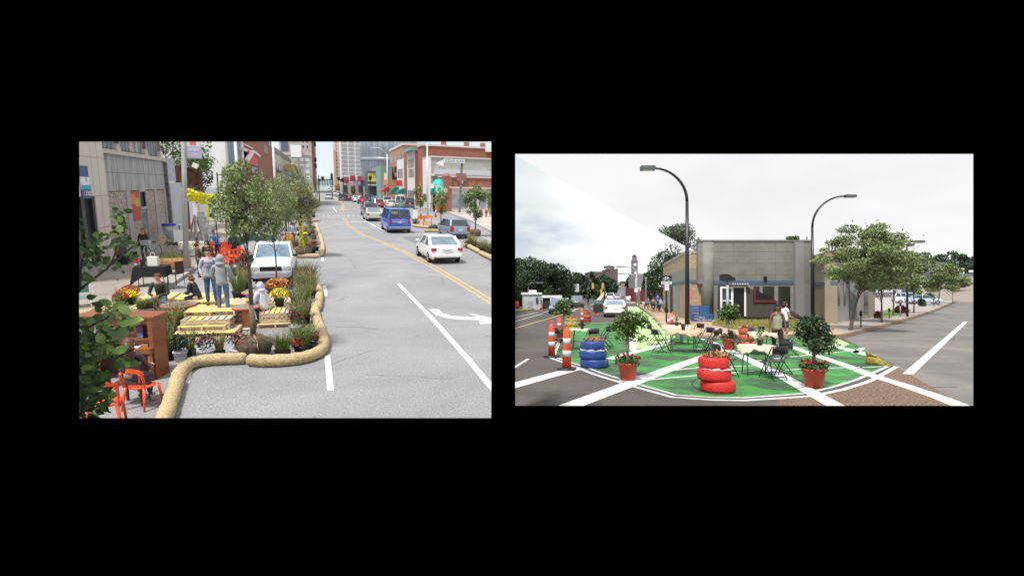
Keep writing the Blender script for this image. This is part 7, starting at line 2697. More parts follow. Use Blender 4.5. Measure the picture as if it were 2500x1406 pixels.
MB().bb(sx(1622), -.1, sz(709), sx(1632), -.07, sz(695)).part('small_plate', m_white, t)
textobj('ON', 'lettering', m_black, t.children[-1], (sx(1627), -.105, sz(700)), (R(90), 0, 0), .14, .003)

# ---------------------------------------------------------------- furniture on the green
G0 = lambda px, py: G(px, py)


def tabl(px, py, lb, chairs, r=.62, cloth=m_cloth, drop=.16, zz=.75):
    g_ = G(px, py, zz)
    g_.z = 0
    round_table(lb, g_, random.uniform(-.3, .3), r, cloth, drop)
    for ang, dist, cl in chairs:
        a_ = R(ang)
        p = g_ + Vector((math.cos(a_) * dist, math.sin(a_) * dist, 0))
        folding_chair(cl, p, a_ + R(90))
    return g_


c1 = M('cloth_brownish', (.50, .38, .26), .85, .15, 5)
c2 = M('cloth_cream', (.56, .51, .38), .85, .25, 9)
T1 = tabl(1668, 806, 'round table with a brownish cloth near the lamp post', [(200, .92, 'black folding chair left of the brownish table'), (318, .92, 'black folding chair at the right front of the brownish table'), (20, .92, 'black folding chair behind the brownish table on the right'), (350, .98, 'black folding chair right of the brownish table')], .58, c1)
T2 = tabl(1652, 795, 'round table with a cream cloth behind the brownish one', [(190, .90, 'black folding chair left of the rear cream table'), (20, .90, 'black folding chair right of the rear cream table'), (75, .90, 'black folding chair beyond the rear cream table')], .56, c2, .17)
T3 = tabl(1847, 843, 'nearest round table with a cream patterned cloth', [(282, .60, 'black folding chair nearest the viewer, seen square from behind'), (190, .86, 'black folding chair between the red tyres and the nearest table'), (20, .72, 'black folding chair at the right of the nearest table')], .43, c2, .18)
T4 = tabl(1861, 811, 'round table with a cream cloth behind the nearest one', [(178, .78, 'black folding chair left of the table by the orange tyres'), (80, .75, 'black folding chair beyond the table by the orange tyres'), (345, .80, 'black folding chair behind the standing woman')], .44, c2)
T5 = tabl(1421, 803, 'round table with a bare pale top behind the blue tyres', [(290, .62, 'black folding chair in front of the table behind the blue tyres'), (15, .80, 'black folding chair right of the table behind the blue tyres'), (205, .80, 'black folding chair left of the table behind the blue tyres')], .47, M('cloth_pale', (.48, .42, .34), .85, .1, 5), .05)
folding_chair('black folding chair alone to the right of the blue tyres', G(1478, 846), R(60))
folding_chair('black folding chair behind the right potted tree', G(2022, 845), R(-70))
folding_chair('second black folding chair behind the right potted tree', G(2002, 842), R(40))


def tpot(g_, lb, leafm, h=.16, dx=0, dy=0, fol=True):
    t = thing('table_plant', lb, 'potted plant', (g_.x + dx, g_.y + dy, .755), 0, 'small plants on the round tables')
    MB().lathe([(.055, 0), (.07, .13), (.075, .14), (.001, .13)], 12).part('pot', m_potb, t)
    mb = MB()
    for _ in range(70):
        mb.leaf((random.gauss(0, .045), random.gauss(0, .045), .15 + random.random() * h), .06, 0, .7)
    mb.part('leaves', leafm, t)


tpot(T1, 'dark potted plant on the brownish table', m_leafd, .06)
tpot(T2, 'fresh green plant on the rear cream table', m_leaff, .24)
tpot(T3, 'pale green plant in a dark pot on the nearest table', M('leaf_lime', (.22, .27, .08), .6, .3, 8), .26, .08)
tpot(T4, 'small dark pot on the table by the orange tyres', m_leafd, .03)
tpot(T5, 'dark pot on the bare pale table', m_leafd, .03)
mtr = M('tyre_paint_red', (.60, .024, .018), .6, .28, 16, bump=.5, st=(1, 1, 3))
mtb = M('tyre_paint_blue', (.018, .055, .24), .5, .25, 9, bump=.3)
mto = M('tyre_paint_orange', (.46, .10, .04), .6, .3, 9, bump=.3)
mty = M('tyre_paint_ochre', (.36, .26, .05), .7, .4, 9, bump=.3)
tyre_stack('stack of three bright red tyres planted with sedum, nearest the viewer', G(1749, 955), mtr, .345, .245, offs=((.03, 0), (-.05, 0), (-.06, 0)), rs=(1.03, 1, .90))
tyre_stack('stack of three dark blue tyres planted with sedum at the left', G(1449, 896), mtb, .385, .245, offs=((.02, 0), (-.02, 0), (-.03, 0)), rs=(1.03, 1, .88))
tyre_stack('stack of red brown tyres beside the far traffic post', G(1430, 785), M('tyre_paint_brick', (.36, .04, .02), .6, .3, 9), .38, .22)
tyre_stack('stack of ochre tyres behind the left potted tree', G(1395, 806), mty, .40, .22)
tyre_stack('orange brown tyre stack left of the standing woman', G(1822, 847), mto, .31, .24, lip=False)
# ochre tyres cut off on a slope at the picture's diagonal
g_ = G(2153, 890)
t = thing('tyre_planter', 'ochre tyre stack with its top sliced off on a slope, at the right rim', 'tyre planter', g_, 0, 'tyre planters')
pn_ = ray(1258, 380).cross(ray(2355, 990)).normalized()
for k in range(2):
    mb = tyre(MB(), .40, .24, (0, 0, k * .24))
    o_ = mb.part('tyre', mty, t)
    bm = __import__('bmesh').new()
    bm.from_mesh(o_.data)
    loc = CAM - Vector(g_)
    r_ = __import__('bmesh').ops.bisect_plane(bm, geom=bm.verts[:] + bm.edges[:] + bm.faces[:], plane_co=loc, plane_no=pn_, clear_outer=pn_.z > 0, clear_inner=pn_.z < 0)
    __import__('bmesh').ops.holes_fill(bm, edges=[e for e in r_['geom_cut'] if e.__class__.__name__ == 'BMEdge'])
    bm.to_mesh(o_.data)
    bm.free()
# potted fig trees
topiary('tall potted fig tree in a red pot left of the brownish table', G(1533, 928), 1.74, .375, seed=11, droop=.1)
topiary('dark drooping potted fig tree in a red pot at the right', G(1987, 946), 1.66, .38, seed=12, droop=.25, dark=True)
topiary('potted fig tree in a red pot in front of the white kiosk doors', G(1779, 854), 1.72, .34, seed=13)
topiary('potted fig tree in a dark red pot at the far left beside the traffic posts', G(1376, 838), 1.85, .36, seed=14)
# traffic posts and cones
channelizer('orange and white traffic post nearest the viewer on the white rim', G(1384, 903), 1.12, .10)
channelizer('orange and white traffic post with a loop handle at the left corner of the green', G(1347, 872), 1.06, .09)
channelizer('orange and white traffic post behind the left potted fig tree', G(1365, 830), .95, .09)
channelizer('orange and white traffic post beside the red brown tyres', G(1421, 794), 1.0, .08)
cone('orange cone behind the ochre tyres at the left', G(1393, 790), .5)
cone('pink orange cone beside the white sedan', G(1455, 768), .7)
cone('orange and white cone in front of the rear cream table, left one', G(1632, 801), .75)
cone('orange and white cone in front of the rear cream table, right one', G(1641, 800), .9)
for i, (px, py) in enumerate(((1532, 723), (1544, 724), (1538, 722))):
    cone('far orange cone %s at the start of the light green lane' % ('on the left', 'on the right', 'in the middle')[i], G(px, py + 4), 1.1)
cone('orange cone on the far kerb before the white pavilion', G(1320, 758), .7)
t = thing('traffic_barrel', 'orange barrel at the left edge beside the lawn', 'traffic barrel', G(1262, 755))
MB().lathe([(.3, 0), (.27, .9), (.2, .95), (.001, .95)], 14).part('barrel_body', m_corange, t)

# ---------------------------------------------------------------- pallet seats, cooler
def pallet_seat(lb, loc, rz, mat, w_=1.1, arms=False):
    t = thing('pallet_bench', lb, 'pallet seat', loc, rz, 'seats made of painted pallets')
    for k in range(3):
        MB().box((0, -.36, .10 + k * .16), (w_, .03, .11)).part('front_board', mat, t)
    for k in range(4):
        MB().box((0, -.28 + k * .17, .50), (w_, .13, .03)).part('seat_board', mat, t)
    for k in range(3):
        MB().box((0, .36, .62 + k * .17), (w_, .03, .13)).part('back_board', mat, t)
    for q in (-1, 0, 1):
        MB().box((q * (w_ / 2 - .05), 0, .25), (.06, .70, .48)).part('stringer', mat, t)
        MB().box((q * (w_ / 2 - .05), .40, .55), (.08, .05, 1.08)).part('back_post', mat, t)
    return t


t = pallet_seat('bright blue seat made of painted pallets in front of the brick corner', (G(1712, 784, .13).x, G(1712, 784, .13).y, .13), R(-4), M('pallet_blue', (.025, .10, .26), .6, .15, 6), 1.25)
textobj('Bench', 'lettering', m_white, t, (-.05, -.38, .27), (R(90), 0, 0), .14, .003)
textobj('TO REST ON', 'lettering', m_white, t, (.1, -.38, .10), (R(90), 0, 0), .12, .003, fit=.9)
pallet_seat('red orange seat made of pallets against the tan brick side wall', (G(1654, 764, .13).x, G(1654, 764, .13).y, .13), R(-60), M('pallet_redorange', (.62, .07, .03), .6, .12, 6), 1.0)
t = thing('drink_cooler', 'red drinks cooler with a white lid on a small stand', 'cooler', (G(1742, 770, .13).x, G(1742, 770, .13).y, .13))
MB().lathe([(.19, .75), (.21, .80), (.21, 1.25), (.19, 1.3), (.001, 1.32)], 16).part('tank', M('cooler_red', (.65, .05, .03), .4, .08), t)
MB().lathe([(.2, .62), (.2, .74), (.001, .74)], 16).part('base', m_white, t)
for q in (-1, 1):
    MB().box((q * .2, 0, .31), (.05, .3, .62)).part('leg', m_blackm, t)
MB().box((0, 0, .35), (.5, .35, .3)).part('shelf_bag', M('bag_maroon', (.2, .03, .03), .7, .3), t)
t = thing('dark_bin', 'low dark metal frame beside the blue pallet seat', 'rack', (G(1736, 782, .13).x, G(1736, 782, .13).y, .13))
MB().box((0, 0, .25), (.05, .4, .9)).part('frame', m_blackm, t)

# ---------------------------------------------------------------- people of the right picture
H_ = .17
gk = G(1753, 777)
person('man in a white T-shirt and blue shorts standing beside the red cooler', (gk.x, gk.y, .1), R(-120), M('shirt_white', (.72, .73, .78), .85, .04), M('shorts_blue', (.08, .19, .40), .85, .15), hair=M('hair_black'), skin=m_skind, h=1.84, sleeves=.3, legcover=.5, shoes=M('sandal', (.25, .1, .06), .6, .1))
gk = G(1792, 779)
person('person in a dark blue top reaching towards the kiosk door', (gk.x, gk.y, .15), R(0), M('shirt_slate', (.045, .05, .075), .85, .15), M('trousers_black'), hair=M('hair_black'), skin=m_skind, h=1.72, sleeves=.3, arms=(((-.27, .02, 1.12), (-.24, .18, .92)), ((.42, .1, 1.36), (.68, .16, 1.40))))
gk = G(1783, 779)
person('person in a white cap half hidden by the pale sign post', (gk.x, gk.y, .15), R(150), M('top_dusky', (.30, .12, .10), .8, .2), M('trousers_black'), hair=M('hair_black'), hat=m_white, skin=M('skin_mid', (.35, .17, .11), .6, .1), h=1.66, sleeves=.3, arms=(((-.34, .04, 1.16), (-.14, .12, 1.0)), ((.34, .04, 1.16), (.14, .12, 1.0))))
gk = G(1898, 868)
person('woman in a pale grey green tank top and dark leggings standing facing the viewer', gk, R(172), M('tank_greygreen', (.26, .27, .19), .8, .15, 6), M('leggings_dark', (.030, .015, .020), .8, .3, 6), hair=M('hair_black'), skin=M('skin_brown', (.16, .065, .04), .5, .12, 9), h=1.66, fem=True, sleeves=0, coat=.04,
       arms=(((-.24, .0, 1.16), (-.27, .04, .90)), ((.24, .0, 1.16), (.27, .03, .90))))
gk = G(1916, 832)
person('woman with dark hair in a white T-shirt and navy shorts seen in profile', gk, R(-80), M('shirt_white2', (.68, .68, .72), .85, .12, 12), M('shorts_navy', (.02, .025, .05), .85, .1), hair=M('hair_black'), long_hair=False, fem=True, skin=M('skin_ruddy', (.50, .22, .14), .6, .1), h=1.66, sleeves=.3, legcover=.45, coat=.03,
       arms=(((-.2, .1, 1.12), (-.1, .33, 1.06)), ((.2, .1, 1.12), (.1, .33, 1.06))))
k = 0
for px, py, cl, lb in ((1606, 752, (.05, .16, .42), 'person in a bright blue shirt standing at the far tables'), (1583, 754, (.10, .18, .35), 'person in a mid blue shirt sitting left at the far tables'), (1613, 757, (.30, .38, .55), 'person in a pale blue shirt at the right of the far tables'), (1595, 756, (.25, .20, .12), 'person in brown at the middle of the far tables')):
    k += 1
    gk = G(px, py, .13)
    person(lb, (gk.x, gk.y, .13), R(40 * k), M('far_shirt%d' % k, cl, .85, .1), M('trousers_navy'), hair=M('hair_black'), h=1.7, sit=k != 1)
for i, (px, py) in enumerate(((1588, 756), (1603, 760), (1617, 762))):
    gk = G(px, py, .13)
    o = thing('far_table', 'dark metal table at the far sidewalk cafe, %s' % ('left', 'middle', 'right')[i], 'table', (gk.x, gk.y, .13), 0, 'far cafe tables')
    MB().lathe([(.001, .72), (.6, .72), (.6, .75), (.001, .75)], 16).part('tabletop', m_blackm if i < 2 else M('pallet_blue'), o)
    for q in range(4):
        MB().tube([(math.cos(q * 1.57 + .7) * .45, math.sin(q * 1.57 + .7) * .45, 0), (math.cos(q * 1.57 + .7) * .2, math.sin(q * 1.57 + .7) * .2, .72)], .025, 5).part('leg', m_blackm, o)
    for q in (20, 200):
        folding_chair('dark chair at the %s far cafe table, %s side' % (('left', 'middle', 'right')[i], 'right' if q == 20 else 'left'), (gk.x + math.cos(R(q)) * .95, gk.y + math.sin(R(q)) * .95, .13), R(q + 90), 'chairs at the far cafe tables')
for px, py, lb in ((1627, 763, 'yellow green potted shrub left of the bike lane sign'), (1636, 757, 'yellow green potted shrub right of the bike lane sign')):
    gk = G(px, py, .13)
    t = thing('potted_shrub', lb, 'potted shrub', (gk.x, gk.y, .13), 0, 'potted shrubs by the side wall')
    pot_shape(.2, .35).part('pot', m_potb, t)
    mb = MB()
    mass(mb, [((0, 0, .65), (.35, .35, .4))], 260, .12, (0, 1))
    mb.part('foliage', [M('leaf_lime'), m_leafy], t)

# ---------------------------------------------------------------- cars of the right picture
GR = 'cars on the road of the right picture'
t = car('white sedan parked with its left front door open before the light green lane', 'sedan', m_cw, G(1501, 775), R(-9), group=GR, glass=M('glass_windscreen'), scale=.97, name='parked_car')
o_ = MB().box((-1.35, 2.95, .68), (.95, .07, .75), (0, 0, R(18))).part('open_door', M('door_inner_dark', (.03, .03, .035), .6, .2), t, bevel=.03)
MB().box((-1.35, 2.95, 1.22), (.80, .04, .36), (0, 0, R(18))).part('door_window', m_glassl, o_)
person('person in dark clothes getting out of the white sedan', G(1478, 764), R(80), M('jacket_black2', (.02, .02, .025), .8, .2), M('trousers_black'), hair=M('hair_black'), skin=m_skind, h=1.62)
t = car('grey blue sedan coming towards the viewer behind the left potted tree', 'sedan', paint('steelblue', (.16, .20, .27)), G(1361, 767), R(170), group=GR, front=True, glass=m_glassl, scale=1.0)
t = car('dark grey car coming towards the viewer behind the grey blue sedan', 'suv', paint('graphite', (.07, .07, .075)), G(1407, 752), R(170), group=GR, front=True, glass=m_glassl, scale=.9)
car('pale sedan half hidden behind the grey blue sedan', 'sedan', paint('pale_green', (.35, .40, .40)), G(1384, 744), R(170), group=GR, front=True)
car('white car driving up the far road, left of two', 'suv', m_cw, G(1489, 735), R(-10), group=GR)
car('silver car driving up the far road, right of two', 'sedan', m_cs, G(1507, 733), R(-10), group=GR)

# ---------------------------------------------------------------- far left of the right picture: rising road, trees, buildings
Y0h = G(1500, 737).y
mb = MB()
L_ = [(1481, 737, Y0h), (1486, 725, 260), (1492, 715, 330), (1500, 706, 430), (1506, 700, 560), (1510, 697, 700)]
Rr_ = [(1546, 737, Y0h), (1541, 725, 260), (1536, 715, 330), (1530, 706, 430), (1526, 700, 560), (1524, 697, 700)]
vs = []
for (a_, b_) in zip(L_, Rr_):
    l_, r_ = V(a_[0], a_[1], a_[2]), V(b_[0], b_[1], b_[2])
    if a_[2] == Y0h:
        l_.z = r_.z = .005
    vs += [l_, r_]
mb.add(vs, [(i * 2, i * 2 + 1, i * 2 + 3, i * 2 + 2) for i in range(5)])
mb.struct('hill_road', M('road_far', (.125, .12, .135), .9, .15, .1))
mb = MB()
hp = [(1200, 737, 120), (1250, 728, 190), (1250, 716, 300), (1250, 704, 430), (1250, 698, 700)]
hq_ = [(1481, 737, Y0h), (1486, 725, 260), (1492, 715, 330), (1500, 706, 430), (1506, 700, 560)]
hs = [(1546, 737, Y0h), (1541, 725, 260), (1536, 715, 330), (1530, 706, 430), (1526, 700, 560)]
ht = [(1640, 737, Y0h), (1640, 725, 260), (1640, 715, 330), (1640, 706, 430), (1640, 700, 560)]
for A2, B2 in ((hp, hq_), (hs, ht)):
    vs = []
    for (a_, b_) in zip(A2, B2):
        l_, r_ = V(*a_), V(*b_)
        if a_[1] == 737:
            l_.z = r_.z = 0.002
        vs += [l_ - Vector((0, 0, .3)), r_ - Vector((0, 0, .3))]
    mb.add(vs, [(i * 2, i * 2 + 1, i * 2 + 3, i * 2 + 2) for i in range(4)])
mb.struct('hillside', M('hill_grass', (.03, .045, .018), .95, .4, .2))
t = thing('kerb_rail', 'pale kerb line rising along the left side of the far road', 'railing', (0, 0, 0))
MB().beam(V(1461, 740, 95), V(1484, 703, 400), .8, 1.0).part('rail', M('rail_cream', (.45, .40, .26), .8, .15), t)


def ftree(px, pyb, pyt, wpx, Y, lm, lab, n=900, ls=.6, seed=1, nb=14, tr=.3, grp='big trees behind the road', flat=.5, cut=None, lb=4):
    s_ = Y / 1300
    zb_ = 0
    g_ = Vector((V(px, 700, Y).x, Y, 0))
    zc, hh = zt(px, (pyb + pyt) / 2, Y), (pyb - pyt) / 2 * s_
    return tree('tree', lab, 'tree', g_, zc + hh, max(1, zc - hh), wpx * s_, hh, lm, tr, n, ls, nb=nb, seed=seed, cz=zc, group=grp, sparse=.42, shell=.6, limbs=lb, cut=cut)


m_lh = M('leaf_deep', (.030, .062, .015), .6, .5, .35)
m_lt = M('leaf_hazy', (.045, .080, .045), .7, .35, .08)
ftree(1292, 738, 634, 50, 72, [m_lh, m_leafd], 'huge dark tree at the left edge of the right picture', 9000, .33, 51, 30)
ftree(1342, 736, 632, 50, 76, [m_lh, m_leafd], 'huge dark tree right of the leftmost one', 9000, .33, 52, 30)
ftree(1380, 735, 655, 32, 82, [m_lh, m_leafd], 'dark tree stepping down beside the billboard', 4200, .34, 53, 18)
ftree(1262, 738, 634, 38, 80, [m_lh, m_leafd], 'dark tree cut by the left edge of the right picture', 5200, .36, 54, 20)
ftree(1335, 736, 700, 12, 68, [m_lh, m_leaf1], 'small bright bush tree below the huge dark trees', 700, .35, 55, 8)
k = 0
for px, pb, pt, wp, Y in ((1405, 712, 668, 16, 230), (1425, 712, 666, 18, 240), (1447, 712, 664, 16, 250), (1472, 712, 668, 18, 260), (1493, 712, 676, 14, 280), (1478, 726, 680, 18, 200), (1420, 735, 690, 20, 170), (1445, 738, 700, 18, 150), (1540, 712, 675, 13, 300), (1542, 735, 706, 12, 160), (1522, 703, 688, 12, 600), (1462, 733, 700, 12, 180)):
    k += 1
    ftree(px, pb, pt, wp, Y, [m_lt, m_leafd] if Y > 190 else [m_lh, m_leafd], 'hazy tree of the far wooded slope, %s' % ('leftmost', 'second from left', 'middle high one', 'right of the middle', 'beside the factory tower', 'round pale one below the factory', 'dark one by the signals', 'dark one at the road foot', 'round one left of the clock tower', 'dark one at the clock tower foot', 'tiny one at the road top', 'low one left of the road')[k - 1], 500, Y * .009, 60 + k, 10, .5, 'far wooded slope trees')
ftree(1640, 745, 598, 62, 75, [m_lh, m_leafd], 'big dark tree behind the brick side wall', 8500, .32, 71, 30)
ftree(1590, 735, 660, 22, 85, [m_lh, m_leafd], 'dark tree spreading left of the brick building roof', 1800, .45, 72, 14)
nn_ = pn_ if pn_.z > 0 else -pn_
gx = Vector((V(1640, 700, 150).x, 150, 0))
ftree(1648, 640, 550, 62, 150, [M('leaf_greyish', (.10, .13, .08), .8, .3, .1), m_lt], 'grey green tree top rising above the sloping montage seam in the sky', 6500, .6, 73, 26, .3, None, cut=lambda p: nn_.dot(p + gx - CAM) > 0.6, lb=0)
ftree(1934, 592, 567, 14, 60, [m_leaf1, m_leafd], 'small bright tree showing above the grey parapet', 500, .35, 74, 8)
ftree(1963, 600, 585, 14, 62, [m_lh, m_leafd], 'low dark tree top at the right end of the grey parapet', 300, .35, 75, 8)


def rblock(name, label, pl, pr, yt, Y, dep, mat, **kw):
    x0, x1 = V(pl, yt, Y).x, V(pr, yt, Y).x
    return block(name, label, x0, x1, Y, Y + dep, zt((pl + pr) / 2, yt, Y), mat, 0, **kw)


t, w_, d_, h_ = rblock('white_pavilion', 'small white pavilion with a dark side window at the left', 1277, 1320, 717.5, 62, 6, M('pavilion_white', (.42, .44, .47), .8, .1), cornice=m_white, ch=.2)
facade_windows(t, w_ * .22, w_ * .38, h_ * .3, h_ * .85, 1, 1, -d_ / 2, wfrac=.9, hfrac=.7)
MB().box((w_ * .1, 0, h_ + .2), (.9, .8, .5)).part('roof_vent', m_white, t)
MB().box((-w_ * .1, 0, h_ * .35), (w_ * .3, d_ + .1, h_ * .4)).part('grey_panel', M('pavilion_grey', (.3, .32, .33), .8, .1), t)
t, w_, d_, h_ = rblock('red_roof_house', 'low house with a dark red roof at the left edge', 1225, 1290, 712, 74, 6, M('house_dark', (.05, .04, .045), .8, .2))
MB().add([(-w_ / 2, -d_ / 2 - .5, h_), (w_ / 2, -d_ / 2 - .5, h_), (w_ * .4, 0, h_ + 1.4), (-w_ / 2, 0, h_ + 1.4), (-w_ / 2, d_ / 2, h_), (w_ / 2, d_ / 2, h_)], [(0, 1, 2, 3), (3, 2, 5, 4)]).part('roof', M('roof_maroon', (.11, .02, .02), .8, .2), t)
MB().beam((-w_ * .4, -d_ / 2 - .6, h_ - .3), (w_ * .05, -d_ / 2 - .6, h_ + .9), .22).beam((w_ * .05, -d_ / 2 - .6, h_ + .9), (w_ * .35, -d_ / 2 - .6, h_ - .6), .22).part('gable_trim', M('trim_salmon', (.45, .20, .16), .7, .1), t)
t, w_, d_, h_ = rblock('open_shelter', 'low white framed open shelter behind the far lane', 1322, 1372, 722, 66, 5, M('shelter_dark', (.035, .03, .03), .8, .3))
MB().box((0, -d_ / 2 - .1, h_ - .1), (w_, .3, .3)).part('beam', m_white, t)
for q in (-.48, -.05, .22, .47):
    MB().box((w_ * q, -d_ / 2 - .12, h_ / 2), (.15, .2, h_)).part('post', m_white, t)
MB().box((w_ * .32, -d_ / 2 - .3, h_ * .85), (w_ * .3, .2, .6)).part('white_board', m_white, t)
for i, (pl, pr, yt, yb) in enumerate(((1395, 1408, 694, 712), (1343, 1365, 702, 716))):
    Y = 88
    x0, x1 = V(pl, yt, Y).x, V(pr, yt, Y).x
    t = thing('billboard', ('white billboard panel between the dark trees' if i == 0 else 'tilted white panel glimpsed below the huge dark trees'), 'billboard', ((x0 + x1) / 2, Y - 3, 0))
    MB().box((0, 0, (zt(pl, yt, Y) + zt(pl, yb, Y)) / 2), (x1 - x0, .2, zt(pl, yt, Y) - zt(pl, yb, Y))).part('panel', M('panel_paleblue', (.50, .55, .62), .7, .1), t)
    MB().tube([(0, .1, 0), (0, .1, zt(pl, yt, Y))], .15, 8).part('post', m_blackm, t)
t, w_, d_, h_ = rblock('brick_factory', 'long dark brick factory on the wooded hill with a ring sign on its tower', 1441, 1508, 663, 520, 40, M('factory_brick', (.13, .085, .095), .9, .15, .1))
MB().box((w_ * .34, -1, h_ / 2 + 1.0), (w_ * .32, d_, h_ + 1.6)).part('tower', M('factory_brick'), t)
for q in (-1, 0, 1):
    MB().box((w_ * .34 + q * w_ * .14, -1, h_ + 2.2), (1.6, d_, 1.2)).part('merlon', M('factory_brick'), t)
rg = MB()
rx_, zz_ = w_ * .2, zt(1493, 651.5, 520)
rg.tube([(w_ * .26 + math.cos(i * .314) * rx_ * 1.0, -10, zz_ + math.sin(i * .314) * 1.6) for i in range(20)], .3, 5, closed=True)
for i in range(8):
    rg.box((w_ * .26 + (i - 3.5) * rx_ * .24, -10, zz_), (1.2, .4, 2.2))
rg.tube([(w_ * .26, -10, h_), (w_ * .26, -10, zz_ + 6)], .2, 5)
rg.part('ring_sign', M('sign_ironwork', (.10, .10, .10), .7, .1), t)
t, w_, d_, h_ = rblock('clock_tower', 'slender purple grey clock tower with a small belfry', 1544, 1557, 637, 190, 2.0, M('tower_mauve', (.19, .165, .20), .85, .12, .4))
MB().box((0, 0, h_ + .05), (w_ * 1.12, d_ * 1.12, .35)).part('ledge', M('tower_mauve'), t)
MB().box((0, 0, h_ + .9), (w_ * .72, d_ * .72, 1.5)).part('belfry', M('tower_mauve'), t)
MB().lathe([(w_ * .5, h_ + 1.65), (.1, h_ + 2.3), (.03, h_ + 3.0)], 8).part('spire', m_dark, t)
MB().lathe([(.5, -.02), (.5, 0)], 16, (0, -d_ / 2 - .02, zt(1550, 646, 190)), axis='y').part('clock_face', m_white, t)
MB().box((0, -d_ / 2 - .03, zt(1550, 667, 190)), (.5, .06, 1.5)).part('belfry_window', m_white, t)
t, w_, d_, h_ = rblock('grey_stone_hall', 'grey stone hall behind the clock tower', 1556, 1580, 668, 160, 12, M('hall_grey', (.24, .235, .23), .85, .12, .5))
t, w_, d_, h_ = rblock('maroon_store', 'long dark red low store behind the far cafe tables', 1548, 1628, 703, 105, 8, M('wall_maroon', (.11, .012, .022), .8, .15))
MB().box((w_ * .12, -d_ / 2 - .1, h_ * .7), (w_ * .12, .15, h_ * .2)).part('window', M('glass_pinkgrey', (.45, .42, .45), .3, .2), t)
MB().box((w_ * .38, -d_ / 2 - .9, h_ * .6), (w_ * .22, 1.8, .15)).part('canopy', m_white, t)
for i, (px, py, cl, kd) in enumerate(((1592, 737, m_cw, 'van'), (1612, 737, m_crd, 'sedan'))):
    g_ = G(px, py, .0)
    car(('white van' if i == 0 else 'dark red car') + ' parked in front of the maroon store', kd, cl, g_, R(90), group='cars parked by the maroon store', cat='van' if i == 0 else 'car', name='parked_van' if i == 0 else 'parked_car')
for i, (px, py, yt) in enumerate(((1577, 748, 680), (1560, 751, 706))):
    g_ = G(px, py, .13)
    MB().lathe([(.12, 0), (.12, zt(px, yt, g_.y) - .13), (.2, zt(px, yt, g_.y)), (.001, zt(px, yt, g_.y) + .05)], 10).top('street_post', M('lamp_pale'), ('pale round post before the maroon store' if i == 0 else 'short pale sign post left of the far cafe tables'), 'post', (g_.x, g_.y, .13))
for i, (px, py, yt, yb) in enumerate(((1553, 744, 706, 715), (1560, 743, 704, 712))):
    g_ = G(px, py, .13)
    t = thing('street_sign', 'small white and red street sign %s at the far kerb' % ('on the left' if i == 0 else 'on the right'), 'sign', (g_.x, g_.y, .13), 0, 'small far kerb signs')
    MB().tube([(0, 0, 0), (0, 0, zt(px, yt, g_.y))], .04, 6).part('post', m_blackm, t)
    MB().box((0, -.06, zt(px, (yt + yb) / 2, g_.y)), (.55, .03, (yb - yt) * g_.y / 1300)).part('plate', m_white, t)
# signals of the junction
for i, (px, py, bx) in enumerate(((1436, 742, (1447, 1471)), (1476, 741, ()))):
    g_ = G(px, py)
    t = thing('traffic_signal', 'black signal mast with yellow heads over the far junction' if i == 0 else 'slim pole with a low yellow signal beside the far road', 'traffic signal', g_, 0, 'far junction signals')
    zz_ = zt(px, 694, g_.y)
    MB().tube([(0, 0, 0), (0, 0, zz_)], [.14, .09], 8).part('mast', m_blackm, t)
    if bx:
        e = V(1478, 697, g_.y)
        MB().tube([(0, 0, zz_ - .2), (e.x - g_.x, 0, zz_ - .35)], .06, 6).part('arm', m_blackm, t)
        for b_ in bx:
            MB().box((V(b_, 697, g_.y).x - g_.x, -.1, zt(b_, 698, g_.y)), (.34, .3, 1.0)).part('signal_head', M('signal_yellow', (.60, .36, .03), .5, .1), t)
    else:
        MB().box((-.6, -.1, zt(px, 712, g_.y)), (.34, .3, .9)).part('signal_head', M('signal_yellow'), t)
for i, (px, py, cl) in enumerate(((1496, 704, (.6, .35, .04)), (1512, 702, (.6, .4, .1)), (1518, 703, (.55, .35, .1)), (1510, 696, (.4, .3, .35)), (1500, 697, (.5, .5, .55)), (1522, 698, (.5, .2, .15)), (1507, 710, (.12, .13, .15)))):
    p = V(px, py, 440 - i * 6)
    car('tiny %s vehicle high on the far rising road' % ('yellow', 'amber', 'ochre', 'mauve', 'pale', 'brick red', 'dark')[i], ('van', 'suv', 'suv', 'van', 'sedan', 'van', 'sedan')[i], paint('far%d' % i, cl), p, 0, detail=False, plate=False, group='tiny vehicles on the far rising road', name='distant_car')
# lawn at the left and things on it
mb = MB()
mb.prism([(p.x, p.y) for p in (G(1240, 766), G(1300, 757), G(1338, 748), G(1320, 742), G(1244, 744))], 0, .12)
mb.struct('verge', M('verge_straw', (.20, .19, .07), .95, .3, 1))
g_ = G(1296, 752)
t = thing('utility_cart', 'low black trailer cart on the verge at the left', 'cart', g_)
MB().box((0, 0, .95), (2.0, .9, .5)).part('tray', m_black, t)
for q in (-.5, .7):
    MB().box((q, 0, .35), (.3, .6, .7)).part('support', m_black, t)
person('worker in a yellow helmet and dark clothes behind the black cart', G(1303, 748), R(180), M('jacket_navy'), M('trousers_navy'), hair=M('hair_black'), hat=M('helmet_yellow', (.65, .62, .10), .4, .1), h=1.7)

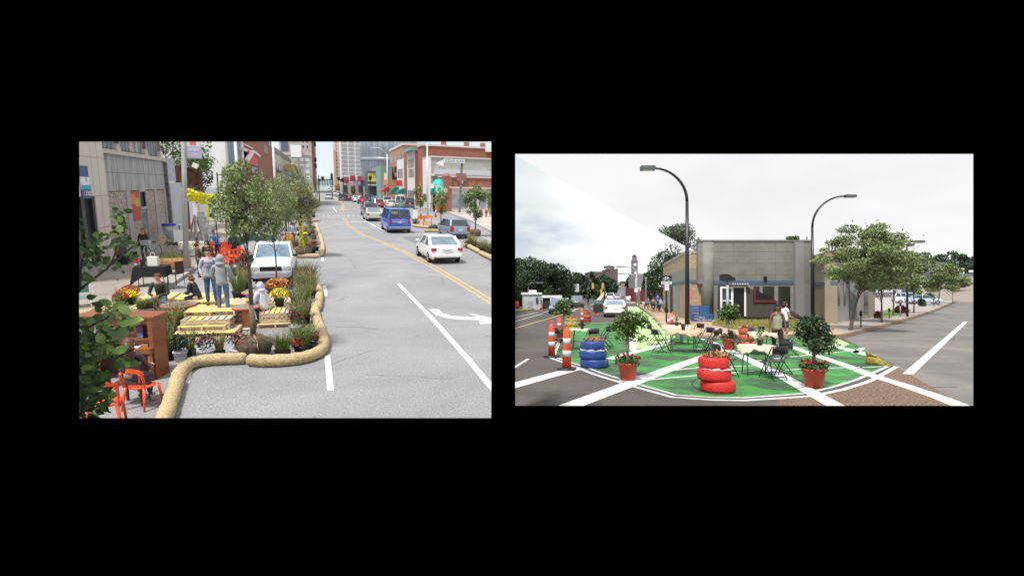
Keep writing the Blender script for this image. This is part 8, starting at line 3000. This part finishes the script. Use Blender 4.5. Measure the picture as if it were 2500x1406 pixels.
# ---------------------------------------------------------------- cross street on the right: locust trees, meters, shrubs
for i, (px, py, pyt, pyb, wp, n, ls, Yo, lb) in enumerate(((2076, 806, 540, 722, 122, 20000, .125, 0, 'largest feathery locust tree in front of the grey side wall'), (2152, 787, 568, 725, 96, 12000, .15, 0, 'second locust tree along the right sidewalk'), (2181, 770, 592, 722, 70, 6500, .19, 0, 'third locust tree along the right sidewalk'),
                                                           (2231, 764, 618, 734, 72, 8000, .2, 0, 'fourth locust tree with a straight trunk'), (2292, 746, 632, 728, 62, 5500, .27, 0, 'fifth smaller locust tree'), (2326, 740, 648, 728, 52, 4500, .3, 0, 'sixth locust tree near the parked cars'))):
    g_ = G(px, py, .12)
    s_ = g_.y / 1300
    zc, hh = zt(px, (pyt + pyb) / 2, g_.y), (pyb - pyt) / 2 * s_
    tree('locust_tree', lb, 'tree', (g_.x, g_.y, .1), zc + hh, zc - hh, wp * s_, hh, [m_leafl, m_leafo], .07 if i else .10, n, ls, nb=52 if i < 2 else 22, seed=81 + i, cz=zc, group='locust trees along the right sidewalk', sparse=.22, shell=.3, limbs=9, bz=.55, lean=(.8 if i == 0 else 0))
for i, (px, py, yt) in enumerate(((2102, 800, 758), (2171, 778, 752), (2198, 773, 738), (2215, 769, 738), (2280, 751, 728))):
    g_ = G(px, py, .12)
    t = thing('parking_meter', 'slim parking meter post %s along the right kerb' % ('nearest', 'second', 'third', 'fourth', 'farthest')[i], 'parking meter', (g_.x, g_.y, .12), 0, 'parking meters on the right kerb')
    h2 = zt(px, yt, g_.y) - .12
    MB().tube([(0, 0, 0), (0, 0, h2 - .3)], .03, 6).part('post', m_steel if i in (2,) else m_blackm, t)
    MB().ell((0, 0, h2 - .15), (.09, .07, .17), 8, 6).part('meter_head', m_blackm, t)
k = 0
for px, py, wp, hp_, mt, lb in ((2200, 768, 26, 22, 'leaf_wine', 'dark wine red shrub on the small lawn'), (2143, 781, 12, 20, 'leaf_wine', 'brown red shrub at the end of the side wall'), (2250, 750, 16, 22, 'leaf_deep', 'dark green shrub behind the fourth locust tree'), (2268, 736, 22, 20, 'leaf_deep', 'rounded green hedge beside the parking row'),
                                (2312, 728, 20, 14, 'leaf_deep', 'low green hedge in front of the parked cars'), (2346, 706, 8, 10, 'leaf_lime', 'small bright bush on the far corner'), (1760, 0, 0, 0, '', '')):
    if not mt:
        continue
    g_ = G(px, max(py, 722), 0)
    s_ = g_.y / 1300
    mm = _mats.get(mt) or M('leaf_wine', (.075, .02, .02), .7, .4, 1)
    mb = MB()
    mass(mb, [((0, 0, hp_ * s_ * .5), (wp * s_ * .5, wp * s_ * .5, hp_ * s_ * .5)), ((wp * s_ * .2, 0, hp_ * s_ * .4), (wp * s_ * .4, wp * s_ * .4, hp_ * s_ * .4))], 700, .22 if g_.y < 90 else .4, (0,))
    mb.top('shrub', mm, lb, 'shrub', g_ if py > 722 else (V(px, py, 150).x, 150, zt(px, py, 150)), 0, 'shrubs along the cross street')
mb = MB()
mb.prism([(p.x, p.y) for p in (G(2145, 779, .14), G(2180, 773, .14), G(2225, 757, .14), G(2205, 748, .14), G(2140, 762, .14))], .1, .145)
mb.struct('lawn_patch', M('lawn_green'))
mb = MB()
mb.prism([(p.x, p.y) for p in (G(2136, 762), G(2230, 752), G(2330, 736), G(2385, 721), G(2385, 718), G(2136, 728))], .1, .135)
mb.struct('parking_lot', M('lot_pale', (.33, .315, .29), .9, .06, 1))
car('pale blue car parked behind the locust trunks', 'sedan', paint('paleblue', (.42, .50, .62)), G(2212, 742, .14), R(250), group='cars parked off the cross street')
car('white car parked behind the third locust tree', 'suv', m_cw, G(2180, 740, .14), R(250), group='cars parked off the cross street')
for i, (px, py, cl, kd, lb) in enumerate(((2356, 697, m_cs, 'suv', 'silver sport utility car parked at the top of the cross street'), (2334, 707, m_cmr, 'sedan', 'dark maroon car parked at the top of the cross street'), (2348, 702, m_cbk, 'sedan', 'dark car between the maroon one and the silver one'))):
    p = V(px, py, 140)
    car(lb, kd, cl, p, R(130), group='cars parked off the cross street', plate=False)
car('white car nose entering at the right edge of the picture', 'sedan', m_cw, G(2382, 723), R(140), group='cars parked off the cross street', front=True)
mb = MB()
vs = [V(2250, 735, 110), V(2470, 716, 110), V(2470, 690, 160), V(2250, 700, 160), V(2470, 672, 330), V(2200, 672, 330)]
vs[0].z = vs[1].z = .0
mb.add([v - Vector((0, 0, .15)) for v in vs], [(0, 1, 2, 3), (3, 2, 4, 5)])
mb.struct('hillside', M('hill_lot', (.24, .20, .17), .95, .15, .3))
t, w_, d_, h_ = rblock('grey_barn', 'grey gabled building half hidden behind the far trees', 2275, 2312, 640, 190, 15, M('barn_grey', (.15, .155, .18), .85, .1))
MB().box((-w_ * .1, -d_ / 2 - .1, h_ * .7), (.6, .2, h_ * .4)).part('dark_strip', m_dark, t)
MB().box((w_ * .42, -d_ / 2 - .1, h_ * .8), (w_ * .1, .2, h_ * .25)).part('white_gable', m_white, t)
t = thing('shop_sign', 'small red and white roadside sign at the top of the cross street', 'sign', (V(2345, 660, 170).x, 170, 0))
zz_ = zt(2345, 661, 170)
MB().box((0, 0, zz_), (2.3, .2, 1.6)).part('panel', m_white, t)
MB().box((0, -.15, zz_), (1.0, .1, 1.1)).part('emblem', M('emblem_red', (.5, .04, .06), .6, .1), t)
MB().tube([(.8, .1, 0), (.8, .1, zz_)], .12, 8).part('post', m_steel, t)
t = thing('flat_canopy', 'flat white filling station canopy at the right edge', 'canopy', (V(2360, 670, 175).x, 175, 0))
MB().box((0, 0, zt(2360, 671, 175)), (9, 5, .8)).part('roof', M('canopy_dark', (.12, .14, .17), .6, .1), t)
MB().box((1, -2.6, zt(2360, 663, 175)), (5, .2, .7)).part('fascia', m_white, t)
for q in (-3, 2.5):
    MB().box((q, 0, zt(2360, 671, 175) / 2), (.4, .4, zt(2360, 671, 175))).part('column', M('column_amber', (.5, .33, .08), .7, .1), t)
k = 0
for px, pb, pt, wp in ((2235, 690, 628, 22), (2265, 690, 622, 24), (2295, 690, 618, 24), (2325, 690, 612, 26), (2352, 690, 622, 20), (2390, 700, 618, 24), (2210, 690, 632, 18), (2335, 672, 644, 18), (2376, 668, 640, 14)):
    k += 1
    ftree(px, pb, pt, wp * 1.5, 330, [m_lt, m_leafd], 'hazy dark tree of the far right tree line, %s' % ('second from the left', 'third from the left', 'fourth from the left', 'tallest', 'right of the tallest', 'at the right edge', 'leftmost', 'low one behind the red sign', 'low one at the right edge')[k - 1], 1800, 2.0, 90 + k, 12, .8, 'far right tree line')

mb = MB()
mb.sheet([G(1290, 985), G(1420, 958), G(1470, 985), G(1440, 1040), G(1250, 1040)], .0025)
mb.struct('road_patch', M('asphalt_dark_patch', (.062, .056, .052), .9, .2, 2, kind='road', fine=30, grain=.3, cell=.2))

mb = MB()
for a_ in (((1440, 860), (1500, 875), (1580, 872), (1640, 880)), ((1700, 925), (1690, 940), (1720, 958), (1780, 962)), ((1850, 945), (1920, 952), (1990, 940)), ((2080, 905), (2120, 893), (2160, 896))):
    band(smooth_path([G(*q) for q in a_], 5), .035, .0125, mb)
mb.struct('scuff_marks', M('scuff_dark', (.02, .05, .025), .9, .3, 6))
